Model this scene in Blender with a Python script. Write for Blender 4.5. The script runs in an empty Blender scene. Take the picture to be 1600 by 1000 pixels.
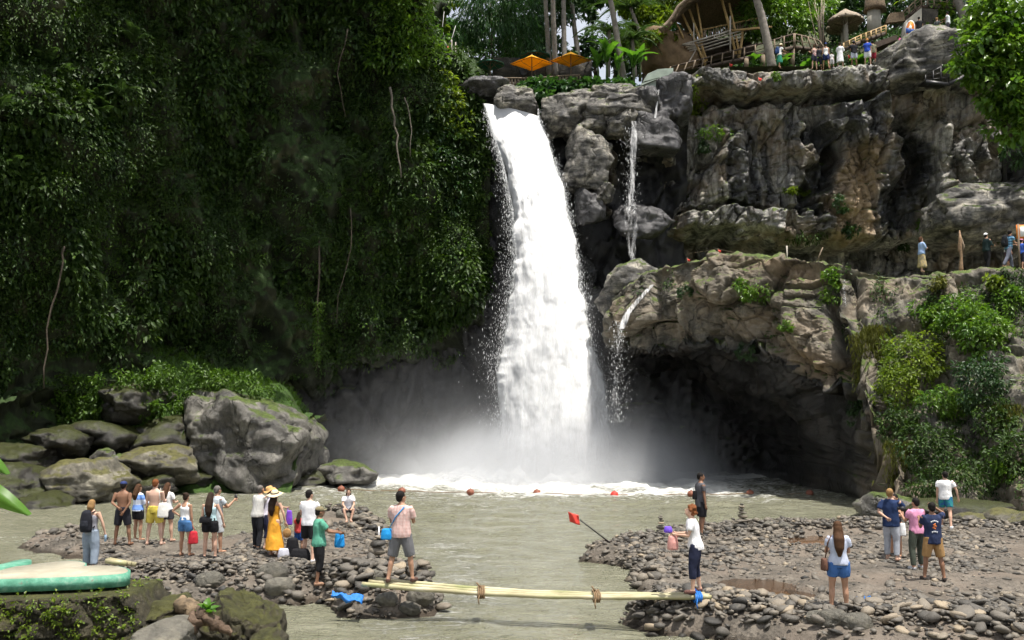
import bpy, bmesh, math, random
import numpy as np
from math import radians, sin, cos, pi
from mathutils import Vector, Matrix

# ------------------------------------------------------------------ camera, sky, sun, exposure
SC = bpy.context.scene
COL = SC.collection
CAM_H = 4.1
PITCH = radians(5.0)
FPX = 1600.0                      # focal length in photograph pixels (1600 wide)
cam_data = bpy.data.cameras.new('camera')
cam_data.sensor_width = 36.0
cam_data.lens = 36.0
cam_data.clip_start = 0.1
cam_data.clip_end = 8000.0
cam = bpy.data.objects.new('camera', cam_data)
cam.location = (0, 0, CAM_H)
cam.rotation_euler = (pi / 2 + PITCH, 0, 0)
COL.objects.link(cam)
SC.camera = cam

SUN_DIR = Vector((0.18, -0.20, 0.955)).normalized()      # towards the sun
elev = math.asin(SUN_DIR.z)
azim = math.atan2(SUN_DIR.x, SUN_DIR.y)
W = bpy.data.worlds.new('World')
SC.world = W
W.use_nodes = True
wn = W.node_tree.nodes
wl = W.node_tree.links
bg = wn['Background']
sky = wn.new('ShaderNodeTexSky')
sky.sky_type = 'NISHITA'
sky.sun_disc = False
sky.sun_elevation = elev
sky.sun_rotation = azim
sky.air_density = 1.0
sky.dust_density = 3.0
sky.ozone_density = 1.0
cl_tc = wn.new('ShaderNodeTexCoord')
cl_no = wn.new('ShaderNodeTexNoise')
cl_no.inputs['Scale'].default_value = 2.2
cl_no.inputs['Detail'].default_value = 5
cl_rp = wn.new('ShaderNodeValToRGB')
cl_rp.color_ramp.elements[0].position = 0.36
cl_rp.color_ramp.elements[1].position = 0.58
cl_mx = wn.new('ShaderNodeMixRGB')
cl_mx.inputs[2].default_value = (7.5, 7.7, 8.0, 1)       # bright tropical cloud, in the sky's own units
wl.new(cl_tc.outputs['Generated'], cl_no.inputs['Vector'])
wl.new(cl_no.outputs['Fac'], cl_rp.inputs['Fac'])
wl.new(cl_rp.outputs['Color'], cl_mx.inputs['Fac'])
wl.new(sky.outputs['Color'], cl_mx.inputs[1])
wl.new(cl_mx.outputs['Color'], bg.inputs['Color'])
bg.inputs['Strength'].default_value = 0.095
sun_data = bpy.data.lights.new('sun', 'SUN')
sun_data.energy = 5.0
sun_data.angle = radians(0.6)
sun_data.color = (1.0, 0.95, 0.87)
sun = bpy.data.objects.new('sun', sun_data)
sun.rotation_euler = (-SUN_DIR).to_track_quat('-Z', 'Y').to_euler()
COL.objects.link(sun)
SC.view_settings.view_transform = 'Standard'
SC.view_settings.look = 'None'
SC.view_settings.exposure = 0.55
SC.view_settings.gamma = 1.0
SC.view_settings.use_curve_mapping = False
SC.cycles.use_denoising = True
SC.cycles.use_adaptive_sampling = True
SC.cycles.adaptive_threshold = 0.04
SC.cycles.adaptive_min_samples = 8
SC.cycles.max_bounces = 5
SC.cycles.diffuse_bounces = 2
SC.cycles.glossy_bounces = 2
SC.cycles.transmission_bounces = 3
SC.cycles.transparent_max_bounces = 16
SC.cycles.volume_bounces = 1
SC.cycles.volume_step_rate = 2.0
SC.cycles.volume_max_steps = 48
SC.cycles.sample_clamp_indirect = 4.0

# ------------------------------------------------------------------ pixel rays -> places in the world
CP, SP = cos(PITCH), sin(PITCH)
def ray(px, py):
    u = (px - 800.0) / FPX
    v = (500.0 - py) / FPX
    return u, CP - v * SP, SP + v * CP
def A(px, py, Y):
    """the place at distance Y (world y) that the photograph shows at px, py"""
    x, y, z = ray(px, py)
    t = Y / y
    return Vector((x * t, Y, CAM_H + z * t))
def G(px, py, z=0.0):
    """the place at height z that the photograph shows at px, py"""
    x, y, zz = ray(px, py)
    t = (z - CAM_H) / zz
    return Vector((x * t, y * t, z))
def proj(p):
    x, y, z = p[0], p[1], p[2] - CAM_H
    d = y * CP + z * SP
    h = -y * SP + z * CP
    return 800 + FPX * x / d, 500 - FPX * h / d

# ------------------------------------------------------------------ noise
rng = np.random.default_rng(7)
random.seed(7)
def _hash(ix, iy, iz, s):
    h = (ix * 374761393 + iy * 668265263 + iz * 2147483647 + s * 1274126177) & 0xFFFFFFFF
    h = ((h ^ (h >> 13)) * 1274126177) & 0xFFFFFFFF
    h = (h ^ (h >> 16)) & 0xFFFFFFFF
    h = (h * 2246822519) & 0xFFFFFFFF
    return ((h ^ (h >> 15)) & 0xFFFFFF) / float(0xFFFFFF)
def vnoise(x, y, z, s=0):
    x, y, z = np.broadcast_arrays(np.asarray(x, float), np.asarray(y, float), np.asarray(z, float))
    ix, iy, iz = np.floor(x).astype(np.int64), np.floor(y).astype(np.int64), np.floor(z).astype(np.int64)
    fx, fy, fz = x - ix, y - iy, z - iz
    fx, fy, fz = [f * f * f * (f * (f * 6 - 15) + 10) for f in (fx, fy, fz)]
    r = 0
    for dx in (0, 1):
        wx = fx if dx else 1 - fx
        for dy in (0, 1):
            wy = fy if dy else 1 - fy
            for dz in (0, 1):
                wz = fz if dz else 1 - fz
                r = r + wx * wy * wz * _hash(ix + dx, iy + dy, iz + dz, s)
    return r * 2 - 1
def fbm(x, y, z, octv=4, s=0, gain=0.5, lac=2.03):
    a, r, f = 1.0, 0, 1.0
    for o in range(octv):
        r = r + a * vnoise(x * f, y * f, z * f, s + o * 17)
        a *= gain
        f *= lac
    return r
def ridged(x, y, z, octv=4, s=0):
    a, r, f = 1.0, 0, 1.0
    for o in range(octv):
        r = r + a * (1 - np.abs(vnoise(x * f, y * f, z * f, s + o * 13)) * 2)
        a *= 0.5
        f *= 2.1
    return r
def voronoi(x, y, z, s=0):
    """F1, F2, cell random, vector to the cell's point"""
    x, y, z = np.broadcast_arrays(np.asarray(x, float), np.asarray(y, float), np.asarray(z, float))
    ix, iy, iz = np.floor(x).astype(np.int64), np.floor(y).astype(np.int64), np.floor(z).astype(np.int64)
    f1 = np.full(x.shape, 9.0); f2 = np.full(x.shape, 9.0)
    idr = np.zeros(x.shape); vx = np.zeros(x.shape); vy = np.zeros(x.shape); vz = np.zeros(x.shape)
    for dx in (-1, 0, 1):
        for dy in (-1, 0, 1):
            for dz in (-1, 0, 1):
                cx, cy, cz = ix + dx, iy + dy, iz + dz
                qx = cx + _hash(cx, cy, cz, s + 1); qy = cy + _hash(cx, cy, cz, s + 2); qz = cz + _hash(cx, cy, cz, s + 3)
                d = np.sqrt((x - qx) ** 2 + (y - qy) ** 2 + (z - qz) ** 2)
                near = d < f1
                f2 = np.where(near, f1, np.minimum(f2, d))
                f1 = np.where(near, d, f1)
                idr = np.where(near, _hash(cx, cy, cz, s + 4), idr)
                vx = np.where(near, x - qx, vx); vy = np.where(near, y - qy, vy); vz = np.where(near, z - qz, vz)
    return f1, f2, idr, vx, vy, vz
def h01(r, k):
    """another random number from a cell's random number"""
    return np.modf(np.abs(np.sin(r * 9973.1 + k * 37.7)) * 4371.3)[0]
def blocks(x, y, z, s, tilt=0.9, crack=0.12):
    """fractured rock: every cell is a tilted facet, its joints recessed; about -0.6..0.6"""
    f1, f2, r, vx, vy, vz = voronoi(x, y, z, s)
    off = (r - 0.5)
    t = tilt * ((h01(r, 1) - 0.5) * vx + (h01(r, 2) - 0.5) * vz + (h01(r, 3) - 0.5) * vy)
    e = np.clip((f2 - f1) / crack, 0, 1)
    return off + t * 2 - (1 - e) * 0.45
def sstep(a, b, x):
    t = np.clip((np.asarray(x, float) - a) / (b - a), 0, 1)
    return t * t * (3 - 2 * t)
def interp(x, pts):
    p = sorted(pts)
    return np.interp(x, [a for a, b in p], [b for a, b in p])
def gauss(x, c, w):
    return np.exp(-((np.asarray(x, float) - c) / w) ** 2)

# ------------------------------------------------------------------ meshes and objects
def link(name, me, m=None, parent=None, smooth=True):
    o = bpy.data.objects.new(name, me)
    COL.objects.link(o)
    if m is not None and not me.materials:
        me.materials.append(m)
    if parent is not None:
        o.parent = parent
    return o
def tag(o, label=None, cat=None, group=None, kind=None):
    if label: o['label'] = label
    if cat: o['category'] = cat
    if group: o['group'] = group
    if kind: o['kind'] = kind
    return o
def empty(name, loc=(0, 0, 0), rz=0.0, label=None, cat=None, group=None):
    o = bpy.data.objects.new(name, None)
    COL.objects.link(o)
    o.location = loc
    o.rotation_euler = (0, 0, rz)
    o.empty_display_size = 0.2
    return tag(o, label, cat, group)
def mesh_np(name, V, F, smooth=True, attrs=None):
    """V (n,3); F (m,3) or (m,4) arrays, or a list of such arrays"""
    V = np.asarray(V, np.float32)
    Fs = F if isinstance(F, list) else [F]
    Fs = [np.asarray(f, np.int32) for f in Fs if len(f)]
    me = bpy.data.meshes.new(name)
    me.vertices.add(len(V))
    me.vertices.foreach_set('co', V.ravel())
    loops = np.concatenate([f.ravel() for f in Fs])
    starts, tot, base = [], [], 0
    for f in Fs:
        k = f.shape[1]
        starts.append(base + np.arange(len(f)) * k)
        tot.append(np.full(len(f), k))
        base += f.size
    starts = np.concatenate(starts).astype(np.int32)
    me.loops.add(len(loops))
    me.loops.foreach_set('vertex_index', loops)
    me.polygons.add(len(starts))
    me.polygons.foreach_set('loop_start', starts)
    me.update(calc_edges=True)
    if smooth:
        me.polygons.foreach_set('use_smooth', np.ones(len(starts), bool))
    for k, a in (attrs or {}).items():
        at = me.attributes.new(k, 'FLOAT', 'POINT')
        at.data.foreach_set('value', np.asarray(a, np.float32).ravel())
    me.validate()
    me.update()
    return me
def grid_faces(nv, nu, off=0, wrap=False):
    i = np.arange(nv - 1)[:, None] * nu
    j = np.arange(nu if wrap else nu - 1)[None, :]
    j2 = (j + 1) % nu
    return (np.stack([i + j, i + j2, i + nu + j2, i + nu + j], -1).reshape(-1, 4) + off)
def grid_mesh(name, P, attrs=None, smooth=True, flip=False, wrap=False):
    nv, nu = P.shape[:2]
    F = grid_faces(nv, nu, 0, wrap)
    if flip:
        F = F[:, ::-1]
    return mesh_np(name, P.reshape(-1, 3), F, smooth, attrs)
def grid_normals(P):
    du = np.gradient(P, axis=1)
    dv = np.gradient(P, axis=0)
    n = np.cross(du, dv)
    return n / (np.linalg.norm(n, axis=-1, keepdims=True) + 1e-9)

class MB:
    """collects simple solids; build() links them as one mesh object"""
    def __init__(self):
        self.V, self.Q, self.T, self.n = [], [], [], 0
    def add(self, V, Q=None, T=None):
        V = np.asarray(V, float)
        if Q is not None and len(Q): self.Q.append(np.asarray(Q, int) + self.n)
        if T is not None and len(T): self.T.append(np.asarray(T, int) + self.n)
        self.V.append(V)
        self.n += len(V)
        return self
    def box(self, c, s, rz=0.0, rx=0.0, ry=0.0, jit=0.0):
        v = np.array([[x, y, z] for x in (-.5, .5) for y in (-.5, .5) for z in (-.5, .5)]) * np.array(s)
        if jit: v += rng.normal(0, jit, v.shape)
        M = np.array((Matrix.Rotation(rz, 3, 'Z') @ Matrix.Rotation(ry, 3, 'Y') @ Matrix.Rotation(rx, 3, 'X')))
        v = v @ M.T + np.array(c)
        return self.add(v, [[0, 1, 3, 2], [4, 6, 7, 5], [0, 4, 5, 1], [2, 3, 7, 6], [0, 2, 6, 4], [1, 5, 7, 3]])
    def beam(self, a, b, w, h, up=(0, 0, 1)):
        a, b = Vector(a), Vector(b)
        d = (b - a)
        L = d.length
        d.normalize()
        s = d.cross(Vector(up))
        if s.length < 1e-4: s = d.cross(Vector((1, 0, 0)))
        s.normalize()
        u = s.cross(d)
        v = []
        for p in (a, b):
            for i, j in ((-1, -1), (1, -1), (1, 1), (-1, 1)):
                v.append(p + s * (i * w / 2) + u * (j * h / 2))
        return self.add([tuple(x) for x in v], [[3, 2, 1, 0], [4, 5, 6, 7], [0, 1, 5, 4], [1, 2, 6, 5], [2, 3, 7, 6], [3, 0, 4, 7]])
    def tube(self, pts, rad, seg=8, cap=True, flat=1.0):
        pts = [Vector(p) for p in pts]
        n = len(pts)
        if not hasattr(rad, '__len__'): rad = [rad] * n
        V = []
        up = None
        for i in range(n):
            d = (pts[min(i + 1, n - 1)] - pts[max(i - 1, 0)])
            if d.length < 1e-9: d = Vector((0, 0, 1))
            d.normalize()
            if up is None:
                up = d.cross(Vector((0.3, 1, 0.1)))
                if up.length < 1e-3: up = d.cross(Vector((1, 0, 0)))
            up = up - d * up.dot(d)
            if up.length < 1e-6: up = d.orthogonal()
            up.normalize()
            s = d.cross(up)
            for k in range(seg):
                t = 2 * pi * k / seg
                V.append(pts[i] + (up * cos(t) + s * (sin(t) * flat)) * rad[i])
        V = [tuple(v) for v in V]
        F = grid_faces(n, seg, 0, True)
        T = []
        if cap:
            V.append(tuple(pts[0])); V.append(tuple(pts[-1]))
            a, b = len(V) - 2, len(V) - 1
            for k in range(seg):
                T.append([a, (k + 1) % seg, k])
                T.append([b, (n - 1) * seg + k, (n - 1) * seg + (k + 1) % seg])
        return self.add(V, F, T)
    def loft(self, secs, seg=14):
        """secs: (cx, cy, cz, rx, ry) horizontal ellipses from bottom to top, capped flat"""
        V = []
        for (cx, cy, cz, rx, ry) in secs:
            for k in range(seg):
                t = 2 * pi * k / seg
                V.append((cx + rx * cos(t), cy + ry * sin(t), cz))
        n = len(secs)
        V.append(tuple(secs[0][:3])); V.append(tuple(secs[-1][:3]))
        T = []
        for k in range(seg):
            T.append([n * seg, (k + 1) % seg, k])
            T.append([n * seg + 1, (n - 1) * seg + k, (n - 1) * seg + (k + 1) % seg])
        return self.add(V, grid_faces(n, seg, 0, True), T)
    def ball(self, c, r, nu=12, nv=8, rot=None):
        r = np.array(r if hasattr(r, '__len__') else (r, r, r), float)
        V = [(0, 0, -1)]
        for i in range(1, nv):
            p = -pi / 2 + pi * i / nv
            for k in range(nu):
                t = 2 * pi * k / nu
                V.append((cos(p) * cos(t), cos(p) * sin(t), sin(p)))
        V.append((0, 0, 1))
        V = np.array(V) * r
        if rot is not None:
            V = V @ np.array(rot).T
        V = V + np.array(c)
        F = grid_faces(nv - 1, nu, 1, True)
        L = len(V) - 1
        T = []
        for k in range(nu):
            T.append([0, 1 + (k + 1) % nu, 1 + k])
            T.append([L, L - nu + k, L - nu + (k + 1) % nu])
        return self.add(V, F, T)
    def prism(self, poly, z0, z1):
        """poly: (x, y) outline, counter-clockwise"""
        n = len(poly)
        V = [(x, y, z0) for x, y in poly] + [(x, y, z1) for x, y in poly]
        cx = sum(p[0] for p in poly) / n; cy = sum(p[1] for p in poly) / n
        V += [(cx, cy, z0), (cx, cy, z1)]
        Q = [[i, (i + 1) % n, n + (i + 1) % n, n + i] for i in range(n)]
        T = [[2 * n, (i + 1) % n, i] for i in range(n)] + [[2 * n + 1, n + i, n + (i + 1) % n] for i in range(n)]
        return self.add(V, Q, T)
    def mesh(self, name, smooth=False, attrs=None):
        F = []
        if self.Q: F.append(np.concatenate(self.Q))
        if self.T: F.append(np.concatenate(self.T))
        return mesh_np(name, np.concatenate(self.V), F, smooth, attrs)
    def build(self, name, m, parent=None, smooth=False):
        return link(name, self.mesh(name, smooth), m, parent)

# ------------------------------------------------------------------ materials
class NT:
    def __init__(self, name):
        self.m = bpy.data.materials.new(name)
        self.m.use_nodes = True
        self.t = self.m.node_tree
        self.b = self.t.nodes['Principled BSDF']
        self.out = self.t.nodes['Material Output']
        tc = self.t.nodes.new('ShaderNodeTexCoord')
        self.co = tc.outputs['Object']
    def n(self, typ, **kw):
        x = self.t.nodes.new(typ)
        for k, v in kw.items():
            setattr(x, k, v)
        return x
    def l(self, a, b):
        self.t.links.new(a, b)
    def mapped(self, scale, co=None):
        mp = self.n('ShaderNodeMapping')
        mp.inputs['Scale'].default_value = scale if hasattr(scale, '__len__') else (scale,) * 3
        self.l(co or self.co, mp.inputs['Vector'])
        return mp.outputs['Vector']
    def noise(self, scale, detail=4, rough=0.55, vec=None, dist=0.0):
        x = self.n('ShaderNodeTexNoise')
        x.inputs['Scale'].default_value = scale
        x.inputs['Detail'].default_value = detail
        x.inputs['Roughness'].default_value = rough
        x.inputs['Distortion'].default_value = dist
        self.l(vec or self.co, x.inputs['Vector'])
        return x.outputs['Fac']
    def ramp(self, fac, stops, interp='LINEAR'):
        r = self.n('ShaderNodeValToRGB')
        cr = r.color_ramp
        cr.interpolation = interp
        while len(cr.elements) < len(stops): cr.elements.new(0.5)
        for e, (p, c) in zip(cr.elements, stops):
            e.position = p
            e.color = (tuple(c) + (1,)) if hasattr(c, '__len__') else (c, c, c, 1)
        self.l(fac, r.inputs['Fac'])
        return r.outputs['Color']
    def mix(self, fac, a, b, mode='MIX'):
        x = self.n('ShaderNodeMixRGB', blend_type=mode)
        for i, v in ((0, fac), (1, a), (2, b)):
            if isinstance(v, (int, float)):
                x.inputs[i].default_value = v if i == 0 else (v, v, v, 1)
            elif isinstance(v, tuple):
                x.inputs[i].default_value = v + (1,)
            else:
                self.l(v, x.inputs[i])
        return x.outputs['Color']
    def math(self, op, a, b=0.0, clamp=False):
        x = self.n('ShaderNodeMath', operation=op, use_clamp=clamp)
        for i, v in ((0, a), (1, b)):
            if isinstance(v, (int, float)): x.inputs[i].default_value = v
            else: self.l(v, x.inputs[i])
        return x.outputs['Value']
    def attr(self, name):
        x = self.n('ShaderNodeAttribute', attribute_name=name)
        return x.outputs['Fac']
    def normal_z(self):
        g = self.n('ShaderNodeNewGeometry')
        s = self.n('ShaderNodeSeparateXYZ')
        self.l(g.outputs['Normal'], s.inputs[0])
        return s.outputs['Z']
    def pos(self):
        g = self.n('ShaderNodeNewGeometry')
        s = self.n('ShaderNodeSeparateXYZ')
        self.l(g.outputs['Position'], s.inputs[0])
        return s.outputs
    def orand(self):
        return self.n('ShaderNodeObjectInfo').outputs['Random']
    def bump(self, h, strength, dist=0.1):
        x = self.n('ShaderNodeBump')
        x.inputs['Strength'].default_value = strength
        x.inputs['Distance'].default_value = dist
        self.l(h, x.inputs['Height'])
        self.l(x.outputs['Normal'], self.b.inputs['Normal'])
    def base(self, c):
        if isinstance(c, tuple): self.b.inputs['Base Color'].default_value = c + (1,)
        else: self.l(c, self.b.inputs['Base Color'])
    def rough(self, r):
        if isinstance(r, (int, float)): self.b.inputs['Roughness'].default_value = r
        else: self.l(r, self.b.inputs['Roughness'])
    def spec(self, s):
        self.b.inputs['Specular IOR Level'].default_value = s

def simple(name, col, rough=0.7, var=0.25, scale=6.0, bump=0.0, bscale=40.0, metal=0.0, spec=0.4, orand=0.0):
    t = NT(name)
    a = tuple(max(0, c * (1 - var)) for c in col)
    b = tuple(min(1, c * (1 + var)) for c in col)
    c = t.ramp(t.noise(scale, 5, 0.6), [(0.3, a), (0.7, b)])
    if orand:
        c = t.mix(1.0, c, t.ramp(t.orand(), [(0, 1 - orand), (1, 1 + orand)]), 'MULTIPLY')
    t.base(c)
    t.rough(rough)
    t.spec(spec)
    t.b.inputs['Metallic'].default_value = metal
    if bump:
        t.bump(t.noise(bscale, 4), bump, 0.02)
    return t.m

def leaf_mat(name, dark, mid, light, trans=0.35, rough=0.45, patch=0.5):
    """leaf colour varies leaf by leaf (tint) and plant by plant (patch noise)"""
    t = NT(name)
    tint = t.attr('tint')
    c = t.ramp(tint, [(0.0, dark), (0.5, mid), (1.0, light)])
    pn = t.noise(patch, 3)
    c = t.mix(t.math('MULTIPLY', t.ramp(pn, [(0.42, 0), (0.62, 1)]), 0.55), c, tuple(x * y for x, y in zip(mid, (1.35, 1.12, 0.7))))
    t.base(c)
    t.rough(rough)
    t.spec(0.35)
    tr = t.n('ShaderNodeBsdfTranslucent')
    t.l(t.mix(1.0, c, (1.3, 1.35, 0.6), 'MULTIPLY'), tr.inputs['Color'])
    mx = t.n('ShaderNodeMixShader')
    mx.inputs[0].default_value = trans
    t.l(t.b.outputs[0], mx.inputs[1])
    t.l(tr.outputs[0], mx.inputs[2])
    t.l(mx.outputs[0], t.out.inputs['Surface'])
    return t.m

def rock_mat(name, dark, mid, light, scale=0.6, streak=0.5, moss=0.0, moss_col=(0.07, 0.10, 0.018), tan=None, wet=True, rough=0.85, bump=0.8, orand=0.0, stretch=(1, 1, 0.18), crack=0.0):
    t = NT(name)
    n1 = t.noise(scale, 5, 0.62, dist=0.6)
    c = t.ramp(n1, [(0.30, dark), (0.52, mid), (0.75, light)])
    n2 = t.noise(scale * 7, 4, 0.7)
    c = t.mix(0.55, c, t.ramp(n2, [(0.3, 0.45), (0.7, 1.45)]), 'MULTIPLY')
    if streak:
        st = t.noise(1.7, 4, 0.62, t.mapped(stretch), 0.3)
        c = t.mix(streak, c, t.ramp(st, [(0.34, 0.20), (0.46, 0.85), (0.58, 1.9), (0.66, 1.2), (0.74, 0.5)]), 'MULTIPLY')
    if tan:
        pf = t.ramp(t.noise(0.35, 3, 0.6, dist=0.5), [(0.50, 0), (0.62, 1)])
        c = t.mix(t.math('MULTIPLY', pf, 0.45), c, tan)
        at = t.attr('tan')
        c = t.mix(t.math('MULTIPLY', at, 0.85), c, t.mix(t.ramp(n2, [(0.35, 0), (0.65, 1)]), tan, tuple(x * 1.5 for x in tan)))
    rr = rough
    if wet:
        w = t.attr('wet')  # real wetness, plus shade painted into cliff recesses and the cave
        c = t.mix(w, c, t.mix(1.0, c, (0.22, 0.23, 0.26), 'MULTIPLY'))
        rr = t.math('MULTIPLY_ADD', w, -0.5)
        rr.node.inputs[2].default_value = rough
    if moss:
        mz = t.math('ADD', t.math('MULTIPLY', t.normal_z(), 0.55), t.noise(1.1, 4, 0.7))
        mf = t.ramp(mz, [(0.98 - moss * 0.4, 0), (1.10 - moss * 0.4, 1)])
        mc = t.ramp(t.noise(6, 4), [(0.3, tuple(x * 0.5 for x in moss_col)), (0.7, tuple(x * 1.4 for x in moss_col))])
        c = t.mix(mf, c, mc)
    if orand:
        c = t.mix(1.0, c, t.ramp(t.orand(), [(0, 1 - orand), (1, 1 + orand)]), 'MULTIPLY')
    t.base(c)
    t.rough(rr)
    t.spec(0.4)
    hb = t.noise(scale * 6, 6, 0.72)
    if crack:                                        # joints: warped cell edges, dark and recessed
        wv = t.n('ShaderNodeVectorMath', operation='ADD')
        nv_ = t.n('ShaderNodeTexNoise'); nv_.inputs['Scale'].default_value = 1.3; nv_.inputs['Detail'].default_value = 3
        sc_ = t.n('ShaderNodeVectorMath', operation='SCALE'); sc_.inputs['Scale'].default_value = 1.1
        t.l(t.co, nv_.inputs['Vector']); t.l(nv_.outputs['Color'], sc_.inputs[0]); t.l(t.mapped((1, 1, 0.6)), wv.inputs[0]); t.l(sc_.outputs[0], wv.inputs[1])
        vo = t.n('ShaderNodeTexVoronoi', feature='DISTANCE_TO_EDGE'); vo.inputs['Scale'].default_value = crack
        t.l(wv.outputs[0], vo.inputs['Vector'])
        ck = t.ramp(vo.outputs['Distance'], [(0.0, 0.0), (0.035, 0.75), (0.09, 1.0)])
        gate = t.ramp(t.noise(0.9, 2), [(0.42, 1), (0.55, 0)])
        ck = t.mix(gate, ck, 1.0)
        c = t.mix(1.0, c, t.ramp(ck, [(0, 0.28), (1, 1)]), 'MULTIPLY')
        t.base(c)
        hb = t.math('ADD', hb, t.math('MULTIPLY', ck, 0.5))
    t.bump(hb, bump, 0.12)
    return t.m

# ------------------------------------------------------------------ ground, banks, water
def dist_poly(x, y, poly, closed=True):
    """distance to a polyline and, if closed, the sign (+ inside)"""
    x = np.asarray(x, float); y = np.asarray(y, float)
    d = np.full(x.shape, 1e9)
    ins = np.zeros(x.shape, bool)
    n = len(poly)
    for i in range(n if closed else n - 1):
        ax, ay = poly[i]; bx, by = poly[(i + 1) % n]
        ex, ey = bx - ax, by - ay
        t = np.clip(((x - ax) * ex + (y - ay) * ey) / (ex * ex + ey * ey + 1e-12), 0, 1)
        d = np.minimum(d, np.hypot(x - ax - t * ex, y - ay - t * ey))
        if closed:
            c = ((ay > y) != (by > y)) & (x < ex * (y - ay) / (ey if abs(ey) > 1e-12 else 1e-12) + ax)
            ins ^= c
    return np.where(ins, d, -d) if closed else d
def P2(pts, z=0.0):
    return [tuple(G(a, b, z)[:2]) for a, b in pts]
LEFT_BANK = P2([(24, 856), (60, 843), (112, 834), (160, 846), (200, 850), (330, 852), (400, 843), (440, 838), (490, 818),
                (525, 806), (565, 804), (600, 824), (612, 850), (628, 878), (655, 908), (676, 935), (672, 962), (620, 968),
                (560, 966), (500, 940), (450, 948), (390, 946), (300, 950), (180, 950), (140, 900), (132, 874), (60, 864)])
LEFT_FRONT = P2([(200, 925), (300, 925), (400, 930), (460, 925), (520, 935), (600, 945), (650, 940)])
RIGHT_BANK = P2([(916, 876), (960, 853), (1040, 839), (1100, 831), (1180, 827), (1260, 826), (1370, 826), (1420, 814), (1640, 812),
                 (2100, 815), (2300, 1100), (1400, 1040), (1200, 1012), (1060, 992), (992, 975), (1012, 940), (978, 914), (985, 898),
                 (962, 884)])
RIGHT_FRONT = P2([(1000, 965), (1060, 975), (1200, 985), (1400, 1000), (1700, 1040)])
RIGHT_TIP = P2([(930, 874), (1000, 858), (1100, 848), (1250, 842), (1420, 836), (1620, 838)])
PUD = [(P2([(1105, 925), (1150, 905), (1225, 908), (1250, 925), (1225, 948), (1150, 945)], 0.2)),
       (P2([(1222, 842), (1262, 835), (1300, 838), (1318, 846), (1280, 853), (1235, 852)], 0.2)),
       (P2([(1240, 925), (1300, 935), (1360, 958), (1330, 962), (1262, 945)], 0.2))]
def bank_z(x, y):
    dl = dist_poly(x, y, LEFT_BANK)
    dr = dist_poly(x, y, RIGHT_BANK)
    n = fbm(x * 0.5, y * 0.5, 0 * x, 4, 3) * 0.09 + fbm(x * 2.2, y * 2.2, 0 * x, 3, 9) * 0.025
    wob = fbm(x * 0.9, y * 0.9, 0 * x, 3, 21) * 0.35
    hl = 0.20 + n + 0.42 * gauss(dist_poly(x, y, LEFT_FRONT, False), 0, 0.9) + 0.3 * gauss(dist_poly(x, y, P2([(525, 812), (560, 812)]), False), 0, 0.9)
    hr = 0.24 + n + 0.30 * gauss(dist_poly(x, y, RIGHT_FRONT, False), 0, 1.2) + 0.16 * gauss(dist_poly(x, y, RIGHT_TIP, False), 0, 1.6)
    for p in PUD:
        hr = hr - 0.17 * sstep(-0.35, 0.3, dist_poly(x, y, p) + fbm(x * 1.5, y * 1.5, 0 * x, 3, 5) * 0.4)
    zl = -0.8 + sstep(-0.9, 0.45, dl + wob * 0.5) * (0.8 + hl)
    zr = -0.8 + sstep(-0.9, 0.45, dr + wob * 0.5) * (0.8 + hr)
    return np.maximum(zl, zr)
def bz(x, y):
    return float(bank_z(np.array([x]), np.array([y]))[0])
def on_bank(px, py):
    """where the photograph's pixel meets the bank surface"""
    x, y, z = ray(px, py)
    Yr = np.arange(14.0, 46.0, 0.02)
    zr = CAM_H + z / y * Yr
    hit = np.where(zr <= np.maximum(bank_z(x / y * Yr, Yr), -0.05))[0]
    Yh_ = Yr[hit[0]] if len(hit) else 30.0
    return Vector((x / y * Yh_, Yh_, float(bank_z(np.array([x / y * Yh_]), np.array([Yh_]))[0])))

M = {}
t = NT('river gravel')
n1 = t.noise(1.1, 7, 0.62)
c = t.ramp(n1, [(0.32, (0.058, 0.051, 0.042)), (0.5, (0.112, 0.096, 0.078)), (0.68, (0.17, 0.147, 0.12))])
v = t.n('ShaderNodeTexVoronoi'); v.inputs['Scale'].default_value = 17; t.l(t.co, v.inputs['Vector'])
c = t.mix(0.6, c, t.ramp(v.outputs['Color'], [(0.0, 0.4), (1.0, 1.6)]), 'MULTIPLY')
c = t.mix(t.math('MULTIPLY', t.ramp(t.noise(0.45, 3), [(0.5, 0), (0.6, 1)]), 0.55), c, (0.17, 0.135, 0.105))
z = t.pos()['Z']
c = t.mix(t.ramp(t.math('ADD', z, t.math('MULTIPLY', t.noise(2.0, 3), 0.1)), [(0.10, 1), (0.2, 0)]), c, t.mix(1.0, c, (0.36, 0.33, 0.29), 'MULTIPLY'))
t.base(c); t.rough(0.8); t.spec(0.3)
t.bump(t.math('ADD', v.outputs['Distance'], t.noise(60, 3)), 0.6, 0.03)
M['gravel'] = t.m

M['silt'] = simple('river silt', (0.06, 0.05, 0.035), 0.9, 0.3, 0.5)
mb = MB(); mb.add([(-3000, -3000, -1.6), (3000, -3000, -1.6), (3000, 3000, -1.6), (-3000, 3000, -1.6)], [[0, 1, 2, 3]])
tag(mb.build('ground', M['silt']), 'dark silt ground under the river and jungle', 'ground', kind='structure')

xs = np.arange(-21, 30.01, 0.12); ys = np.arange(15.5, 42.0, 0.12)
X, Yg = np.meshgrid(xs, ys)
Zb = bank_z(X, Yg)
tag(link('gravel_bank', grid_mesh('gravel_bank', np.stack([X, Yg, Zb], -1)), M['gravel']), 'grey gravel banks on both sides of the river outlet', 'river bank', kind='structure')

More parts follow.
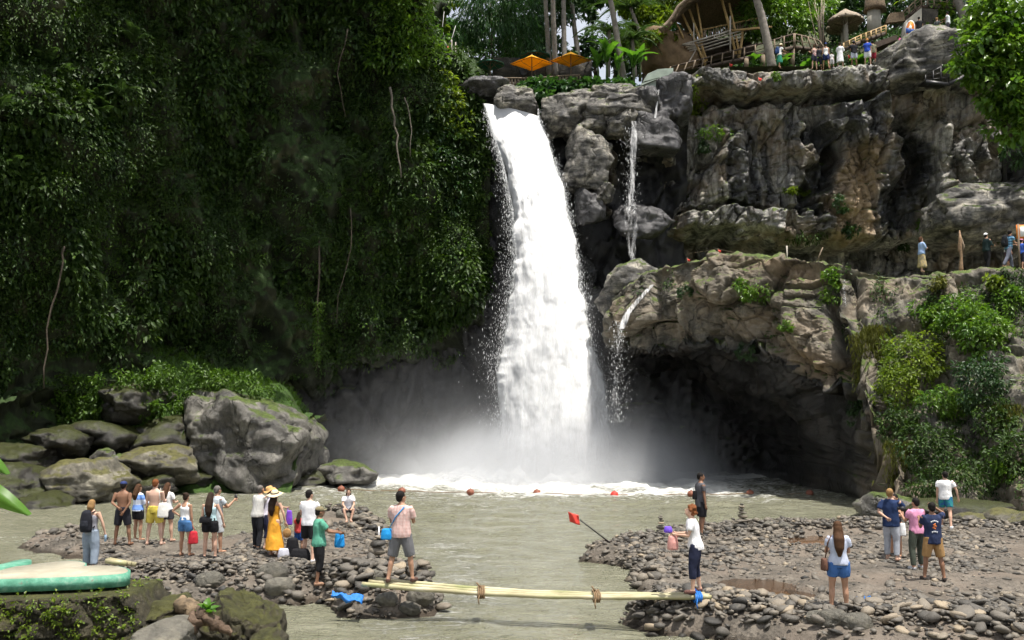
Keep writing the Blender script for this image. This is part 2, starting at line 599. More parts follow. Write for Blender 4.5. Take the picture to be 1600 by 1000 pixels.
# water
FALL_BASE = Vector(((868 - 800) / FPX * 60.0, 60.6, 0.0))
t = NT('river water')
foam = t.attr('foam')
pn = t.noise(0.55, 4, 0.6, t.mapped((1, 1.6, 1)))
wc = t.ramp(pn, [(0.3, (0.15, 0.15, 0.10)), (0.7, (0.235, 0.232, 0.168))])
fn = t.noise(1.5, 8, 0.68, t.mapped((0.75, 2.2, 1)), 1.6)
fn2 = t.noise(5.5, 6, 0.7, t.mapped((0.8, 2.0, 1)), 0.8)
ff = t.math('ADD', t.math('MULTIPLY', fn, 0.8), t.math('MULTIPLY', fn2, 0.5))
ff = t.math('ADD', ff, t.math('MULTIPLY', foam, 0.55))
fl = t.ramp(t.noise(7.0, 5, 0.75, t.mapped((0.55, 1.8, 1)), 1.2), [(0.60, 0), (0.70, 0.6)])  # small white flecks painted in for sun glints across the pool
fm = t.mix(1.0, t.ramp(ff, [(0.80, 0), (0.93, 0.7), (1.12, 1)]), fl, 'ADD')
t.base(t.mix(fm, wc, (0.80, 0.80, 0.76)))
t.rough(t.ramp(fm, [(0, 0.11), (1, 0.6)]))
t.b.inputs['IOR'].default_value = 1.33
t.spec(0.5)
h = t.math('ADD', t.noise(2.4, 5, 0.6, t.mapped((0.8, 1.5, 1)), 0.6), t.math('MULTIPLY', t.noise(9.0, 4, 0.6, t.mapped((0.8, 1.5, 1))), 0.3))
h = t.math('ADD', h, t.math('MULTIPLY', fm, 0.25))
t.bump(h, 1.0, 0.22)
M['water'] = t.m
xs = np.concatenate([np.linspace(-70, -32, 24)[:-1], np.arange(-32, 32, 0.16), np.linspace(32, 70, 24)])
ys = np.concatenate([np.linspace(-25, 14, 20)[:-1], np.arange(14, 68, 0.16), np.linspace(68, 80, 6)[1:]])
X, Yg = np.meshgrid(xs, ys)
df = np.hypot((X - FALL_BASE.x) / 1.35, Yg - FALL_BASE.y)
df = np.maximum(df + 3.0 * fbm(X * 0.22, Yg * 0.3, 0 * X, 3, 35) * sstep(2, 6, df), 0)
amp = 0.03 + 0.17 * np.exp(-(df / 8.5) ** 2) + 0.05 * np.exp(-(df / 18) ** 2)
Zw = amp * (fbm(X * 0.8, Yg * 1.3, 0 * X, 4, 31) + 0.7 * ridged(X * 0.55, Yg * 1.0, 0 * X, 3, 33) - 0.3)
bzv = bank_z(X, Yg)
shore = gauss(bzv, -0.10, 0.16)
rapid = np.clip(1 - dist_poly(X, Yg, P2([(640, 985), (700, 960), (740, 930), (720, 880), (690, 850)]), False) / 2.2, 0, 1) * 0.32
rapid2 = np.clip(1 - dist_poly(X, Yg, P2([(0, 838), (60, 848), (150, 838), (220, 842), (330, 845), (420, 834)]), False) / 1.3, 0, 1) * 0.24
lsh = np.clip(1 - dist_poly(X, Yg, P2([(205, 848), (330, 850), (420, 840)]), False) / 0.45, 0, 1) * 0.5
F_ = 1.1 * np.exp(-(df / 7.5) ** 2) + 0.42 * np.exp(-(df / 17) ** 2) + shore * 0.10 + rapid + rapid2 + lsh - 0.04
tag(link('water', grid_mesh('water', np.stack([X, Yg, Zw], -1), {'foam': F_.ravel()}), M['water']), 'muddy olive river pool with white foam below the falls', 'water', kind='structure')
t = NT('puddle water')
t.base(t.ramp(t.noise(1.5, 3), [(0.3, (0.085, 0.048, 0.027)), (0.7, (0.13, 0.08, 0.048))])); t.rough(0.15)
M['puddle'] = t.m
for kz, (p, lab) in enumerate(zip(PUD, ('brown puddle on the gravel just right of the bamboo poles', 'small brown puddle high on the stony right bank', 'thin brown puddle by the feet of the woman in denim shorts'))):
    cx = sum(q[0] for q in p) / len(p); cy = sum(q[1] for q in p) / len(p)
    mb = MB(); mb.prism([(cx + (q[0] - cx) * 1.25, cy + (q[1] - cy) * 1.25) for q in p][::-1], 0.02, 0.19 + 0.006 * kz)
    tag(mb.build('puddle', M['puddle']), lab, 'puddle', 'puddles on the gravel bank', 'structure')

# ------------------------------------------------------------------ cliffs
M['cliff'] = rock_mat('grey cliff rock', (0.05, 0.05, 0.052), (0.20, 0.193, 0.18), (0.44, 0.41, 0.36), 0.42, 0.85, moss=0.16, tan=(0.27, 0.195, 0.115), stretch=(1, 1, 0.10), crack=0.55)
M['terrace'] = rock_mat('brown terrace rock', (0.04, 0.037, 0.031), (0.12, 0.11, 0.09), (0.26, 0.235, 0.19), 0.35, 0.6, moss=0.30, tan=(0.20, 0.145, 0.09), stretch=(1, 1, 0.35), crack=0.5)
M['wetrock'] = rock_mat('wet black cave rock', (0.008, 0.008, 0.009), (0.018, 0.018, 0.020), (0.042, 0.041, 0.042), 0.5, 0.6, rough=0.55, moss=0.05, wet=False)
M['leftrock'] = rock_mat('overgrown dark cliff', (0.010, 0.013, 0.006), (0.022, 0.028, 0.011), (0.055, 0.055, 0.026), 0.4, 0.5, moss=1.25, moss_col=(0.026, 0.052, 0.010), wet=False)

Y0 = 64.0            # distance of the waterfall's cliff line
def wx(px, Y=Y0): return (px - 800.0) / FPX * Y * 1.0
def wz(py, Y=Y0):
    v = (500.0 - np.asarray(py, float)) / FPX
    return CAM_H + (SP + v * CP) * Y / (CP - v * SP)
def pxof(X, Y=Y0): return X / Y * FPX + 800
def pyof(Z, Y=Y0):
    # inverse of wz
    s = (Z - CAM_H) / Y
    v = (s * CP - SP) / (CP + s * SP)
    return 500 - v * FPX

# --- upper right cliff: Y as a function of X and Z, relief from its ledges, flutes and joints
TOPC = [(690, 118), (740, 128), (755, 168), (845, 186), (850, 160), (900, 150), (990, 146), (1030, 132), (1075, 112), (1100, 103), (1200, 104), (1280, 108), (1390, 98), (1420, 84), (1440, 70), (1480, 62), (1560, 70), (1700, 60)]
nu, nv = 560, 330
pu = np.linspace(690, 1720, nu)
topz = wz(interp(pu, TOPC))
zb = wz(470)
s_ = np.linspace(0, 1, nv)[:, None]
Zc = zb + (topz[None, :] - zb) * s_
Xc = np.broadcast_to(wx(pu)[None, :], Zc.shape).copy()
PX = np.broadcast_to(pu[None, :], Zc.shape)
PY = pyof(Zc)
PX = PX + 16 * fbm(Xc * 0.35, 0 * Xc, Zc * 0.35, 3, 44) + 5 * fbm(Xc * 1.3, 0 * Xc, Zc * 1.3, 3, 45)
PY = PY + 12 * fbm(Xc * 0.4, 0 * Xc, Zc * 0.4, 3, 46) + 4 * fbm(Xc * 1.4, 0 * Xc, Zc * 1.4, 3, 47)
D = np.zeros_like(Zc)            # towards the camera, metres
def bandx(a, b, w=14): return sstep(a - w, a + w, PX) * (1 - sstep(b - w, b + w, PX))
def bandy(a, b, w=6): return sstep(a - w, a + w, PY) * (1 - sstep(b - w, b + w, PY))
wob = fbm(Xc * 0.25, 0 * Xc, Zc * 0.25, 3, 40)
D += 1.6 * bandx(1075, 1390) * bandy(60, 148 + 0 * PX) + 0.35 * bandx(1075, 1390) * bandy(118, 140)     # cap rock
D += -0.9 * bandx(1090, 1400) * bandy(150, 163, 4)                                                     # undercut below the cap
D += 1.1 * bandx(1060, 1265, 10) * bandy(165, 322) * (0.6 + 0.4 * np.sin(PX * 0.035 + wob * 2))
D += 1.5 * bandx(1300, 1400, 12) * bandy(165, 372, 10) + 0.7 * bandx(1330, 1360) * bandy(172, 225)
D += -1.1 * bandx(1262, 1300, 7) * bandy(185, 318, 14) - 1.0 * bandx(1402, 1448, 8) * bandy(205, 345, 16)
D += 0.8 * bandx(1448, 1545, 10) * bandy(140, 300, 10) + 1.2 * bandx(1380, 1470) * bandy(112, 185, 10)
D += 2.4 * bandx(1478, 1720, 12) * bandy(292, 352, 8)
D += 1.7 * bandx(1060, 1310, 12) * bandy(326, 362, 5) - 0.6 * bandx(1060, 1300) * bandy(318, 327, 3)
D += -2.6 * bandy(376, 480, 8) * sstep(1030, 1090, PX) * (1 - 0.3 * sstep(1560, 1600, PX))
D += 1.5 * bandx(885, 950, 8) * bandy(212, 285, 8) + 0.9 * bandx(900, 950) * bandy(285, 330)
D += -2.0 * bandx(955, 1050, 12) * bandy(190, 420, 20) + 1.3 * bandx(968, 1062, 10) * bandy(186, 245, 10) + 1.5 * bandx(965, 1020, 8) * bandy(318, 372, 8)
D += -1.4 * bandx(745, 880, 20) * bandy(170, 480, 20)
D += 0.9 * np.clip((PX - 1430) / 60, 0, 1) * bandy(60, 150)
fl = fbm(Xc * 0.9, 0 * Xc, Zc * 0.10, 3, 50)                              # vertical flutes
D += 0.55 * fl * sstep(1040, 1080, PX) * bandy(150, 330, 12)
amp = 0.75 + 0.25 * wob
D += amp * (1.15 * blocks(Xc * 0.40 + wob * 0.4, 0 * Xc, Zc * 0.15, 60, 1.0, .06) + 0.60 * blocks(Xc * 1.0, 0 * Xc + 5, Zc * 0.42, 61, 1.1, .08) + 0.20 * blocks(Xc * 2.4, 0 * Xc, Zc * 1.9, 62, 1.1))
strat = np.abs(vnoise(0 * Xc + 0.03 * Xc, 0 * Xc, Zc * 1.1 + 0.2 * wob, 70))
D += -0.16 * gauss(strat, 0, 0.08)
D += 0.10 * fbm(Xc * 3, 0 * Xc, Zc * 3, 4, 71)
lean = np.clip((PY - 150) / 250, 0, 1)
Yc = Y0 + 0.6 - D + 0.6 * lean
# roll the rim back into the plateau
rim = sstep(0.965, 1.0, s_)
Yc = Yc + rim * 1.5
Zc = Zc - rim * 0.1 + 0.12 * fbm(Xc, 0 * Xc, Zc, 3, 75) * rim
wet = np.clip(1.25 - np.abs(PX - 985) / 75, 0, 1) * sstep(120, 200, PY) + np.clip(1.5 - np.abs(PX - 840) / 95, 0, 1) + bandx(1262, 1300, 7) * bandy(185, 330, 14) + 0.8 * bandx(1405, 1460, 10) * bandy(200, 350)  # wet beside the falls; the last two bands paint shade into the recesses
wet = wet + 0.9 * sstep(0.22, 0.5, fbm(Xc * 0.55 + 0.15 * wob, 0 * Xc, Zc * 0.05, 3, 79) + 0.25 * fbm(Xc * 0.4, 0 * Xc, Zc * 0.4, 3, 78)) * bandy(150, 345, 15)
tz = bandx(1308, 1372, 12) * bandy(200, 372, 15)
wet = wet * (1 - 0.9 * tz)
wet = np.clip(wet + 0.5 * fbm(Xc * 0.5, 0 * Xc, Zc * 0.3, 3, 77) * (wet > 0.02), 0, 1)
tanm = np.clip(bandx(1308, 1372, 12) * bandy(225, 372, 15) + 0.7 * bandx(850, 905) * bandy(165, 210) + 0.8 * bandx(890, 945) * bandy(215, 330), 0, 1)
Pc = np.stack([Xc, Yc, Zc], -1)
cliff = link('cliff_right', grid_mesh('cliff_right', Pc, {'wet': wet.ravel(), 'tan': tanm.ravel()}, smooth=False), M['cliff'])
tag(cliff, 'fluted grey rock cliff with dark wet streaks right of the waterfall', 'cliff', kind='structure')

# --- lower terrace: a rock mass with a flat top and a cave under it; one profile per column, swept along X
TT = [(940, 470), (985, 452), (1012, 432), (1060, 412), (1120, 396), (1200, 405), (1320, 410), (1440, 428), (1500, 430), (1600, 424), (1800, 420)]
LOWE = [(940, 540), (985, 545), (1060, 556), (1110, 545), (1140, 552), (1185, 562), (1230, 592), (1290, 625), (1340, 668), (1360, 740), (1376, 850), (1500, 860), (1800, 860)]
FRONT_Y = [(940, 60), (985, 57), (1100, 52.5), (1250, 49), (1350, 47.5), (1500, 46.5), (1800, 44)]       # of the top edge
FOOT_Y = [(940, 59), (985, 56.5), (1100, 52), (1230, 48), (1340, 43.5), (1372, 40), (1450, 37.5), (1600, 34.5), (1800, 31)]   # of the lower edge
nu, nf, nb = 470, 240, 90
pu = np.linspace(952, 1800, nu)
fy = interp(pu, FRONT_Y)
ft = interp(pu, FOOT_Y)
zt = np.array([A(p, q, y).z for p, q, y in zip(pu, interp(pu, TT), fy)])
zl = np.array([A(p, q, y).z for p, q, y in zip(pu, interp(pu, LOWE), ft)])
zl = np.where(pu > 1365, -1.2, np.maximum(zl, -1.2))
pts = []
prof = []
for i in np.linspace(0, 1, 70)[:-1]:        # the flat top, from the back
    prof.append(np.stack([fy + (Y0 + 1.5 - fy) * (1 - i), zt + 0.35 * (1 - i) - 0.0 * i], -1))
for i in np.linspace(0, 1, nf):             # the front face, down to the lower edge
    bul = np.sin(pi * min(i * 1.0, 1)) * 0.9
    e = i ** 1.35
    prof.append(np.stack([fy + (ft - fy) * e - bul * (1 - 0.5 * sstep(1350, 1450, pu)), zt + (zl - zt) * i], -1))
cave = (1 - sstep(1335, 1372, pu))
for i in np.linspace(0, 1, 50)[1:]:         # the cave roof, going back
    prof.append(np.stack([ft + (Y0 + 3 - ft) * i * cave, zl + 0.6 * np.sin(i * pi) * cave - i * i * 1.5 * cave], -1))
for i in np.linspace(0, 1, 40)[1:]:         # the cave's back wall
    prof.append(np.stack([ft + (Y0 + 3 - ft) * cave, (zl - 1.5 * cave) + (-1.4 - (zl - 1.5 * cave)) * i], -1))
prof = np.array(prof)                       # (nv, nu, 2)
Yp, Zp = prof[..., 0], prof[..., 1]
Xp = np.broadcast_to(((pu - 800) / FPX)[None, :], Yp.shape) * np.broadcast_to((fy * 0.5 + ft * 0.5)[None, :], Yp.shape)
Pt = np.stack([Xp, Yp, Zp], -1)
Nt = grid_normals(Pt)
if Nt[90:280, :, 1].mean() > 0: Nt = -Nt
wob = fbm(Xp * 0.2, Yp * 0.2, Zp * 0.2, 3, 80)
row = np.arange(Pt.shape[0])[:, None]
face = sstep(60, 80, row) * (1 - sstep(69 + nf - 5, 69 + nf + 25, row))
topm = 1 - sstep(55, 75, row)
disp = face * (0.85 * blocks(Xp * 0.24 + wob * 0.6, Yp * 0.24, Zp * 0.24, 81, 0.7) + (0.10 + 0.22 * sstep(-0.2, 0.4, wob)) * blocks(Xp * 0.8 + wob, Yp * 0.8, Zp * 0.8, 82, 0.7, 0.09) + 0.06 * blocks(Xp * 2.2, Yp * 2.2, Zp * 2.2, 83)
               + 0.18 * fbm(Xp * 1.3, Yp * 1.3, Zp * 1.3, 5, 84) + 0.10 * ridged(Xp * 0.9, Yp * 0.9, Zp * 0.6, 4, 89))
disp += topm * (0.28 * blocks(Xp * 0.7, Yp * 0.7, Zp * 0.7, 85) + 0.12 * blocks(Xp * 2.1, Yp * 2.1, Zp * 2.1, 86) + 0.10 * fbm(Xp * 1.5, Yp * 1.5, Zp, 4, 87))
disp += (1 - face) * (1 - topm) * (0.7 * fbm(Xp * 0.5, Yp * 0.5, Zp * 0.5, 4, 88))
pxp = np.broadcast_to(pu[None, :], Yp.shape)
# a shadowed gully beside the arch, and the hollow of the right hand wall
disp += face * (-1.3 * gauss(pxp, 1305, 16) * sstep(100, 150, row) - 0.9 * gauss(pxp, 1495, 26) * sstep(110, 170, row))
Pt = Pt + Nt * disp[..., None]
wet_shade = np.clip(gauss(pxp, 1320, 12) * face + 1.1 * sstep(69 + nf - 18, 69 + nf + 2, row) * sstep(0.02, 0.4, np.broadcast_to(cave[None, :], Yp.shape)), 0, 1)  # wet gully, and shade painted as darker colour under the cave edge
tn = np.clip(topm * 0.5 + face * (gauss(pxp, 1250, 55) * gauss(row, 69 + nf - 45, 30) + 0.7 * gauss(pxp, 1240, 90) * gauss(row, 85, 25)) + face * 0.15 * sstep(0.1, 0.6, wob), 0, 1)
ter = link('terrace_rock', grid_mesh('terrace_rock', Pt, {'wet': wet_shade.ravel(), 'tan': tn.ravel()}, flip=True, smooth=False), M['terrace'])
tag(ter, 'brown rock terrace with a wide dark cave under its edge', 'rock terrace', kind='structure')
def terrace_top(px, py):
    """a place on the terrace's flat top"""
    z = 10.5
    for _ in range(8):
        p = G(px, py, z)
        u = 800 + FPX * p.x / p.y
        f = float(interp(u, FRONT_Y)); zz = A(u, float(interp(u, TT)), f).z
        z = zz + 0.35 * min(max((p.y - f) / (Y0 + 1.5 - f), 0), 1) 
    p.z = z
    return p
def terrace_face(px, py):
    """nearest mesh point of the terrace that the photograph shows there"""
    d = Pt.reshape(-1, 3)
    q = ray(px, py)
    q = np.array(q) / np.linalg.norm(q)
    v = d - np.array([0, 0, CAM_H])
    tt = v @ q
    off = np.linalg.norm(v - tt[:, None] * q, axis=1)
    ok = np.where(off < 0.25)[0]
    if not len(ok): ok = np.argsort(off)[:5]
    i = ok[np.argmin(tt[ok])]
    return Vector(d[i])
def cliff_face(px, py):
    d = Pc.reshape(-1, 3)
    q = np.array(ray(px, py)); q /= np.linalg.norm(q)
    v = d - np.array([0, 0, CAM_H])
    tt = v @ q
    off = np.linalg.norm(v - tt[:, None] * q, axis=1)
    return Vector(d[np.argmin(off)])

# --- dark back wall behind the falls, from the left cave to the right one
nu, nv = 220, 130
Xb, Zb_ = np.meshgrid(np.linspace(wx(380), wx(1080), nu), np.linspace(-1.4, wz(190), nv))
pxb = pxof(Xb)
Yb = Y0 + 1.2 + 1.2 * fbm(Xb * 0.15, 0 * Xb, Zb_ * 0.15, 3, 90) - 0.9 * blocks(Xb * 0.4, 0 * Xb, Zb_ * 0.25, 91) - 0.3 * blocks(Xb * 1.2, 0 * Xb, Zb_ * 1.0, 92) - 0.9 * sstep(0.2, 0.9, (Zb_ - 4) / 16)
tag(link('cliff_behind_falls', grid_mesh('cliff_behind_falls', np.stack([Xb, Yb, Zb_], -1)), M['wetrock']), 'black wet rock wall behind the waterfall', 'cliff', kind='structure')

# --- left cliff: an overhanging, overgrown wall that bends towards the camera on the left
nu, nv = 420, 330
pu = np.linspace(-260, 768, nu)
wallY = interp(pu, [(-260, 38), (0, 48), (150, 53), (300, 57), (450, 60), (600, 62.2), (700, 63), (768, 64.2)])
lowp = interp(pu, [(-260, 720), (0, 660), (150, 600), (350, 585), (450, 590), (560, 560), (640, 545), (720, 500), (768, 440)])
zlow = np.array([A(p, q, y).z for p, q, y in zip(pu, lowp, wallY)])
topp = interp(pu, [(-260, -260), (300, -190), (560, -120), (640, -40), (690, 60), (740, 120), (768, 165)])
ztop = np.array([A(p, q, y).z for p, q, y in zip(pu, topp, wallY)])
prof = []
for i in np.linspace(0, 1, 18)[:-1]:
    prof.append(np.stack([wallY + 9 * (1 - i) + 0.5, ztop + 2.5 * (1 - i)], -1))
for i in np.linspace(0, 1, 240):
    over = 2.0 * (i - 0.15) * np.clip((700 - pu) / 200, 0.15, 1)      # leans out at the top, undercut at its foot
    bel = -1.2 * np.sin(pi * i) ** 2
    prof.append(np.stack([wallY + over + bel - 0.4, ztop + (zlow - ztop) * i], -1))
for i in np.linspace(0, 1, 73)[1:]:
    k = min(i * 2.2, 1)
    prof.append(np.stack([wallY + 1.2 + 4.0 * k ** 0.7, zlow + (-1.4 - zlow) * i ** 1.3 + 0.8 * np.sin(pi * k) * (1 - i)], -1))
prof = np.array(prof)
Yp, Zp = prof[..., 0], prof[..., 1]
Xp = np.broadcast_to(((pu - 800) / FPX * wallY)[None, :], Yp.shape)
Pl = np.stack([Xp, Yp, Zp], -1)
Nl = grid_normals(Pl)
if Nl[30:240, :, 1].mean() > 0: Nl = -Nl
row = np.arange(Pl.shape[0])[:, None]
wob = fbm(Xp * 0.12, Yp * 0.12, Zp * 0.12, 3, 100)
dl = 1.5 * wob + 1.3 * fbm(Xp * 0.33, Yp * 0.1, Zp * 0.18, 3, 101) + 0.7 * fbm(Xp * 0.9, Yp * 0.3, Zp * 0.6, 4, 102) + 0.35 * blocks(Xp * 0.7, Yp * 0.7, Zp * 0.45, 103)
dl = dl * np.clip((768 - np.broadcast_to(pu[None, :], Yp.shape)) / 60, 0.15, 1)
Pl = Pl + Nl * dl[..., None]
NlF = grid_normals(Pl)
if NlF[30:240, :, 1].mean() > 0: NlF = -NlF
tag(link('cliff_left', grid_mesh('cliff_left', Pl, flip=True), M['leftrock']), 'tall dark overgrown cliff left of the waterfall', 'cliff', kind='structure')
print('cliffs done')

# ------------------------------------------------------------------ waterfall, side falls, spray, mist
def white_water(name, lo, hi, edge=0.0, streak=(1.1, 1.1, 0.10), scale=1.6, milky=0.9):
    """white aerated water; holes open where the streaked noise is low or towards the sheet's edge"""
    t = NT(name)
    n = t.noise(scale, 6, 0.68, t.mapped(streak), 0.35)
    n2 = t.noise(2.6, 5, 0.7, t.mapped((1, 1, 0.2)), 0.6)
    f = t.math('ADD', t.math('MULTIPLY', n, 0.6), t.math('MULTIPLY', n2, 0.4))
    f = t.math('ADD', f, t.math('MULTIPLY', t.math('SUBTRACT', t.attr('body'), 0.5), 1.0))
    a = t.ramp(f, [(lo, 0), (hi, 1)])
    c = t.ramp(n2, [(0.3, (0.86, 0.875, 0.89)), (0.7, (0.94, 0.945, 0.95))])
    d = t.n('ShaderNodeBsdfDiffuse')
    t.l(c, d.inputs['Color'])
    bp = t.n('ShaderNodeBump'); bp.inputs['Strength'].default_value = 0.22; bp.inputs['Distance'].default_value = 0.25
    t.l(f, bp.inputs['Height'])
    # aerated water scatters light inside itself, so it shades by the light from above more than a skin would
    va = t.n('ShaderNodeVectorMath', operation='ADD'); va.inputs[1].default_value = (0.25, -0.1, 1.5)
    vn = t.n('ShaderNodeVectorMath', operation='NORMALIZE')
    t.l(bp.outputs['Normal'], va.inputs[0]); t.l(va.outputs[0], vn.inputs[0]); t.l(vn.outputs[0], d.inputs['Normal'])
    tr = t.n('ShaderNodeBsdfTranslucent')
    t.l(c, tr.inputs['Color'])
    m1 = t.n('ShaderNodeMixShader'); m1.inputs[0].default_value = 0.3
    t.l(d.outputs[0], m1.inputs[1]); t.l(tr.outputs[0], m1.inputs[2])
    tp = t.n('ShaderNodeBsdfTransparent')
    m2 = t.n('ShaderNodeMixShader')
    t.l(a, m2.inputs[0]); t.l(tp.outputs[0], m2.inputs[1]); t.l(m1.outputs[0], m2.inputs[2])
    t.l(m2.outputs[0], t.out.inputs['Surface'])
    return t.m
M['fall_core'] = white_water('falling water', 0.22, 0.42)
M['fall_veil'] = white_water('falling spray veil', 0.40, 1.05)
M['thin_fall'] = white_water('thin trickling water', 0.46, 0.78, streak=(2.2, 2.2, 0.16), scale=2.6)

FL = [(160, 752), (200, 764), (260, 783), (330, 798), (400, 803), (480, 795), (560, 784), (640, 786), (700, 780), (760, 768)]
FR = [(186, 846), (230, 862), (290, 884), (340, 893), (400, 903), (480, 915), (560, 927), (640, 942), (700, 956), (760, 972)]
def fall_Y(v): return Y0 - 1.9 - 2.4 * v ** 0.7
fall_root = empty('waterfall', (FALL_BASE.x, FALL_BASE.y, 0), 0, 'broad white waterfall plunging between the two cliffs', 'waterfall')
fall_root['kind'] = 'structure'
def fall_layer(name, mat, wide, thick, seed, body0, dy):
    nu, nv = 90, 260
    v = np.linspace(0, 1, nv)[:, None]; u = np.linspace(0, 1, nu)[None, :]
    lipL, lipR = 162 + 0 * u, 186
    py = (162 + 22 * u) * (1 - v) + 757 * v
    L = interp(py, FL); R = interp(py, FR)
    mid, hw = (L + R) / 2, (R - L) / 2 * (1 + (wide - 1) * sstep(0, 0.3, v))
    px = mid + hw * (2 * u - 1)
    Yf = fall_Y(v) + dy + 0 * u
    prof = np.sqrt(np.clip(1 - (2 * u - 1) ** 2, 0, 1))
    X = (px - 800) / FPX * Yf
    Z = wz(py, Yf)
    n = 0.35 * fbm(X * 1.2, 0 * X + seed, Z * 0.16 + v * 2, 4, seed) + 0.30 * fbm(X * 1.2, 0 * X, Z * 0.6, 4, seed + 7)
    sc = sstep(0.0, 0.25, v)
    Y = Yf - thick * prof * (0.35 + 0.65 * sc) - 0.34 * n * (0.25 + 0.75 * sc)
    jag = 0.25 * fbm(0 * X + seed, 0 * X, Z * 0.7, 4, seed + 3) * sc
    X = X + jag * (2 * u - 1) * wide
    e = np.minimum(u, 1 - u) * 2
    body = np.clip(body0[0] + body0[1] * sstep(0, body0[2], e + 0 * v), 0, 1.4)
    dense = body * (1.0 - 0.10 * sstep(0.0, 0.2, v) * (1 - sstep(0.2, 0.5, v)))
    if name == 'spray_veil': dense = dense * (0.25 + 0.75 * sstep(0.05, 0.40, v))
    me = grid_mesh(name, np.stack([X, Y, Z], -1), {'body': dense.ravel()})
    link(name, me, mat).parent = fall_root
    o = bpy.context.scene.objects[me.name] if me.name in bpy.context.scene.objects else None
    return me
ob = []
for nm, mt, wide, thick, seed, b0, dy in (('water_body', M['fall_core'], 1.07, 1.3, 210, (0.25, 0.75, 0.25), 0.0),
                                          ('spray_veil', M['fall_veil'], 1.18, 1.8, 220, (0.20, 0.55, 0.5), -0.15),
                                          ('spray_veil', M['fall_veil'], 1.36, 2.2, 230, (0.14, 0.46, 0.7), -0.1)):
    fall_layer(nm, mt, wide, thick, seed, b0, dy)
for o in fall_root.children:
    o.matrix_parent_inverse = Matrix.Translation(-Vector(fall_root.location))

def thin_fall(label, path, seed, body=0.5):
    """path: px, py, Y, width in px"""
    pts = [A(a, b, Y) for a, b, Y, w in path]
    ws = [w / FPX * Y for a, b, Y, w in path]
    k = np.linspace(0, 1, 80)
    q = np.linspace(0, 1, len(path))
    C = np.stack([np.interp(k, q, [p[i] for p in pts]) for i in range(3)], -1)
    wd = np.interp(k, q, ws)
    u = np.linspace(-0.5, 0.5, 14)
    X = C[:, 0:1] + wd[:, None] * u[None, :]
    Z = C[:, 2:3] + 0 * u[None, :]
    Yv = C[:, 1:2] - 0.15 * np.cos(u * pi)[None, :] + 0.15 * fbm(X * 3, 0 * X, Z * 0.6, 3, seed)
    e = (0.5 - np.abs(u)) * 2
    b = np.clip(body * (0.25 + 0.75 * sstep(0, 0.7, e))[None, :] + 0 * X, 0, 1)
    o = link('side_waterfall', grid_mesh('side_waterfall', np.stack([X, Yv, Z], -1), {'body': b.ravel()}), M['thin_fall'])
    return tag(o, label, 'waterfall', 'thin side falls on the dark rock', 'structure')
thin_fall('thin trickle dropping down the black recess right of the falls', [(990, 190, 60.4, 18), (990, 215, 60.2, 22), (988, 260, 60.1, 22), (985, 322, 60.0, 20)], 300, 0.54)
thin_fall('wider veil of water over the round dark block in the recess', [(988, 318, 60.0, 30), (985, 335, 59.6, 46), (986, 370, 59.4, 40), (990, 414, 59.2, 16)], 310, 0.50)
thin_fall('white stream sliding off the wet ledge beside the cave', [(1018, 446, 55.2, 14), (998, 468, 54.8, 18), (980, 490, 54.6, 18), (971, 514, 54.5, 20)], 320, 0.62)
thin_fall('loose white spray falling from the ledge in front of the cave', [(971, 508, 54.5, 20), (967, 540, 54.5, 24), (965, 590, 54.5, 28), (960, 662, 54.5, 32)], 330, 0.46)
thin_fall('narrow white spout between the rim boulders', [(1029, 140, 61.2, 7), (1027, 160, 61.0, 6), (1024, 184, 60.8, 8)], 340, 0.6)
thin_fall('tiny spout in the gully on the terrace', [(1318, 438, 47.2, 9), (1316, 452, 46.9, 11), (1318, 478, 46.6, 18)], 350, 0.45)

# droplets: small stretched bipyramids along the ragged edges, where the fall lands and below the side falls
t = NT('water droplets')
t.base((0.86, 0.88, 0.90)); t.rough(0.3)
M['drops'] = t.m
def droplets(C, sx, sz):
    n = len(C)
    V = np.zeros((n, 5, 3))
    a = rng.uniform(0, 2 * pi, n)
    for k in range(3):
        V[:, k, 0] = sx * np.cos(a + k * 2.094); V[:, k, 1] = sx * np.sin(a + k * 2.094)
    V[:, 3, 2] = sz; V[:, 4, 2] = -sz
    V += C[:, None, :]
    f = np.array([[0, 1, 3], [1, 2, 3], [2, 0, 3], [1, 0, 4], [2, 1, 4], [0, 2, 4]])
    return V.reshape(-1, 3), (np.arange(n)[:, None, None] * 5 + f[None]).reshape(-1, 3)
CC = []
n = 24000
py = 170 + (740 - 170) * rng.random(n) ** 0.9
side = rng.random(n) < 0.62
off = rng.exponential(6, n) * (0.35 + (py - 170) / 420)
px = np.where(side, interp(py, FL) + 5 - off * np.where(py < 600, 1.25, 1), interp(py, FR) - 5 + off * 0.8)
vv = (py - 162) / 580
Yd = Y0 - 1.9 - 2.4 * vv ** 0.7 - rng.uniform(-0.3, 1.6, n)
CC.append(np.stack([(px - 800) / FPX * Yd, Yd, wz(py, Yd)], -1))
n = 5200                                          # splash crown
ang = rng.uniform(0, 2 * pi, n); rr = np.abs(rng.normal(0, 3.2, n))
CC.append(np.stack([FALL_BASE.x + rr * np.cos(ang) * 1.3, FALL_BASE.y - 0.8 + rr * np.sin(ang) * 0.6, rng.exponential(0.75, n) * np.exp(-rr / 7) + 0.02], -1))
n = 900
py = rng.uniform(500, 660, n); sp = (py - 480) / 180
px = 968 - sp * 6 + rng.normal(0, 5 + 9 * sp, n); Yd = 54.5 + rng.uniform(-.6, .6, n)
CC.append(np.stack([(px - 800) / FPX * Yd, Yd, wz(py, Yd)], -1))
n = 700
py = rng.uniform(200, 330, n); px = 988 + rng.normal(0, 8, n); Yd = 60.6 + rng.uniform(-.4, .4, n)
CC.append(np.stack([(px - 800) / FPX * Yd, Yd, wz(py, Yd)], -1))
CC = np.concatenate(CC)
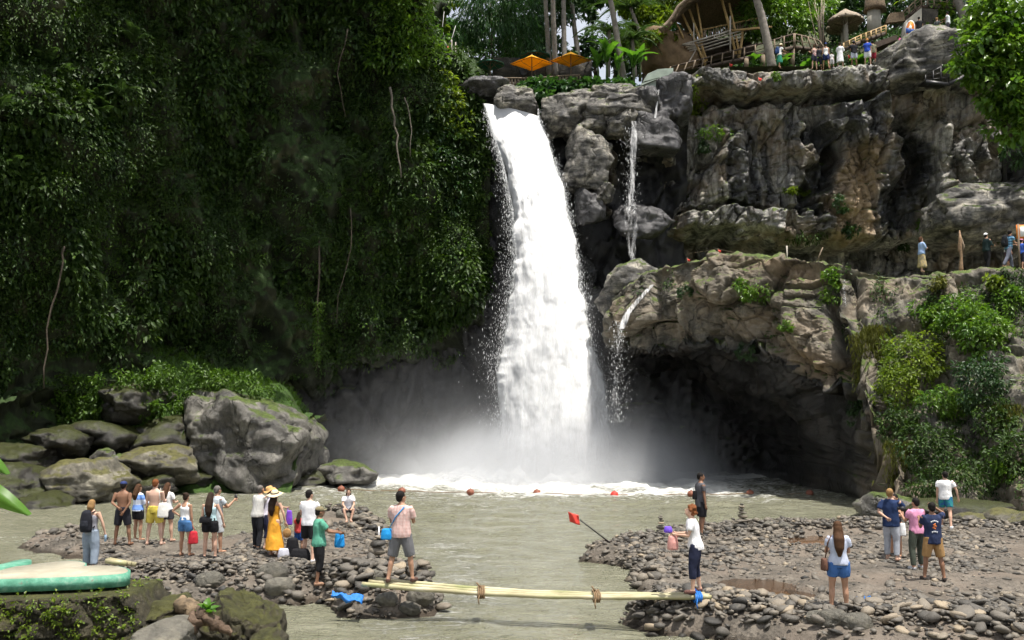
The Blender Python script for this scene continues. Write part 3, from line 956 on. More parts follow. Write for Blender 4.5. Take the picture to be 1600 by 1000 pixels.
k = np.clip(np.exp(rng.normal(-0.35, 0.55, len(CC))), 0.2, 2.6)
V, F = droplets(CC, 0.0075 * k, 0.032 * k * rng.uniform(0.6, 1.8, len(CC)))
tag(link('spray', mesh_np('spray', V, F, False), M['drops']), 'white droplets flying off the edges of the waterfall', 'spray', kind='stuff')

# heaped white water where the fall lands
Xs, Ys_ = np.meshgrid(np.linspace(-9, 9, 120), np.linspace(-4.2, 4.0, 70))
rr = np.hypot(Xs / 7.5, Ys_ / 3.6)
Zs = 1.9 * np.clip(1 - rr, 0, 1) ** 0.8 * (0.75 + 0.5 * fbm(Xs * 0.9, Ys_ * 0.9, 0 * Xs, 4, 401)) + 0.35 * ridged(Xs * 0.7, Ys_ * 0.9, 0 * Xs, 4, 402) * np.clip(1.1 - rr, 0, 1) - 0.12
bd = np.clip(1.3 - rr * 1.05, 0, 1)
o = link('splash', grid_mesh('splash', np.stack([Xs + FALL_BASE.x, Ys_ + FALL_BASE.y - 0.8, Zs], -1), {'body': bd.ravel()}), M['fall_core'])
tag(o, 'heaped white splash where the waterfall hits the pool', 'splash', kind='stuff')

# mist: a cloud of fine spray that rolls out from where the fall lands
t = NT('mist')
t.t.nodes.remove(t.b)
pv = t.n('ShaderNodeVolumePrincipled')
pv.inputs['Color'].default_value = (0.94, 0.96, 1.0, 1)
pv.inputs['Anisotropy'].default_value = 0.15
po = t.pos()
dx = t.math('SUBTRACT', po['X'], FALL_BASE.x)
dy = t.math('SUBTRACT', po['Y'], FALL_BASE.y - 1.3)
def sq(v, w): return t.math('POWER', t.math('MULTIPLY', v, 1.0 / w), 2.0)
def blob(wx_, wy_, wz_, k):
    s = t.math('ADD', t.math('ADD', sq(dx, wx_), sq(dy, wy_)), sq(po['Z'], wz_))
    return t.math('MULTIPLY', t.math('EXPONENT', t.math('MULTIPLY', s, -1.0)), k)
n1 = t.noise(0.28, 3, 0.55, None, 0.4)
nn = t.ramp(n1, [(0.36, 0.05), (0.66, 2.0)])
d = t.math('ADD', t.math('ADD', blob(4.5, 2.8, 1.9, 4.0), blob(2.8, 2.0, 9.0, 0.07)), t.math('MULTIPLY', t.math('ADD', blob(7.2, 3.2, 2.6, 0.26), blob(12.0, 4.2, 4.6, 0.03)), nn))
t.l(d, pv.inputs['Density'])
t.l(pv.outputs[0], t.out.inputs['Volume'])
M['mist'] = t.m
mb = MB(); mb.ball((FALL_BASE.x, FALL_BASE.y - 0.6, 0.5), (21, 7.0, 11), 32, 18)
V = np.concatenate(mb.V); V[:, 2] = np.maximum(V[:, 2], -0.6)
F = [np.concatenate(mb.Q), np.concatenate(mb.T)]
mist = link('mist', mesh_np('mist', V, F, True), M['mist'])
tag(mist, 'white mist rolling out from the foot of the waterfall', 'mist', kind='stuff')

# ------------------------------------------------------------------ boulders and rim rocks
def ico(level):
    bm = bmesh.new()
    bmesh.ops.create_icosphere(bm, subdivisions=level, radius=1.0)
    V = np.array([v.co[:] for v in bm.verts]); F = np.array([[v.index for v in f.verts] for f in bm.faces])
    bm.free()
    return V, F
def unit_(v): return v / np.linalg.norm(v, axis=-1, keepdims=True)
ICO = {k: ico(k) for k in (2, 3, 4, 5, 6)}
M['boulder'] = rock_mat('grey river boulder', (0.05, 0.048, 0.045), (0.125, 0.118, 0.105), (0.24, 0.225, 0.195), 0.7, 0.3, moss=0.30, wet=False, rough=0.6, bump=1.0, crack=0.7)
M['mossboulder'] = rock_mat('mossy boulder', (0.04, 0.038, 0.03), (0.12, 0.11, 0.085), (0.28, 0.26, 0.20), 0.8, 0.3, moss=0.32, moss_col=(0.10, 0.095, 0.03), wet=False, rough=0.7, bump=0.9)
M['darkboulder'] = rock_mat('dark wet boulder', (0.018, 0.017, 0.015), (0.045, 0.042, 0.036), (0.10, 0.092, 0.075), 0.8, 0.3, moss=0.55, moss_col=(0.035, 0.04, 0.010), wet=False, rough=0.45)
M['rimrock'] = rock_mat('pale layered rim rock', (0.035, 0.035, 0.037), (0.14, 0.132, 0.118), (0.36, 0.33, 0.27), 1.1, 0.8, moss=0.10, wet=False, rough=0.75, stretch=(0.5, 0.5, 1.8), crack=0.9)
M['blackrock'] = rock_mat('wet black rim rock', (0.025, 0.025, 0.028), (0.06, 0.058, 0.06), (0.13, 0.125, 0.125), 0.6, 0.4, moss=0.0, wet=False, rough=0.38, crack=0.9)
def rock(name, label, c, r, seed, m, level=4, rz=0.0, block=0.35, rough_=0.12, flat=0.0, strata=0.0, cat='boulder', group=None, freq=1.1, ry=0.0):
    V, F = ICO[level]
    s = seed * 3.17
    W_ = V.copy()
    if flat:                                            # flatter sides: push the sphere towards a rounded box
        W_ = W_ / (np.abs(W_) ** (2 + flat * 4)).sum(1, keepdims=True) ** (1 / (2 + flat * 4))
    # angular body: a soft intersection of random half-spaces, then joints and grain
    rs = np.random.default_rng(seed)
    K = 13
    pn = unit_(rs.normal(0, 1, (K, 3)))
    pd = rs.uniform(0.66, 1.0, K) + (1 - block) * 0.12
    q = np.clip(V @ pn.T / pd[None, :], 1e-4, None)
    hull = (q ** 30).sum(1) ** (-1 / 30)
    hull = np.clip(hull, 0.5, 1.35)
    k_ = 0.55 * sstep(0, 0.3, block) + 0.3
    W_ = W_ * (1 - k_ + k_ * hull)[:, None] * 1.06
    d = 0.35 * block * blocks(V[:, 0] * freq * 1.6 + s, V[:, 1] * freq * 1.6, V[:, 2] * freq * 1.6, seed, 0.6, 0.07) + rough_ * 0.8 * fbm(V[:, 0] * 2.3 + s, V[:, 1] * 2.3, V[:, 2] * 2.3, 5, seed + 1) \
        + 0.30 * rough_ * ridged(V[:, 0] * 2.2 + s, V[:, 1] * 2.2, V[:, 2] * 2.8, 5, seed + 3) - 0.25 * rough_
    if strata:
        d = d - strata * gauss(np.abs(vnoise(V[:, 0] * 0.3 + s, V[:, 1] * 0.3, V[:, 2] * 5.0, seed + 5)), 0, 0.12)
    W_ = W_ * (1 + d)[:, None] * np.array(r)
    me = mesh_np(name, W_, F)
    o = link(name, me, m)
    o.location = c
    o.rotation_euler = (0, ry, rz)
    return tag(o, label, cat, group)
def rock_px(name, label, x0, y0, x1, y1, Y, depth, seed, m, **kw):
    """a rock that fills the photograph's box x0..x1, y0..y1 at distance Y"""
    a, b = A(x0, y1, Y), A(x1, y0, Y)
    c = (a + b) / 2
    return rock(name, label, c, ((b.x - a.x) / 2 * 0.94, depth, (b.z - a.z) / 2 * 0.94), seed, m, **kw)

# left bank boulders
rock_px('giant_boulder', 'giant grey boulder at the foot of the grassy mound', 294, 624, 490, 768, 55.0, 3.4, 11, M['boulder'], level=6, block=0.17, rough_=0.10, flat=0.30, freq=0.9)
BL = [('pale lichened boulder on the left shore behind the bathers', 60, 728, 210, 800, 47.5, 2.2, 21, 'mossboulder', 5),
      ('brown boulder with yellow moss left of the giant boulder', 198, 698, 300, 752, 50.5, 1.8, 22, 'mossboulder', 5),
      ('small pale pointed rock between the two mossy boulders', 140, 704, 178, 738, 49.5, 0.9, 23, 'boulder', 4),
      ('small rounded rock right of the pale pointed rock', 172, 712, 196, 742, 49.0, 0.6, 24, 'boulder', 4),
      ('dark slab under the right end of the giant boulder', 470, 690, 512, 730, 58.0, 1.2, 25, 'boulder', 4),
      ('wet greenish boulder at the edge of the pool near the mist', 505, 720, 584, 758, 55.5, 1.3, 26, 'boulder', 4),
      ('dark boulder at the left edge above the water', -40, 735, 70, 805, 45.0, 2.2, 27, 'darkboulder', 5),
      ('large dark mossy boulder on the upper left shore', -30, 690, 66, 745, 48.0, 2.2, 28, 'darkboulder', 5),
      ('dark wedge-shaped boulder beside the mossy slope', 50, 664, 130, 716, 50.5, 2.0, 29, 'darkboulder', 5),
      ('grey boulder half hidden under the grassy mound', 170, 598, 255, 660, 54.0, 2.2, 30, 'darkboulder', 5),
      ('dark cleft boulder above the brown mossy boulder', 130, 660, 205, 705, 52.0, 1.8, 31, 'darkboulder', 4),
      ('black boulder in the gap beside the giant boulder', 200, 655, 295, 712, 54.0, 1.8, 32, 'darkboulder', 4),
      ('flat dark boulder below the brown mossy boulder', 255, 735, 350, 765, 52.5, 1.2, 33, 'darkboulder', 4),
      ('low wet black rock at the waterline on the far left', 20, 770, 110, 812, 44.0, 1.2, 35, 'darkboulder', 4),
      ('low dark rock along the shore behind the yellow shorts', 215, 745, 275, 775, 49.0, 0.9, 36, 'darkboulder', 4),
      ('small dark rock at the right foot of the giant boulder', 430, 735, 520, 764, 56.5, 1.0, 37, 'darkboulder', 4)]
for lab, x0, y0, x1, y1, Y, dep, sd, m, lv in BL:
    rock_px('boulder', lab, x0, y0, x1, y1, Y, dep, sd, M[m], level=lv, block=0.28, rough_=0.12, flat=0.15, rz=0.3 * (sd % 3 - 1), group='boulders on the left shore')

# waterfall rim rocks
RR = [('square rim boulder standing between the two channels of the lip', 776, 138, 838, 184, 63.0, 1.3, 41, 'rimrock', .4),
      ('long dark rim slab at the left end of the waterfall lip', 716, 126, 792, 162, 63.8, 1.6, 42, 'blackrock', .3),
      ('pale cracked rim boulder just right of the waterfall lip', 846, 146, 920, 216, 62.8, 1.6, 43, 'rimrock', .3),
      ('long rounded rim boulder below the banana plants', 922, 138, 1006, 186, 62.6, 1.6, 44, 'rimrock', .4),
      ('dark rounded rock at the right end of the long rim boulder', 984, 146, 1030, 190, 62.4, 1.2, 45, 'blackrock', .2),
      ('layered tan rock below the long rim boulder', 904, 174, 962, 212, 62.3, 1.4, 46, 'rimrock', .5),
      ('pale layered rock left of the thin trickle', 946, 178, 992, 216, 62.0, 1.2, 47, 'rimrock', .4),
      ('black wet block above the thin trickle', 986, 184, 1062, 246, 62.0, 1.2, 48, 'blackrock', .3),
      ('dark shiny rim rock with a groove of water', 1022, 128, 1078, 190, 62.6, 1.3, 49, 'blackrock', .35),
      ('tall knobbly grey pillar of rock beside the falls', 882, 206, 952, 300, 61.8, 1.4, 50, 'rimrock', .25),
      ('small bright wet rock on the cliff beside the falls', 928, 290, 956, 318, 61.2, 0.8, 51, 'boulder', .2),
      ('dark wet knob below the rock pillar', 898, 300, 940, 350, 61.4, 0.9, 52, 'blackrock', .2),
      ('rounded black block the water veil runs over', 966, 322, 1042, 376, 61.6, 1.1, 53, 'blackrock', .2),
      ('wet grey-green ledge that catches the side stream', 946, 412, 1034, 500, 59.4, 2.0, 54, 'rimrock', .35),
      ('grey rounded boulder above the left end of the lip', 690, 98, 724, 124, 65.5, 1.0, 55, 'rimrock', .2),
      ('pale jutting rock shelf above the path on the right', 1478, 290, 1640, 372, 60.5, 2.2, 56, 'rimrock', .3),
      ('large grey crag below the sitting man on the clifftop', 1380, 66, 1486, 142, 63.6, 2.2, 57, 'rimrock', .25)]
for lab, x0, y0, x1, y1, Y, dep, sd, m, fl in RR:
    rock_px('cliff_rock', lab, x0, y0, x1, y1, Y, dep, sd, M[m], level=5, block=0.26, rough_=0.10, flat=fl, strata=0.10 if m == 'rimrock' else 0.0, group='rocks of the waterfall rim and cliff')
# right shore rocks at the foot of the terrace
for lab, x0, y0, x1, y1, Y, dep, sd, m in (
        ('smooth grey rock shelf at the water right of the cave', 1345, 772, 1440, 822, 39.0, 1.6, 71, 'boulder'),
        ('brown flat rock behind the man in blue shorts', 1488, 800, 1545, 828, 36.0, 1.0, 72, 'mossboulder'),
        ('yellowish boulder at the foot of the terrace', 1534, 796, 1592, 830, 35.5, 1.0, 73, 'mossboulder'),
        ('yellowish boulder cut by the right edge of the photo', 1576, 800, 1650, 834, 34.5, 1.0, 74, 'mossboulder'),
        ('long dark rock ledge behind the photographers', 1400, 778, 1560, 815, 38.0, 1.6, 75, 'darkboulder')):
    rock_px('shore_rock', lab, x0, y0, x1, y1, Y, dep, sd, M[m], level=4, block=0.16, rough_=0.10, flat=0.1, group='rocks at the foot of the terrace')
# pebble heap behind the phone holder on the far shore
# ------------------------------------------------------------------ grassy mound behind the giant boulder
MT = [(20, 610), (90, 572), (150, 548), (185, 532), (215, 524), (250, 548), (300, 568), (350, 585), (400, 598), (440, 612), (470, 650)]
def mound_z(x, y):
    px = 800 + FPX * x / 57.0
    top = wz(interp(px, MT), 57.0)
    f = sstep(50.0, 57.5, y + 0.8 * fbm(x * 0.4, y * 0.4, 0 * x, 3, 121))
    return -0.8 + (top + 0.8) * f ** 0.8 + 0.35 * fbm(x * 0.6, y * 0.6, 0 * x, 4, 120) * f
Xm, Ym = np.meshgrid(np.linspace(-30, -11.0, 150), np.linspace(47, 62, 120))
Zm = mound_z(Xm, Ym)
M['mossground'] = rock_mat('mossy slope', (0.02, 0.022, 0.010), (0.04, 0.045, 0.016), (0.08, 0.085, 0.03), 0.9, 0.0, moss=0.9, moss_col=(0.035, 0.075, 0.010), wet=False)
tag(link('grassy_mound', grid_mesh('grassy_mound', np.stack([Xm, Ym, Zm], -1)), M['mossground']), 'grassy mound rising behind the giant boulder', 'mound', kind='structure')

# ------------------------------------------------------------------ plateau and hill above the cliffs
def plateau_z(x, y):
    px = 800 + FPX * x / 66.0
    rim = wz(interp(px, [(600, 40), (700, 112), (760, 140), (850, 150), (1000, 138), (1040, 122), (1090, 110), (1200, 107), (1300, 107), (1400, 100), (1450, 72), (1500, 62), (1700, 58)]), 65.5)
    rise = np.clip(y - 66.5, 0, 60)
    k = interp(px, [(600, 0.2), (760, 0.16), (1000, 0.10), (1080, 0.22), (1250, 0.36), (1400, 0.40), (1700, 0.4)])
    return rim - 0.15 + rise * k + 0.3 * fbm(x * 0.3, y * 0.3, 0 * x, 3, 130) * np.clip(rise / 4, 0, 1)
def pz(x, y): return float(plateau_z(np.array([float(x)]), np.array([float(y)]))[0])
Xh, Yh = np.meshgrid(np.linspace(-14, 75, 180), np.linspace(64.6, 150, 150))
M['forestfloor'] = simple('forest floor', (0.045, 0.05, 0.02), 0.95, 0.5, 0.9, 0.6, 6)
tag(link('hillside', grid_mesh('hillside', np.stack([Xh, Yh, plateau_z(Xh, Yh)], -1)), M['forestfloor']), 'wooded ground above the cliffs', 'hillside', kind='structure')
def top_at(px, py, Y):
    """a standing place on the plateau at distance Y below the pixel column px"""
    p = A(px, py, Y)
    return p

# ------------------------------------------------------------------ foliage helpers
def unit(v): return v / (np.linalg.norm(v, axis=-1, keepdims=True) + 1e-9)
def leaf_arrays(C, D, N, L, Wd, fold=0.25):
    """one folded two-triangle leaf per row: base C, direction D, face normal N, length L, width Wd"""
    n = len(C)
    D = unit(D)
    S = unit(np.cross(D, N))
    N = np.cross(S, D)
    L = np.broadcast_to(np.asarray(L, float), (n,))[:, None]; Wd = np.broadcast_to(np.asarray(Wd, float), (n,))[:, None]
    V = np.empty((n, 4, 3))
    V[:, 0] = C
    mid = C + D * L * 0.45
    V[:, 1] = mid + S * Wd / 2 + N * Wd * fold
    V[:, 2] = C + D * L - N * L * 0.12
    V[:, 3] = mid - S * Wd / 2 + N * Wd * fold
    i = np.arange(n)[:, None] * 4
    F = np.concatenate([i + np.array([[0, 1, 2]]), i + np.array([[0, 2, 3]])])
    return V.reshape(-1, 3), F
def leaf_mesh(name, C, D, N, L, Wd, tint, fold=0.25):
    V, F = leaf_arrays(C, D, N, L, Wd, fold)
    return mesh_np(name, V, F, False, {'tint': np.repeat(np.clip(tint, 0, 1), 4)})
def rdir(n):
    return unit(rng.normal(0, 1, (n, 3)))
def clump_leaves(centers, radius, per, L, out=None, droop=0.35, squash=0.75, asp=0.45, jit=0.35):
    """leaves spread through clumps: outer half of each clump denser, tips out and a little down"""
    m = len(centers)
    n = m * per
    ci = np.repeat(np.arange(m), per)
    d = rdir(n)
    if out is not None:
        o = out[ci]
        d = unit(d + o * 0.7)
    r = radius[ci] if hasattr(radius, '__len__') else np.full(n, radius)
    rr = r * rng.random(n) ** 0.4
    off = d * rr[:, None]
    off[:, 2] *= squash
    C = centers[ci] + off
    D = d * 0.8 + rdir(n) * 0.6
    D[:, 2] -= droop
    N = rdir(n) * 0.6 + np.array([0, -0.15, 0.9])
    Ls = L * rng.uniform(1 - jit, 1 + jit, n)
    tint = np.clip(rng.normal(0.42, 0.22, n) + np.repeat(rng.normal(0, 0.16, m), per), 0, 1)
    return C, D, N, Ls, Ls * asp, tint
def cat_leaves(parts):
    return [np.concatenate([p[i] for p in parts]) for i in range(6)]
LG = {'jungle': leaf_mat('creeper leaves', (0.011, 0.028, 0.006), (0.029, 0.068, 0.010), (0.080, 0.140, 0.020), 0.28, 0.55),
      'bright': leaf_mat('bright broad leaves', (0.040, 0.095, 0.016), (0.085, 0.18, 0.024), (0.19, 0.30, 0.045), 0.42, 0.30),
      'deep': leaf_mat('deep green leaves', (0.012, 0.034, 0.014), (0.026, 0.066, 0.022), (0.055, 0.12, 0.035), 0.3, 0.42),
      'bamboo': leaf_mat('bamboo leaves', (0.014, 0.045, 0.016), (0.030, 0.085, 0.028), (0.07, 0.16, 0.05), 0.4, 0.42),
      'yellow': leaf_mat('sunny yellow green leaves', (0.06, 0.105, 0.012), (0.12, 0.19, 0.02), (0.24, 0.31, 0.04), 0.45, 0.4),
      'palm': leaf_mat('palm frond', (0.022, 0.052, 0.018), (0.048, 0.095, 0.032), (0.10, 0.16, 0.06), 0.3, 0.4),
      'banana': leaf_mat('banana leaf', (0.045, 0.12, 0.02), (0.075, 0.19, 0.025), (0.13, 0.27, 0.04), 0.45, 0.38),
      'grass': leaf_mat('wet grass', (0.025, 0.055, 0.008), (0.055, 0.125, 0.012), (0.11, 0.20, 0.02), 0.35, 0.45),
      'moss': leaf_mat('hanging moss', (0.035, 0.05, 0.008), (0.085, 0.10, 0.015), (0.17, 0.18, 0.03), 0.3, 0.6)}
M['bark'] = simple('tree bark', (0.085, 0.068, 0.05), 0.9, 0.45, 5, 0.7, 14)
M['palmbark'] = simple('pale palm bark', (0.20, 0.18, 0.155), 0.9, 0.35, 4, 0.7, 16)
M['stem'] = simple('green stem', (0.06, 0.085, 0.03), 0.7, 0.3, 6)

def branchy(mb, base, top, r0, limbs, spread, seed, bend=0.1):
    rs = random.Random(seed)
    base, top = Vector(base), Vector(top)
    H = (top - base).length
    pts, rad = [], []
    for i in range(9):
        f = i / 8
        pts.append(base.lerp(top, f) + Vector((rs.uniform(-1, 1), rs.uniform(-1, 1), 0)) * bend * H * 0.12 * (0 < i < 8))
        rad.append(r0 * (1 - 0.72 * f) * (1.25 if i == 0 else 1))
    mb.tube(pts, rad, 8)
    for k in range(limbs):
        f = rs.uniform(0.45, 0.97)
        p = base.lerp(top, f)
        a = k * 2.4 + rs.uniform(-.4, .4)
        q = p + Vector((cos(a) * spread * rs.uniform(.5, 1), sin(a) * spread * rs.uniform(.5, 1), spread * rs.uniform(0.2, 0.8)))
        mid = p.lerp(q, 0.5) + Vector((0, 0, 0.12 * spread))
        mb.tube([p, mid, q], [r0 * 0.42 * (1.1 - f), r0 * 0.26 * (1.1 - f) + 0.008, 0.012], 5)
def tree(label, base, height, crowns, kind, L, per=26, clumps=70, r0=0.25, seed=1, name='tree', lean=(0, 0), asp=0.45, droop=0.35, group='trees above the cliffs', clump_r=None, limbs=9):
    """crowns: (dx, dy, dz, rx, ry, rz) lobes measured from the base"""
    root = empty(name, base, 0, label, 'tree', group)
    mb = MB()
    branchy(mb, (0, 0, -0.5), (lean[0], lean[1], height * 0.86), r0, limbs, max(c[3] for c in crowns) * 0.7, seed)
    mb.build('trunk', M['bark'], root, True)
    parts = []
    for (dx, dy, dz, rx, ry, rz) in crowns:
        k = max(6, int(clumps * (rx * ry * rz) ** (2 / 3) / sum((c[3] * c[4] * c[5]) ** (2 / 3) for c in crowns)))
        d = rdir(k)
        rr = rng.random(k) ** 0.38
        C = d * rr[:, None] * np.array([rx, ry, rz]) * rng.uniform(0.8, 1.1, (k, 1)) + np.array([dx, dy, dz])
        cr = (clump_r or (0.30 * (rx * ry * rz) ** (1 / 3))) * rng.uniform(0.6, 1.25, k)
        parts.append(clump_leaves(C, cr, per, L, d, droop, 0.7, asp))
    link('crown', leaf_mesh('crown', *cat_leaves(parts)), LG[kind], root)
    return root
def bush(label, c, r, kind, L, clumps=14, per=22, name='shrub', cat='shrub', group=None, asp=0.45, droop=0.3, squash=1.0, stems=5, out=(0, -0.5, 0.3)):
    """a small leafy plant rooted at c; r = (rx, ry, rz)"""
    root = empty(name, c, 0, label, cat, group)
    k = clumps
    d = rdir(k)
    d = unit(d + np.array(out) * 0.6)
    C = d * (rng.random((k, 1)) ** 0.45) * np.array(r) + np.array(out) * np.array(r) * 0.3
    cr = 0.36 * (r[0] * r[1] * r[2]) ** (1 / 3) * rng.uniform(0.7, 1.3, k)
    link('foliage', leaf_mesh('foliage', *clump_leaves(C, cr, per, L, d, droop, squash, asp)), LG[kind], root)
    mb = MB()
    for i in range(stems):
        q = C[i % k]
        mb.tube([(0, 0.05, 0), tuple(q * 0.5 + np.array([0, 0, 0.05])), tuple(q)], [0.022, 0.015, 0.006], 5)
    mb.build('stem', M['stem'], root)
    return root

# ------------------------------------------------------------------ creepers and leaves on the left cliff
nvv, nuu = Pl.shape[:2]
def on_wall(i, j):
    return Pl[i, j], NlF[i, j]
m = 13500
ii = rng.integers(4, 292, m); jj = rng.integers(0, nuu, m)
pr, nr = Pl[ii, jj], NlF[ii, jj]
pp = np.array([proj(p) for p in pr])
dens = 0.62 + 0.75 * fbm(pr[:, 0] * 0.22, pr[:, 1] * 0.2, pr[:, 2] * 0.14, 3, 140)
bare = gauss(pp[:, 0], 380, 60) * gauss(pp[:, 1], 200, 95) * 0.9 + gauss(pp[:, 0], 490, 45) * gauss(pp[:, 1], 230, 70) * 0.8 + gauss(pp[:, 0], 345, 40) * gauss(pp[:, 1], 420, 80) * 0.5
edge = sstep(0, 30, 768 - pu[jj])
keep = (rng.random(m) < (dens + 0.08 - 0.35 * bare) * edge) & (ii < 252 + 18 * fbm(pr[:, 0] * 0.4, 0 * pr[:, 0], 0 * pr[:, 0], 2, 141))
C0, N0 = pr[keep] + nr[keep] * 0.12, nr[keep]
lsz = 0.18 + 0.16 * sstep(-.3, .5, fbm(C0[:, 0] * 0.25, C0[:, 1] * 0.2, C0[:, 2] * 0.25, 2, 143))
big = rng.uniform(0.35, 0.95, len(C0)) * (0.75 + 0.5 * (vnoise(C0[:, 0] * 0.3, C0[:, 1] * 0.3, C0[:, 2] * 0.3, 142)))
parts = [clump_leaves(C0, big, 24, np.repeat(lsz, 24), N0, 0.75, 1.15, 0.52, 0.5)]
mm_ = 2600
i2 = rng.integers(90, 262, mm_); j2 = rng.integers(0, nuu, mm_)
q2 = Pl[i2, j2]; pp2 = np.array([proj(p) for p in q2])
wm = gauss(pp2[:, 0], 640, 130) * gauss(pp2[:, 1], 440, 120) + .5 * gauss(pp2[:, 0], 100, 140) * gauss(pp2[:, 1], 420, 160)
k2 = rng.random(mm_) < wm * 1.3
moss_parts = clump_leaves(q2[k2] + NlF[i2, j2][k2] * .06, rng.uniform(.3, .7, k2.sum()), 34, .13, NlF[i2, j2][k2], .5, 1.0, .6, .4)
tag(link('cliff_moss', leaf_mesh('cliff_moss', *moss_parts), LG['grass']), 'fine moss and tiny ferns on the bulging lower left cliff', 'moss', kind='stuff')
# long strands that hang down the face
st = rng.choice(np.where(keep & (ii < 200))[0], 240)
SC_, SN_ = [], []
for s in st:
    ln = rng.uniform(1.2, 5.0)
    k = int(ln / 0.09)
    base = pr[s] + nr[s] * rng.uniform(0.3, 0.9)
    zz = -np.arange(k) * 0.09
    SC_.append(base + np.stack([rng.normal(0, 0.07, k) + 0.15 * np.sin(zz + s), rng.normal(0, 0.07, k), zz], -1))
SC_ = np.concatenate(SC_)
k = len(SC_)
dd = rdir(k); dd[:, 2] = -1.0
parts.append((SC_, dd, rdir(k) + np.array([0, -0.8, 0.4]), rng.uniform(0.10, 0.24, k), rng.uniform(0.05, 0.11, k), np.clip(rng.normal(0.4, 0.2, k), 0, 1)))
o = link('cliff_creepers', leaf_mesh('cliff_creepers', *cat_leaves(parts)), LG['jungle'])
tag(o, 'dense creepers and small leaves covering the tall left cliff', 'creepers', kind='stuff')
print('creeper leaves', len(C0) * 24 + k)

# fern fronds that stand out of the wall
def frond_mesh(name, n=18, length=1.0, width=0.22, arch=0.35, droop=0.55, pair=0.34):
    C, D, N, L, Wd, T = [], [], [], [], [], []
    for i in range(n):
        f = (i + 0.6) / n
        x = length * f
        z = arch * length * sin(f * pi * 0.55) - droop * length * f * f
        for s in (-1, 1):
            C.append((x, 0, z)); D.append((0.55 + 0.2 * f, s, -0.25 - 0.3 * f)); N.append((0, 0, 1))
            L.append(pair * length * (1 - 0.75 * f ** 1.6) * (0.55 + 0.45 * min(1, f * 5))); Wd.append(width * length * 0.28); T.append(0.5 + rng.normal(0, 0.12))
    V, F = leaf_arrays(np.array(C), np.array(D, float), np.array(N, float), np.array(L), np.array(Wd), 0.1)
    mb = MB()
    mb.tube([(length * f, 0, arch * length * sin(f * pi * 0.55) - droop * length * f * f) for f in np.linspace(0, 1, 7)], [0.014 * length * (1.1 - f) for f in np.linspace(0, 1, 7)], 4)
    n0 = len(V)
    VV = np.concatenate([V] + [np.concatenate(mb.V)])
    FF = [F, mb.T[0] + n0, mb.Q[0] + n0]
    return mesh_np(name, VV, FF, False, {'tint': np.concatenate([np.repeat(T, 4), np.full(len(VV) - n0, 0.35)])})
FERN = frond_mesh('fern_frond', 16, 1.0, 0.3)
PALMF = frond_mesh('palm_frond', 26, 1.0, 0.16, 0.32, 0.75, 0.26)
def add_fronds(root, me, mat_, n, length, z=0.0, up=0.5, seed=0, name='frond', a0=0.0, span=2 * pi):
    rs = random.Random(seed)
    if not me.materials: me.materials.append(mat_)
    for i in range(n):
        o = bpy.data.objects.new(name, me)
        COL.objects.link(o)
        o.parent = root
        s = length * rs.uniform(0.75, 1.1)
        o.scale = (s, s, s)
        o.location = (0, 0, z)
        o.rotation_euler = (rs.uniform(-.25, .25), -(up + rs.uniform(-.35, .35)), a0 + span * i / n + rs.uniform(-.25, .25))
def wall_point(px, py):
    d = Pl[10:300].reshape(-1, 3)
    q = np.array(ray(px, py)); q /= np.linalg.norm(q)
    v = d - np.array([0, 0, CAM_H]); tt = v @ q
    off = np.linalg.norm(v - tt[:, None] * q, axis=1)
    ok = np.where(off < 0.5)[0]
    i = ok[np.argmin(tt[ok])] if len(ok) else np.argmin(off)
    return Vector(d[i])
FE = [(115, 130), (150, 150), (165, 160), (160, 175), (185, 165), (90, 95), (20, 175), (30, 260), (12, 350), (85, 205), (210, 60), (70, 370), (265, 265), (500, 175), (535, 165), (560, 250), (255, 60), (480, 390), (640, 330), (700, 260), (430, 90)]
FEL = ['fern on the upper left cliff, first of a descending row of four', 'fern on the upper left cliff, second of a descending row of four', 'fern on the upper left cliff, right end of the row of four', 'fern just under the row of four on the upper left cliff',
       'lone fern right of the row of four on the left cliff', 'fern above the row of four on the left cliff', 'fern at the left edge high on the cliff', 'fern at the left edge halfway up the cliff', 'fern at the left edge above the mound',
       'fern below the row of four on the left cliff', 'fern near the top edge of the left cliff, left of another', 'fern low on the left cliff beside the dark slender vine', 'fern beside the bare brown rock on the left cliff', 'fern right of the bare brown rock on the left cliff',
       'fern left of the pale woody vine', 'fern below the end of the thin straight vine', 'fern near the top edge of the left cliff, right of another', 'fern above the moss-wrapped hanging root', 'fern on the mossy bulge below the pale woody vine', 'fern close to the falls under the dark leafy bush', 'fern high in the middle of the left cliff']
for i, (a, b) in enumerate(FE):
    p = wall_point(a, b)
    r_ = empty('fern', (p.x, p.y - 0.3, p.z), 0, FEL[i], 'fern', 'ferns on the left cliff')
    add_fronds(r_, FERN, LG['palm'], 6, 1.25, 0, 0.35, i, 'frond', -pi, pi)
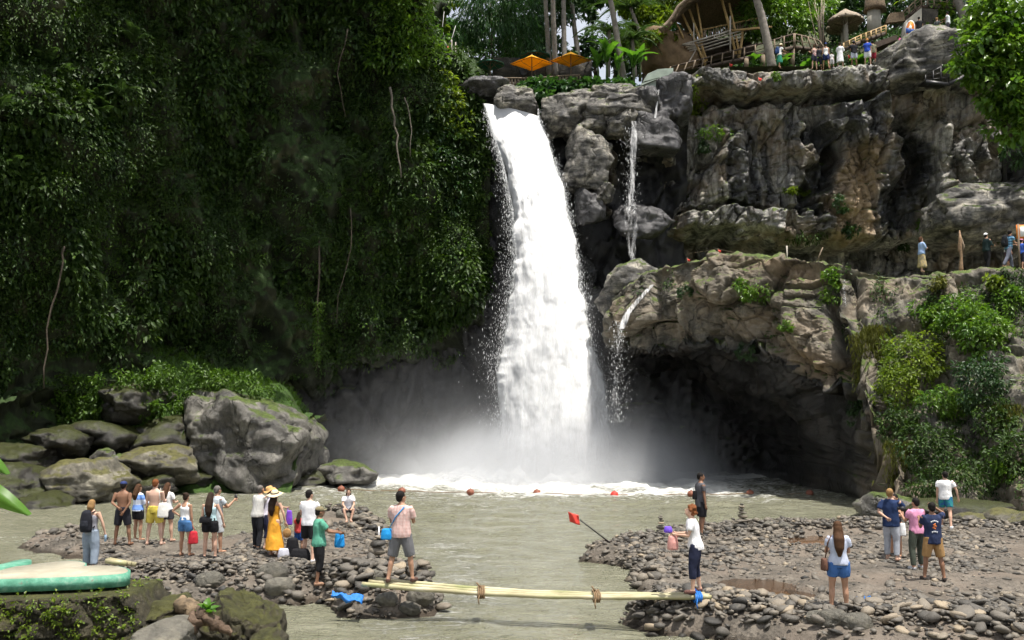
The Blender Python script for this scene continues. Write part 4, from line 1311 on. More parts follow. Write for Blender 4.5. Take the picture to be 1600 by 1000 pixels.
# pale hanging vines
M['vine'] = simple('pale woody vine', (0.13, 0.115, 0.09), 0.9, 0.4, 5)
VN = [('pale woody vine hanging below the bright shrub on the left cliff', [(628, 150), (623, 190), (627, 235), (621, 292)], 0.065),
      ('thin curved vine hanging right of the pale woody vine', [(640, 160), (655, 195), (650, 240)], 0.035),
      ('thin straight vine left of the bright shrub', [(540, 60), (541, 130), (543, 200)], 0.03),
      ('dark slender vine on the left cliff above the mound', [(128, 395), (126, 440), (127, 520), (125, 600)], 0.05),
      ('thin vine dropping beside the mossy hanging root', [(552, 340), (549, 390), (540, 460), (544, 520)], 0.03)]
for lab, pts, rr in VN:
    q = [wall_point(*p) + Vector((0, -1.0, 0)) for p in pts]
    q = [Vector((v.x, min(w.y for w in q), v.z)) for v in q]
    fine = []
    for a, b in zip(q[:-1], q[1:]):
        for f in (0, .33, .66): fine.append(a.lerp(b, f) + Vector((rng.normal(0, .04), rng.normal(0, .04), 0)))
    fine.append(q[-1])
    mb = MB(); mb.tube(fine, [rr * (1.2 - 0.5 * i / len(fine)) for i in range(len(fine))], 6)
    tag(mb.build('hanging_vine', M['vine' if rr > 0.06 or 'curved' in lab else 'bark'], None, True), lab, 'vine', 'vines hanging on the left cliff')
p = A(497, 470, 58.5)
k = 420
zz = -rng.random(k) * 3.4
C = np.array(p)[None] + np.stack([rng.normal(0, 0.14, k) * (1 - 0.5 * (-zz / 3.4)), rng.normal(0, 0.14, k), zz], -1)
root = empty('hanging_root', (p.x, p.y, p.z), 0, 'moss-wrapped root hanging in front of the dark left cave', 'root')
dd = rdir(k); dd[:, 2] -= 1.2
link('foliage', leaf_mesh('foliage', C - np.array(p), dd, rdir(k), 0.2, 0.09, rng.random(k)), LG['grass'], root)
mb = MB(); mb.tube([(0, 0, 3.5), (0.05, 0, 1.5), (-0.04, 0, 0), (0.03, 0, -2), (0, 0, -3.9)], [0.07, 0.06, 0.05, 0.04, 0.02], 6); mb.build('stem', M['bark'], root, True)

# grass on the mound and rim
n = 15000
x = rng.uniform(-29.5, -11.8, n); y = rng.uniform(50.5, 60, n)
z = mound_z(x, y)
pq = np.array([proj((a, b, c)) for a, b, c in zip(x, y, z)])
ok = (rng.random(n) < sstep(0.5, 2.2, z) * (0.75 + 0.7 * fbm(x * 0.5, y * 0.5, 0 * x, 2, 150)))
x, y, z = x[ok], y[ok], z[ok]
n = len(x)
D = np.stack([rng.normal(0, .45, n), rng.normal(-.25, .45, n), rng.uniform(.4, 1, n)], -1)
o = link('grass', leaf_mesh('grass', np.stack([x, y, z - 0.03], -1), D, rdir(n) + np.array([0, -.6, .3]), rng.uniform(.22, .55, n), rng.uniform(.035, .08, n), np.clip(rng.normal(.5, .22, n), 0, 1), 0.1), LG['grass'])
tag(o, 'fresh green grass covering the mound behind the giant boulder', 'grass', kind='stuff')
for a, b, r_, lab in ((395, 606, 1.1, 'cap of low green creeper on top of the giant boulder'), (270, 590, 1.2, 'green creeper spilling left of the giant boulder'), (310, 625, 0.9, 'green creeper hanging down the gap beside the giant boulder'), (345, 598, 0.9, 'leafy green patch where the mound meets the giant boulder'), (150, 640, 0.8, 'small ferny tuft among the dark left boulders'), (60, 600, 1.0, 'dim leafy tuft at the left edge of the mound'), (90, 640, 1.2, 'leafy creeper covering the dark rocks on the far left slope'), (200, 600, 1.1, 'green creeper draped over the half hidden grey boulder'), (30, 655, 1.0, 'leafy tuft above the large dark mossy boulder'), (120, 610, 1.0, 'grassy tuft in the middle of the left slope'), (235, 640, .7, 'fern tuft between the grey boulder and the giant boulder')):
    bush(lab, A(a, b, 54.6 if a > 250 else 53), (r_ * 1.7, r_ * 0.8, r_ * 0.55), 'grass', 0.2, 26, 26, 'creeper', 'creeper', 'creepers by the giant boulder', 0.5, 0.5)

# ------------------------------------------------------------------ plants of the terrace and the right cliff
TB = [('leafy green shrub growing from the middle of the terrace face', 1160, 458, .95, .5, 'bright', .26), ('small shrub on the terrace face left of the leafy one', 1065, 452, .4, .3, 'deep', .18),
      ('bright green shrub in the gully on the terrace', 1292, 455, .6, .8, 'bright', .24), ('tiny plant low on the terrace face above the arch', 1222, 505, .3, .3, 'bright', .2),
      ('small fern tuft at the arch edge', 1160, 560, .45, .5, 'deep', .2), ('tuft of grass on the terrace lip beside the walking woman', 1455, 437, .6, .22, 'moss', .25),
      ('bright leafy sprig on the terrace lip under the white cap', 1542, 440, .5, .3, 'yellow', .26), ('green shrub below the terrace lip', 1448, 492, .7, .6, 'bright', .26),
      ('large bright fern bush on the terrace wall', 1425, 560, 1.3, 1.2, 'yellow', .26), ('lower lobe of pale green creeper on the terrace wall', 1398, 600, 1.0, 1.2, 'yellow', .24),
      ('leafy creeper left of the bare rock on the right wall', 1510, 500, 1.3, .8, 'bright', .28), ('dark leafy creeper under the terrace lip', 1545, 520, 1.2, .9, 'bright', .28),
      ('fresh green fern bush in the middle of the right wall', 1478, 630, 1.1, .7, 'bright', .28), ('dim creeper patch on the lower right wall', 1530, 600, 1.2, 1.1, 'deep', .26),
      ('dark creeper hanging above the photographers', 1440, 700, 1.2, 1.1, 'jungle', .24), ('mossy creeper patch at the foot of the right wall', 1470, 745, 1.6, .7, 'jungle', .22),
      ('leafy patch at the right edge of the terrace wall', 1590, 470, .8, .7, 'bright', .26), ('creeper at the far right foot of the wall', 1580, 700, 1.2, .8, 'jungle', .24),
      ('green sprig beside the bare rock on the far right', 1555, 735, .6, .4, 'bright', .24), ('small broad-leaved plant on the gully edge', 1330, 640, .5, .5, 'deep', .2),
      ('creeper patch left of the fresh green fern bush', 1400, 660, .8, 1.0, 'jungle', .22), ('short weeds on the lip of the terrace wall', 1500, 468, .9, .35, 'bright', .24),
      ('dark vine leaves beside the far right bare rock', 1545, 660, .7, 1.0, 'jungle', .22)]
for lab, a, b, rx, rz, kd, L in TB:
    p = terrace_face(a, b)
    bush(lab, p + Vector((0, -0.15, 0)), (rx, 0.55 * rx + 0.1, rz), kd, L * .72, max(9, int(26 * rx * rz + 9)), 34, 'terrace_plant', 'plant', 'plants on the terrace wall', 0.42, 0.5)
CBH = [('bright yellow-green shrub on the cliff right of the black recess', 1082, 142, .75, .8, 'yellow', .24), ('lower part of the yellow-green cliff shrub', 1086, 172, .6, .6, 'yellow', .22),
       ('green weeds trailing down the cliff under the yellow-green shrub', 1112, 212, 1.1, .4, 'bright', .2), ('small weed on the cliff face below the trailing weeds', 1100, 230, .4, .5, 'deep', .2),
       ('grass tuft on the ledge in the middle of the right cliff', 1232, 300, .5, .22, 'yellow', .2), ('second grass tuft on the middle ledge', 1256, 300, .45, .2, 'yellow', .2),
       ('light green plant at the foot of the cliff left of the walking woman', 1325, 362, .6, .35, 'deep', .24), ('leafy plant at the cliff foot behind the walking woman', 1452, 352, .65, .6, 'bright', .26),
       ('small plant at the cliff foot right of the walking woman', 1408, 382, .4, .4, 'deep', .24), ('leafy plant behind the white cap at the cliff foot', 1560, 366, .8, .5, 'deep', .26),
       ('small plant beside the carved driftwood post', 1516, 372, .35, .3, 'deep', .22), ('tiny plant in a crack of the cap rock', 1212, 122, .3, .2, 'bright', .16),
       ('weeds in the hollow of the right cliff', 1310, 325, .5, .6, 'deep', .22), ('dim weeds along the dark cliff foot', 1260, 372, 1.3, .35, 'jungle', .2)]
for lab, a, b, rx, rz, kd, L in CBH:
    p = cliff_face(a, b)
    bush(lab, p + Vector((0, -0.2, 0)), (rx, 0.5 * rx + 0.1, rz), kd, L, max(8, int(20 * rx * rz + 8)), 22, 'cliff_plant', 'plant', 'plants on the right cliff', 0.42, 0.5)
# curtains of hanging moss left of the fern bush
for lab, a, b, w, ln in (('golden moss curtain hanging left of the fern bush', 1366, 500, .55, 3.6), ('narrow golden moss curtain in the terrace gully', 1330, 520, .4, 2.6), ('thin moss strand on the gully edge', 1346, 505, .3, 3.0), ('long moss curtain low on the right wall', 1405, 680, .6, 3.2), ('mossy curtain on the far right wall', 1562, 620, .6, 3.0)):
    p = terrace_face(a, b) + Vector((0, -0.35, 0))
    n = int(1500 * w * ln / 2)
    zz = -ln * rng.random(n) ** 1.15
    C = np.stack([rng.normal(0, w * 0.55, n) * (1 - 0.4 * (-zz / ln)), rng.normal(-0.1, .22, n) + zz * 0.10 * -1.0 * 0 - zz * 0.02, zz], -1)
    dd = rdir(n) * 0.45; dd[:, 2] -= 1.0
    root = empty('moss_curtain', p, 0, lab, 'moss', 'hanging moss on the terrace wall')
    link('foliage', leaf_mesh('foliage', C, dd, rdir(n) + np.array([0, -1, .3]), rng.uniform(.16, .34, n), rng.uniform(.03, .06, n), np.clip(rng.normal(.5, .22, n), 0, 1)), LG['moss'], root)
    # fine ground cover joined over the right wall
sel = rng.integers(0, Pt.shape[0] * Pt.shape[1], 9000)
r0_, c0_ = np.divmod(sel, Pt.shape[1])
pp = Pt[r0_, c0_]
pq = np.array([proj(p) for p in pp])
gm = fbm(pp[:, 0] * 0.5, pp[:, 1] * 0.5, pp[:, 2] * 0.35, 3, 160)
ok = (r0_ > 72) & (r0_ < 300) & (((pq[:, 0] > 1375) & (gm > -0.05) & (pq[:, 1] > 450)) | ((pq[:, 0] > 1280) & (gm > 0.45)) | (gm > 0.72)) & (rng.random(9000) < .85)
C0 = pp[ok] + np.array([0, -0.08, 0])
o = link('wall_creepers', leaf_mesh('wall_creepers', *clump_leaves(C0, rng.uniform(.15, .45, len(C0)), 9, .15, np.tile([0, -.8, .2], (len(C0), 1)), .6, 1.0, .5)), LG['jungle'])
tag(o, 'low creepers and weeds matting the terrace wall above the right bank', 'creepers', kind='stuff')

# ------------------------------------------------------------------ trees and plants above the falls
def lobes(px, py, Y, base, *ls):
    """crown lobes given as photograph boxes: (px, py, half width px, half height px, Y)"""
    out = []
    for (a, b, w, h, yy) in ls:
        c = A(a, b, yy) - Vector(base)
        out.append((c.x, c.y, c.z, w / FPX * yy, max(w, h) / FPX * yy * 0.8, h / FPX * yy))
    return out
def tree_px(label, bx, by, Y, ls, kind, L, **kw):
    b = A(bx, by, Y)
    b.z = min(b.z, pz(b.x, Y)) if Y > 65 else b.z
    cr = lobes(bx, by, Y, b, *ls)
    H = max(c[2] for c in cr)
    top = max(cr, key=lambda c: c[2])
    return tree(label, b, H * 1.1, cr, kind, L, lean=(top[0] * 0.6, top[1] * 0.6), **kw)
tree_px('bright sunlit shrub tree on the rim of the left cliff', 640, 118, 62.5, [(640, 42, 52, 34, 61), (620, 85, 45, 30, 61), (600, 10, 45, 28, 61.5), (672, 72, 22, 28, 61.5), (655, -25, 40, 30, 62)], 'bright', .30, clumps=150, per=26, seed=3, r0=.2, clump_r=.7)
tree_px('small bright bush left of the waterfall lip', 708, 178, 62.8, [(706, 150, 22, 26, 62.2), (692, 125, 18, 16, 62.2), (722, 190, 16, 24, 62.2), (690, 190, 22, 30, 62)], 'yellow', .26, clumps=60, per=24, seed=4, r0=.08, clump_r=.5)
tree_px('dark leafy bush under the bright bush left of the falls', 700, 265, 63, [(700, 240, 34, 40, 62), (660, 215, 40, 45, 61.6), (720, 300, 22, 40, 62.6), (650, 300, 40, 40, 62)], 'deep', .27, clumps=90, per=22, seed=5, r0=.08, clump_r=.6)
tree_px('tall dark bamboo clump behind the green umbrella', 775, 118, 73, [(770, 40, 52, 48, 72), (730, 50, 26, 45, 72.5), (815, 20, 42, 38, 72), (820, 62, 30, 26, 71.5), (760, -10, 70, 30, 72), (745, 88, 22, 18, 72)], 'bamboo', .55, clumps=230, per=20, asp=.16, droop=1.2, seed=6, r0=.12, clump_r=.75, name='bamboo_clump')
tree_px('shadowy tree between the bamboo clump and the pale trunks', 850, 120, 82, [(860, 20, 45, 35, 80), (845, 75, 40, 30, 80), (880, 100, 30, 18, 79)], 'deep', .45, clumps=120, seed=7)
tree_px('dark tree behind the two pale palm trunks', 935, 110, 84, [(905, 100, 30, 24, 82), (940, 70, 36, 28, 82), (920, 20, 16, 14, 83), (985, 90, 40, 30, 83)], 'deep', .45, clumps=130, seed=8)
tree_px('bright leaning tree above the brown earth bank', 1010, 100, 80, [(1015, 30, 36, 28, 78), (990, 5, 40, 18, 79), (1050, 0, 30, 18, 78), (1000, 60, 30, 20, 79)], 'yellow', .45, clumps=130, seed=9)
tree_px('glossy green tree hanging over the bamboo boardwalk', 1235, 70, 73, [(1195, 25, 46, 26, 71), (1240, 35, 40, 26, 71.5), (1215, 0, 55, 22, 72), (1270, 20, 40, 30, 73), (1180, 45, 26, 14, 71)], 'bright', .36, clumps=190, seed=10, clump_r=.75)
tree_px('dark jungle tree behind the thatched parasols', 1290, 50, 84, [(1300, 10, 60, 40, 82), (1260, -10, 50, 30, 82), (1345, 20, 40, 40, 83)], 'deep', .45, clumps=130, seed=11)
tree_px('dark jungle tree behind the concrete lookout', 1400, 30, 85, [(1395, 0, 50, 45, 83), (1450, 10, 50, 40, 83), (1500, 0, 45, 40, 83)], 'deep', .45, clumps=140, seed=12)
tree_px('round-leaved tree leaning over the metal stairs', 1575, 205, 55, [(1545, 75, 48, 40, 54), (1580, 30, 50, 40, 54), (1525, 110, 30, 22, 53.8), (1575, 140, 45, 36, 54), (1600, 90, 50, 60, 54.5), (1540, 20, 36, 26, 54.5), (1590, 190, 36, 36, 54.5)], 'bright', .40, clumps=340, per=17, seed=13, r0=.22, clump_r=.62, asp=.62)
tree_px('dim tree at the right edge behind the round-leaved tree', 1620, 240, 60, [(1600, 230, 36, 36, 58.5), (1630, 170, 40, 50, 59), (1620, 60, 50, 60, 60)], 'deep', .36, clumps=120, seed=14)
tree_px('leafy shrub beside the lookout above the sitting man', 1475, 60, 69, [(1480, 38, 24, 16, 68), (1500, 55, 20, 18, 67.5), (1455, 55, 14, 12, 67), (1470, 18, 16, 10, 68)], 'bright', .32, clumps=80, seed=15, r0=.08, clump_r=.5)
tree_px('pale leafy tree at the top edge left of the bamboo clump', 690, 60, 76, [(700, -5, 22, 22, 75), (685, 30, 16, 16, 75), (705, 85, 14, 16, 74)], 'yellow', .38, clumps=60, seed=16, r0=.1)
for k, (a, b, w, h, Y) in enumerate(((870, -20, 80, 28, 92), (960, -30, 60, 30, 95), (1100, 10, 120, 40, 95), (700, 60, 18, 30, 95), (1400, -10, 150, 40, 100), (1020, 70, 60, 40, 96), (790, 60, 60, 60, 96))):
    tree_px(['tall tree crown filling the top edge behind the pale trunks', 'tall tree crown at the top edge above the leaning palm', 'broad jungle crown behind the bamboo hall', 'far thin tree in the gap left of the bamboo clump', 'broad jungle crown far behind the lookout', 'far tree behind the brown earth bank', 'far tree filling the shade behind the bamboo clump'][k], a, 120, Y, [(a, b, w, h, Y), (a + w * .5, b + h * .4, w * .5, h * .6, Y + 1)], ['deep', 'jungle', 'deep', 'bamboo', 'deep', 'deep', 'deep'][k], .55, clumps=150, seed=20 + k, group='trees far behind the cliffs')
# unseen canopy, added over the left cliff to keep it in shade
for k, (x, y, z, r_) in enumerate(((-25, 50, 38, 5.5), (-17, 52, 40, 6), (-9, 55, 38, 4.5), (-33, 44, 34, 5.5))):
    tree(['spreading tree on the left clifftop nearest the camera', 'spreading tree in the middle of the left clifftop', 'spreading tree on the left clifftop nearest the falls', 'spreading tree at the far left of the clifftop', 'tall tree leaning out from the left clifftop', 'second leaning tree on the left clifftop'][k],
         (x - 2, y + 9, z - 8), 9, [(2, -9, 8, r_, r_, 2.6), (5, -7, 7, r_ * .7, r_ * .8, 2.2)], 'deep', .75, clumps=150, per=16, seed=40 + k, r0=.35, lean=(2, -5), group='trees on the left clifftop', clump_r=1.3)

# palms
def palm(label, pts, Y, r0, nfr, fl, seed, fronds=True):
    q = [A(a, b, Y) for a, b in pts]
    base = q[0]
    root = empty('palm_tree', base, 0, label, 'palm tree', 'palms above the falls')
    fine = []
    for i in range(len(q) - 1):
        for f in np.linspace(0, 1, 7)[:-1]: fine.append(q[i].lerp(q[i + 1], f) - base)
    fine.append(q[-1] - base)
    mb = MB(); n = len(fine)
    mb.tube([tuple(p) for p in fine], [r0 * (1.15 - 0.4 * i / n) * (1 + 0.05 * (i % 2)) for i in range(n)], 9)
    mb.build('trunk', M['palmbark'], root, True)
    top = fine[-1]
    e = []
    for o_ in range(nfr):
        pass
    if fronds:
        add_fronds(root, PALMF, LG['palm'], nfr, fl, 0, 0.25, seed, 'frond')
        for c in root.children:
            if c.name.startswith('frond'): c.location = top
    return root
palm('left one of the two pale palm trunks behind the umbrellas', [(858, 118), (856, 60), (853, 15), (850, -40), (848, -75)], 70, .16, 12, 3.6, 1)
palm('right one of the two pale palm trunks behind the umbrellas', [(868, 118), (866, 70), (864, 15), (864, -40), (866, -85)], 69.5, .18, 12, 3.6, 2)
palm('slender palm leaning over the banana plants', [(976, 132), (970, 95), (962, 45), (954, 0), (946, -50)], 65.5, .19, 12, 3.4, 3)
palm('pale grey palm trunk leaning beside the bamboo boardwalk', [(1207, 108), (1200, 70), (1190, 25), (1181, -5), (1170, -60)], 65.2, .27, 12, 3.4, 4)
palm('leaning palm trunk right of the lookout', [(1512, 48), (1505, 25), (1495, -5), (1482, -60)], 67, .27, 12, 3.4, 5)
palm('thin dark trunk in the gap behind the pale trunks', [(882, 110), (881, 40), (880, -30), (880, -70)], 78, .18, 10, 3.4, 6)
palm('thin far trunk left of the leaning palm', [(905, 100), (897, 40), (893, 0), (890, -60)], 80, .18, 10, 3.4, 7)
palm('palm with drooping fronds beside the brown earth bank', [(992, 120), (990, 90), (988, 62)], 69, .15, 11, 2.6, 8)
palm('palm with long pale fronds above the banana plants', [(950, 120), (951, 80), (952, 48)], 71, .14, 10, 2.6, 9)
palm('dark palm at the top edge right of the pale trunks', [(1020, 110), (1000, 50), (985, 12)], 76, .15, 11, 2.8, 10)

# banana plants
def blade(name, L=1.0, W_=0.3):
    P = np.zeros((9, 5, 3))
    for i in range(9):
        f = i / 8
        w = W_ * (sin(pi * min(1, f * 0.92 + 0.06)) ** 0.6) / 2
        x, z = L * f, L * (0.30 * sin(f * 2.2) - 0.38 * f * f)
        for j in range(5):
            g = (j - 2) / 2
            P[i, j] = (x, g * w, z + abs(g) * w * 0.35 + 0.01 * ((i + j) % 2))
    return grid_mesh(name, P, {'tint': np.clip(rng.normal(.55, .08, 45), 0, 1)})
BAN = blade('banana_leaf', 1.0, 0.30)
def banana(label, px, py, Y, n, L, seed, up=0.95):
    b = A(px, py, Y)
    root = empty('banana_plant', b, 0, label, 'banana plant', 'banana plants above the rim')
    mb = MB(); mb.tube([(0, 0, -.3), (0.03, 0, .5 * L), (0, 0, L * .8)], [.10, .08, .05], 7); mb.build('stem', M['stem'], root, True)
    add_fronds(root, BAN, LG['banana'], n, L, L * .7, up, seed, 'leaf')
    return root
banana('tall banana plant with upright leaves beside the leaning palm', 948, 132, 65.3, 7, 2.1, 1, 1.0)
banana('banana plant right of the leaning palm', 990, 134, 65, 7, 1.7, 2, .9)
banana('young banana plant left of the leaning palm trunk', 966, 130, 64.8, 6, 1.2, 3, 1.0)
banana('low banana plant left of the others', 934, 128, 65.6, 6, 1.4, 4, .8)
banana('small banana plant next to the pale concrete trough', 1000, 120, 66, 6, 1.3, 5, .9)
# broad ground plants
for k, (lab, a, b, Y, n, L) in enumerate((('round-leaved taro at the feet of the visitors on the clifftop', 1266, 106, 65, 6, .9), ('taro with broad leaves behind the person in black', 1346, 104, 65.5, 8, 1.0), ('dark taro under the boardwalk beside the palm', 1225, 104, 67, 6, 1.0), ('dark taro below the boardwalk', 1178, 100, 67, 6, .9), ('yellow bromeliad on the lookout railing', 1475, 14, 67.5, 9, .7), ('pale yellow bromeliad left of the lookout', 1408, 6, 68.5, 9, .8))):
    p = A(a, b, Y)
    root = empty('broad_leaf_plant', p, 0, lab, 'plant', 'broad leaved plants on the clifftop')
    bl = blade('leaf', 1.0, 0.62 if k < 4 else .16)
    add_fronds(root, bl, LG['banana' if k < 4 else 'yellow'], n, L, 0, .7, 60 + k, 'leaf')
# ivy bank under the umbrella terrace
for lab, a, b, rx, rz, Y in (('ivy bank spilling under the umbrella terrace', 900, 146, 2.2, .6, 64.6), ('left end of the ivy bank under the orange umbrella', 845, 142, 1.7, .45, 64.8), ('right end of the ivy bank below the banana plants', 960, 144, 1.6, .5, 64.6), ('ivy trailing into the notch right of the lip', 852, 160, .6, .7, 64.0)):
    bush(lab, A(a, b, Y), (rx, .9, rz), 'bamboo', .34, int(30 * rx), 24, 'ivy', 'ivy', 'ivy on the waterfall rim', .6, .5)

# undergrowth on the ground above the right cliff
k = 1500
x = rng.uniform(8, 52, k); y = rng.uniform(66.8, 84, k) 
z = plateau_z(x, y)
hall = (x > 9.5) & (x < 16) & (y < 74)
x, y, z = x[~hall], y[~hall], z[~hall]
C0 = np.stack([x, y, z + .25], -1)
o = link('undergrowth', leaf_mesh('undergrowth', *clump_leaves(C0, rng.uniform(.35, .9, len(C0)), 15, .34, np.tile([0, -.3, .6], (len(C0), 1)), .3, .8, .45)), LG['deep'])
tag(o, 'dense undergrowth on the slope above the right cliff', 'undergrowth', kind='stuff')

# ------------------------------------------------------------------ built things above the cliffs
def canvas(name, col, tr=.5):
    t = NT(name)
    c = t.ramp(t.noise(3, 3), [(.3, tuple(x * .93 for x in col)), (.7, col)])
    t.base(c); t.rough(.8)
    tl = t.n('ShaderNodeBsdfTranslucent'); t.l(c, tl.inputs['Color'])
    mx = t.n('ShaderNodeMixShader'); mx.inputs[0].default_value = tr
    t.l(t.b.outputs[0], mx.inputs[1]); t.l(tl.outputs[0], mx.inputs[2]); t.l(mx.outputs[0], t.out.inputs['Surface'])
    return t.m
M['orange'] = canvas('orange yellow canvas', (0.90, 0.50, 0.03), .4)
M['green_canvas'] = simple('dark green canvas', (0.02, 0.13, 0.085), 0.8, 0.1, 3)
M['wood'] = simple('weathered wood', (0.19, 0.145, 0.10), 0.85, 0.35, 4, 0.3, 30)
M['darkwood'] = simple('dark stained wood', (0.07, 0.05, 0.036), 0.8, 0.35, 4, 0.3, 30)
M['bamboo'] = simple('dry bamboo', (0.36, 0.24, 0.10), 0.55, 0.25, 3, 0.15, 20)
M['thatch'] = simple('brown thatch', (0.13, 0.095, 0.06), 0.95, 0.5, 9, 0.9, 30)
M['greythatch'] = simple('grey thatch', (0.30, 0.25, 0.19), 0.95, 0.4, 9, 0.9, 30)
M['concrete'] = simple('pale concrete', (0.36, 0.34, 0.29), 0.9, 0.25, 1.5, 0.3, 20)
M['turquoise'] = simple('faded turquoise concrete', (0.36, 0.42, 0.36), 0.9, 0.25, 1.2, 0.3, 12)
M['whitewood'] = simple('bleached timber', (0.42, 0.38, 0.33), 0.85, 0.25, 4)
M['blackmetal'] = simple('black painted metal', (0.018, 0.018, 0.02), 0.45, 0.2, 4)
M['red'] = simple('red plastic', (0.62, 0.05, 0.035), 0.6, 0.12, 4)
M['blue'] = simple('blue fabric', (0.02, 0.16, 0.52), 0.7, 0.15, 6)
M['white'] = simple('white paint', (0.8, 0.8, 0.78), 0.6, 0.05, 4)
M['earth'] = simple('brown earth bank', (0.17, 0.115, 0.065), 0.95, 0.4, 1.2, 0.9, 5)
M['stonewall'] = rock_mat('dark stone wall', (0.03, 0.028, 0.025), (0.07, 0.062, 0.052), (0.13, 0.115, 0.09), 1.5, 0, wet=False)

def umbrella(label, ax, ay, hw, drop, base_py, Y, mat_, rz=0.4, square=True):
    """apex at ax, ay; hw half width in px; drop apex to rim in px"""
    top = A(ax, ay, Y); bot = A(ax, base_py, Y)
    root = empty('parasol', bot, rz, label, 'parasol', 'parasols on the terrace above the falls')
    H = top.z - bot.z
    w = hw / FPX * Y * (1.0 if square else 1.05); d = drop / FPX * Y
    mb = MB(); mb.tube([(0, 0, -.3), (0, 0, H + .06)], .035, 7); mb.build('pole', M['wood'], root, True)
    n = 4 if square else 8
    k, m_ = 6, n * 4
    P = np.zeros((k, m_, 3))
    for i in range(k):
        f = i / (k - 1)
        for j in range(m_):
            a = 2 * pi * j / m_
            seg = (j % 4) / 4
            if square:
                c = max(abs(cos(a)), abs(sin(a)))
                rr = w * f / c * (1 - 0.04 * sin(pi * seg))
            else:
                rr = w * f * (1 - 0.05 * sin(pi * seg))
            sag = 0.10 * d * sin(pi * f)
            P[i, j] = (rr * cos(a), rr * sin(a), H - d * f * (0.75 + 0.25 * (rr / (w * 1.42 if square else w))) - sag)
    me = grid_mesh('canopy', P, wrap=True, smooth=False)
    o = link('canopy', me, mat_, root)
    sol = o.modifiers.new('thick', 'SOLIDIFY'); sol.thickness = 0.02
    for j in range(n):
        a = 2 * pi * j / n + (pi / 4 if square else 0)
        rr = w * (1.35 if square else 0.95)
        mb = MB(); mb.tube([(0, 0, H - .10), (rr * .5 * cos(a), rr * .5 * sin(a), H - d * .62), (rr * cos(a), rr * sin(a), H - d * 1.0 - .02)], .018, 4); mb.build('rib', M['wood'], o)
        mb = MB(); mb.tube([(0, 0, H - d - .25), (rr * .5 * cos(a), rr * .5 * sin(a), H - d * .66)], .014, 4); mb.build('strut', M['wood'], o)
    return root
umbrella('square orange parasol left of the two orange ones', 831, 86, 26, 15, 124, 66.6, M['orange'], .75)
umbrella('square orange parasol right beside the pale palm trunks', 892, 81, 24, 15, 120, 66.4, M['orange'], .75)
umbrella('round green parasol left of the orange ones', 766, 93, 22, 9, 124, 67.5, M['green_canvas'], .2, False)
umbrella('dark green parasol half hidden behind the orange one', 836, 79, 24, 10, 120, 69.5, M['green_canvas'], .2, False)

# curved plank railing of the umbrella terrace
RL = [(757, 130), (768, 125), (785, 122), (810, 122), (835, 122), (860, 120), (885, 118), (912, 117)]
c0 = A(835, 126, 65.8)
root = empty('terrace_railing', c0, 0, 'curved wooden plank railing in front of the parasols', 'railing')
q = [A(a, b, 65.8) for a, b in RL]
fine = [q[i].lerp(q[i + 1], f) for i in range(len(q) - 1) for f in np.linspace(0, 1, 6)[:-1]]
mb = MB(); mb.tube([tuple(p - c0) for p in fine], .05, 6); mb.build('handrail', M['wood'], root)
mb = MB(); mb.box((0, 0, 0), (.13, .03, .42)); pl = mb.mesh('plank'); pl.materials.append(M['wood'])
for p in fine:
    o = bpy.data.objects.new('plank', pl); COL.objects.link(o); o.parent = root; o.location = p - c0 + Vector((0, .04, -.25)); o.rotation_euler = (0, rng.normal(0, .05), 0)
p0_, p1_ = A(700, 122, 68.2), A(930, 122, 68.2)
fz = A(830, 128, 66.2).z; mb = MB(); mb.box(((p0_.x + p1_.x) / 2, 68.2, fz - .25), (p1_.x - p0_.x, 4.0, .5)); tag(mb.build('terrace_floor', M['stonewall']), 'flat paved floor under the parasols', 'floor', kind='structure')
p0_, p1_ = A(772, 122, 71), A(925, 98, 71)
mb = MB(); mb.box(((p0_.x + p1_.x) / 2, 71, (p0_.z + p1_.z) / 2), (p1_.x - p0_.x, .3, p1_.z - p0_.z + .6), 0, 0, 0, .02)
w_ = tag(mb.build('low_wall', M['stonewall']), 'dark low stone wall behind the orange parasols', 'wall')
c = A(818, 112, 70.8); mb = MB(); mb.ball((c.x, c.y, c.z), (.32, .05, .32)); o = mb.build('round_opening', M['blackmetal'], w_, True)  # solid black disc stands in for the darkness inside the opening
# railing strip and cord with a red float on the left rim
mb = MB(); mb.beam(A(680, 92, 64.5), A(712, 91, 64.5), .1, .1); mb.beam(A(706, 92, 64.5), A(706, 62, 64.5), .06, .06); mb.beam(A(712, 92, 64.5), A(712, 66, 64.5), .06, .06)
tag(mb.build('rim_railing', M['whitewood']), 'grey timber rail on the rim left of the green parasol', 'railing')
mb = MB(); p = A(699, 78, 64.2); mb.box(tuple(p), (.10, .06, .42), 0, 0, .35, .015)
tag(mb.build('float', M['red']), 'red float hanging from a cord on the left rim', 'float')
mb = MB(); mb.tube([A(694, 18, 64.3), A(691, 45, 64.3), A(699, 74, 64.2)], .012, 5); mb.tube([A(699, 74, 64.2), A(706, 60, 64.3), A(712, 40, 64.4)], .012, 5)
tag(mb.build('pale_line', M['white']), 'thin pale line holding the red float', 'line')

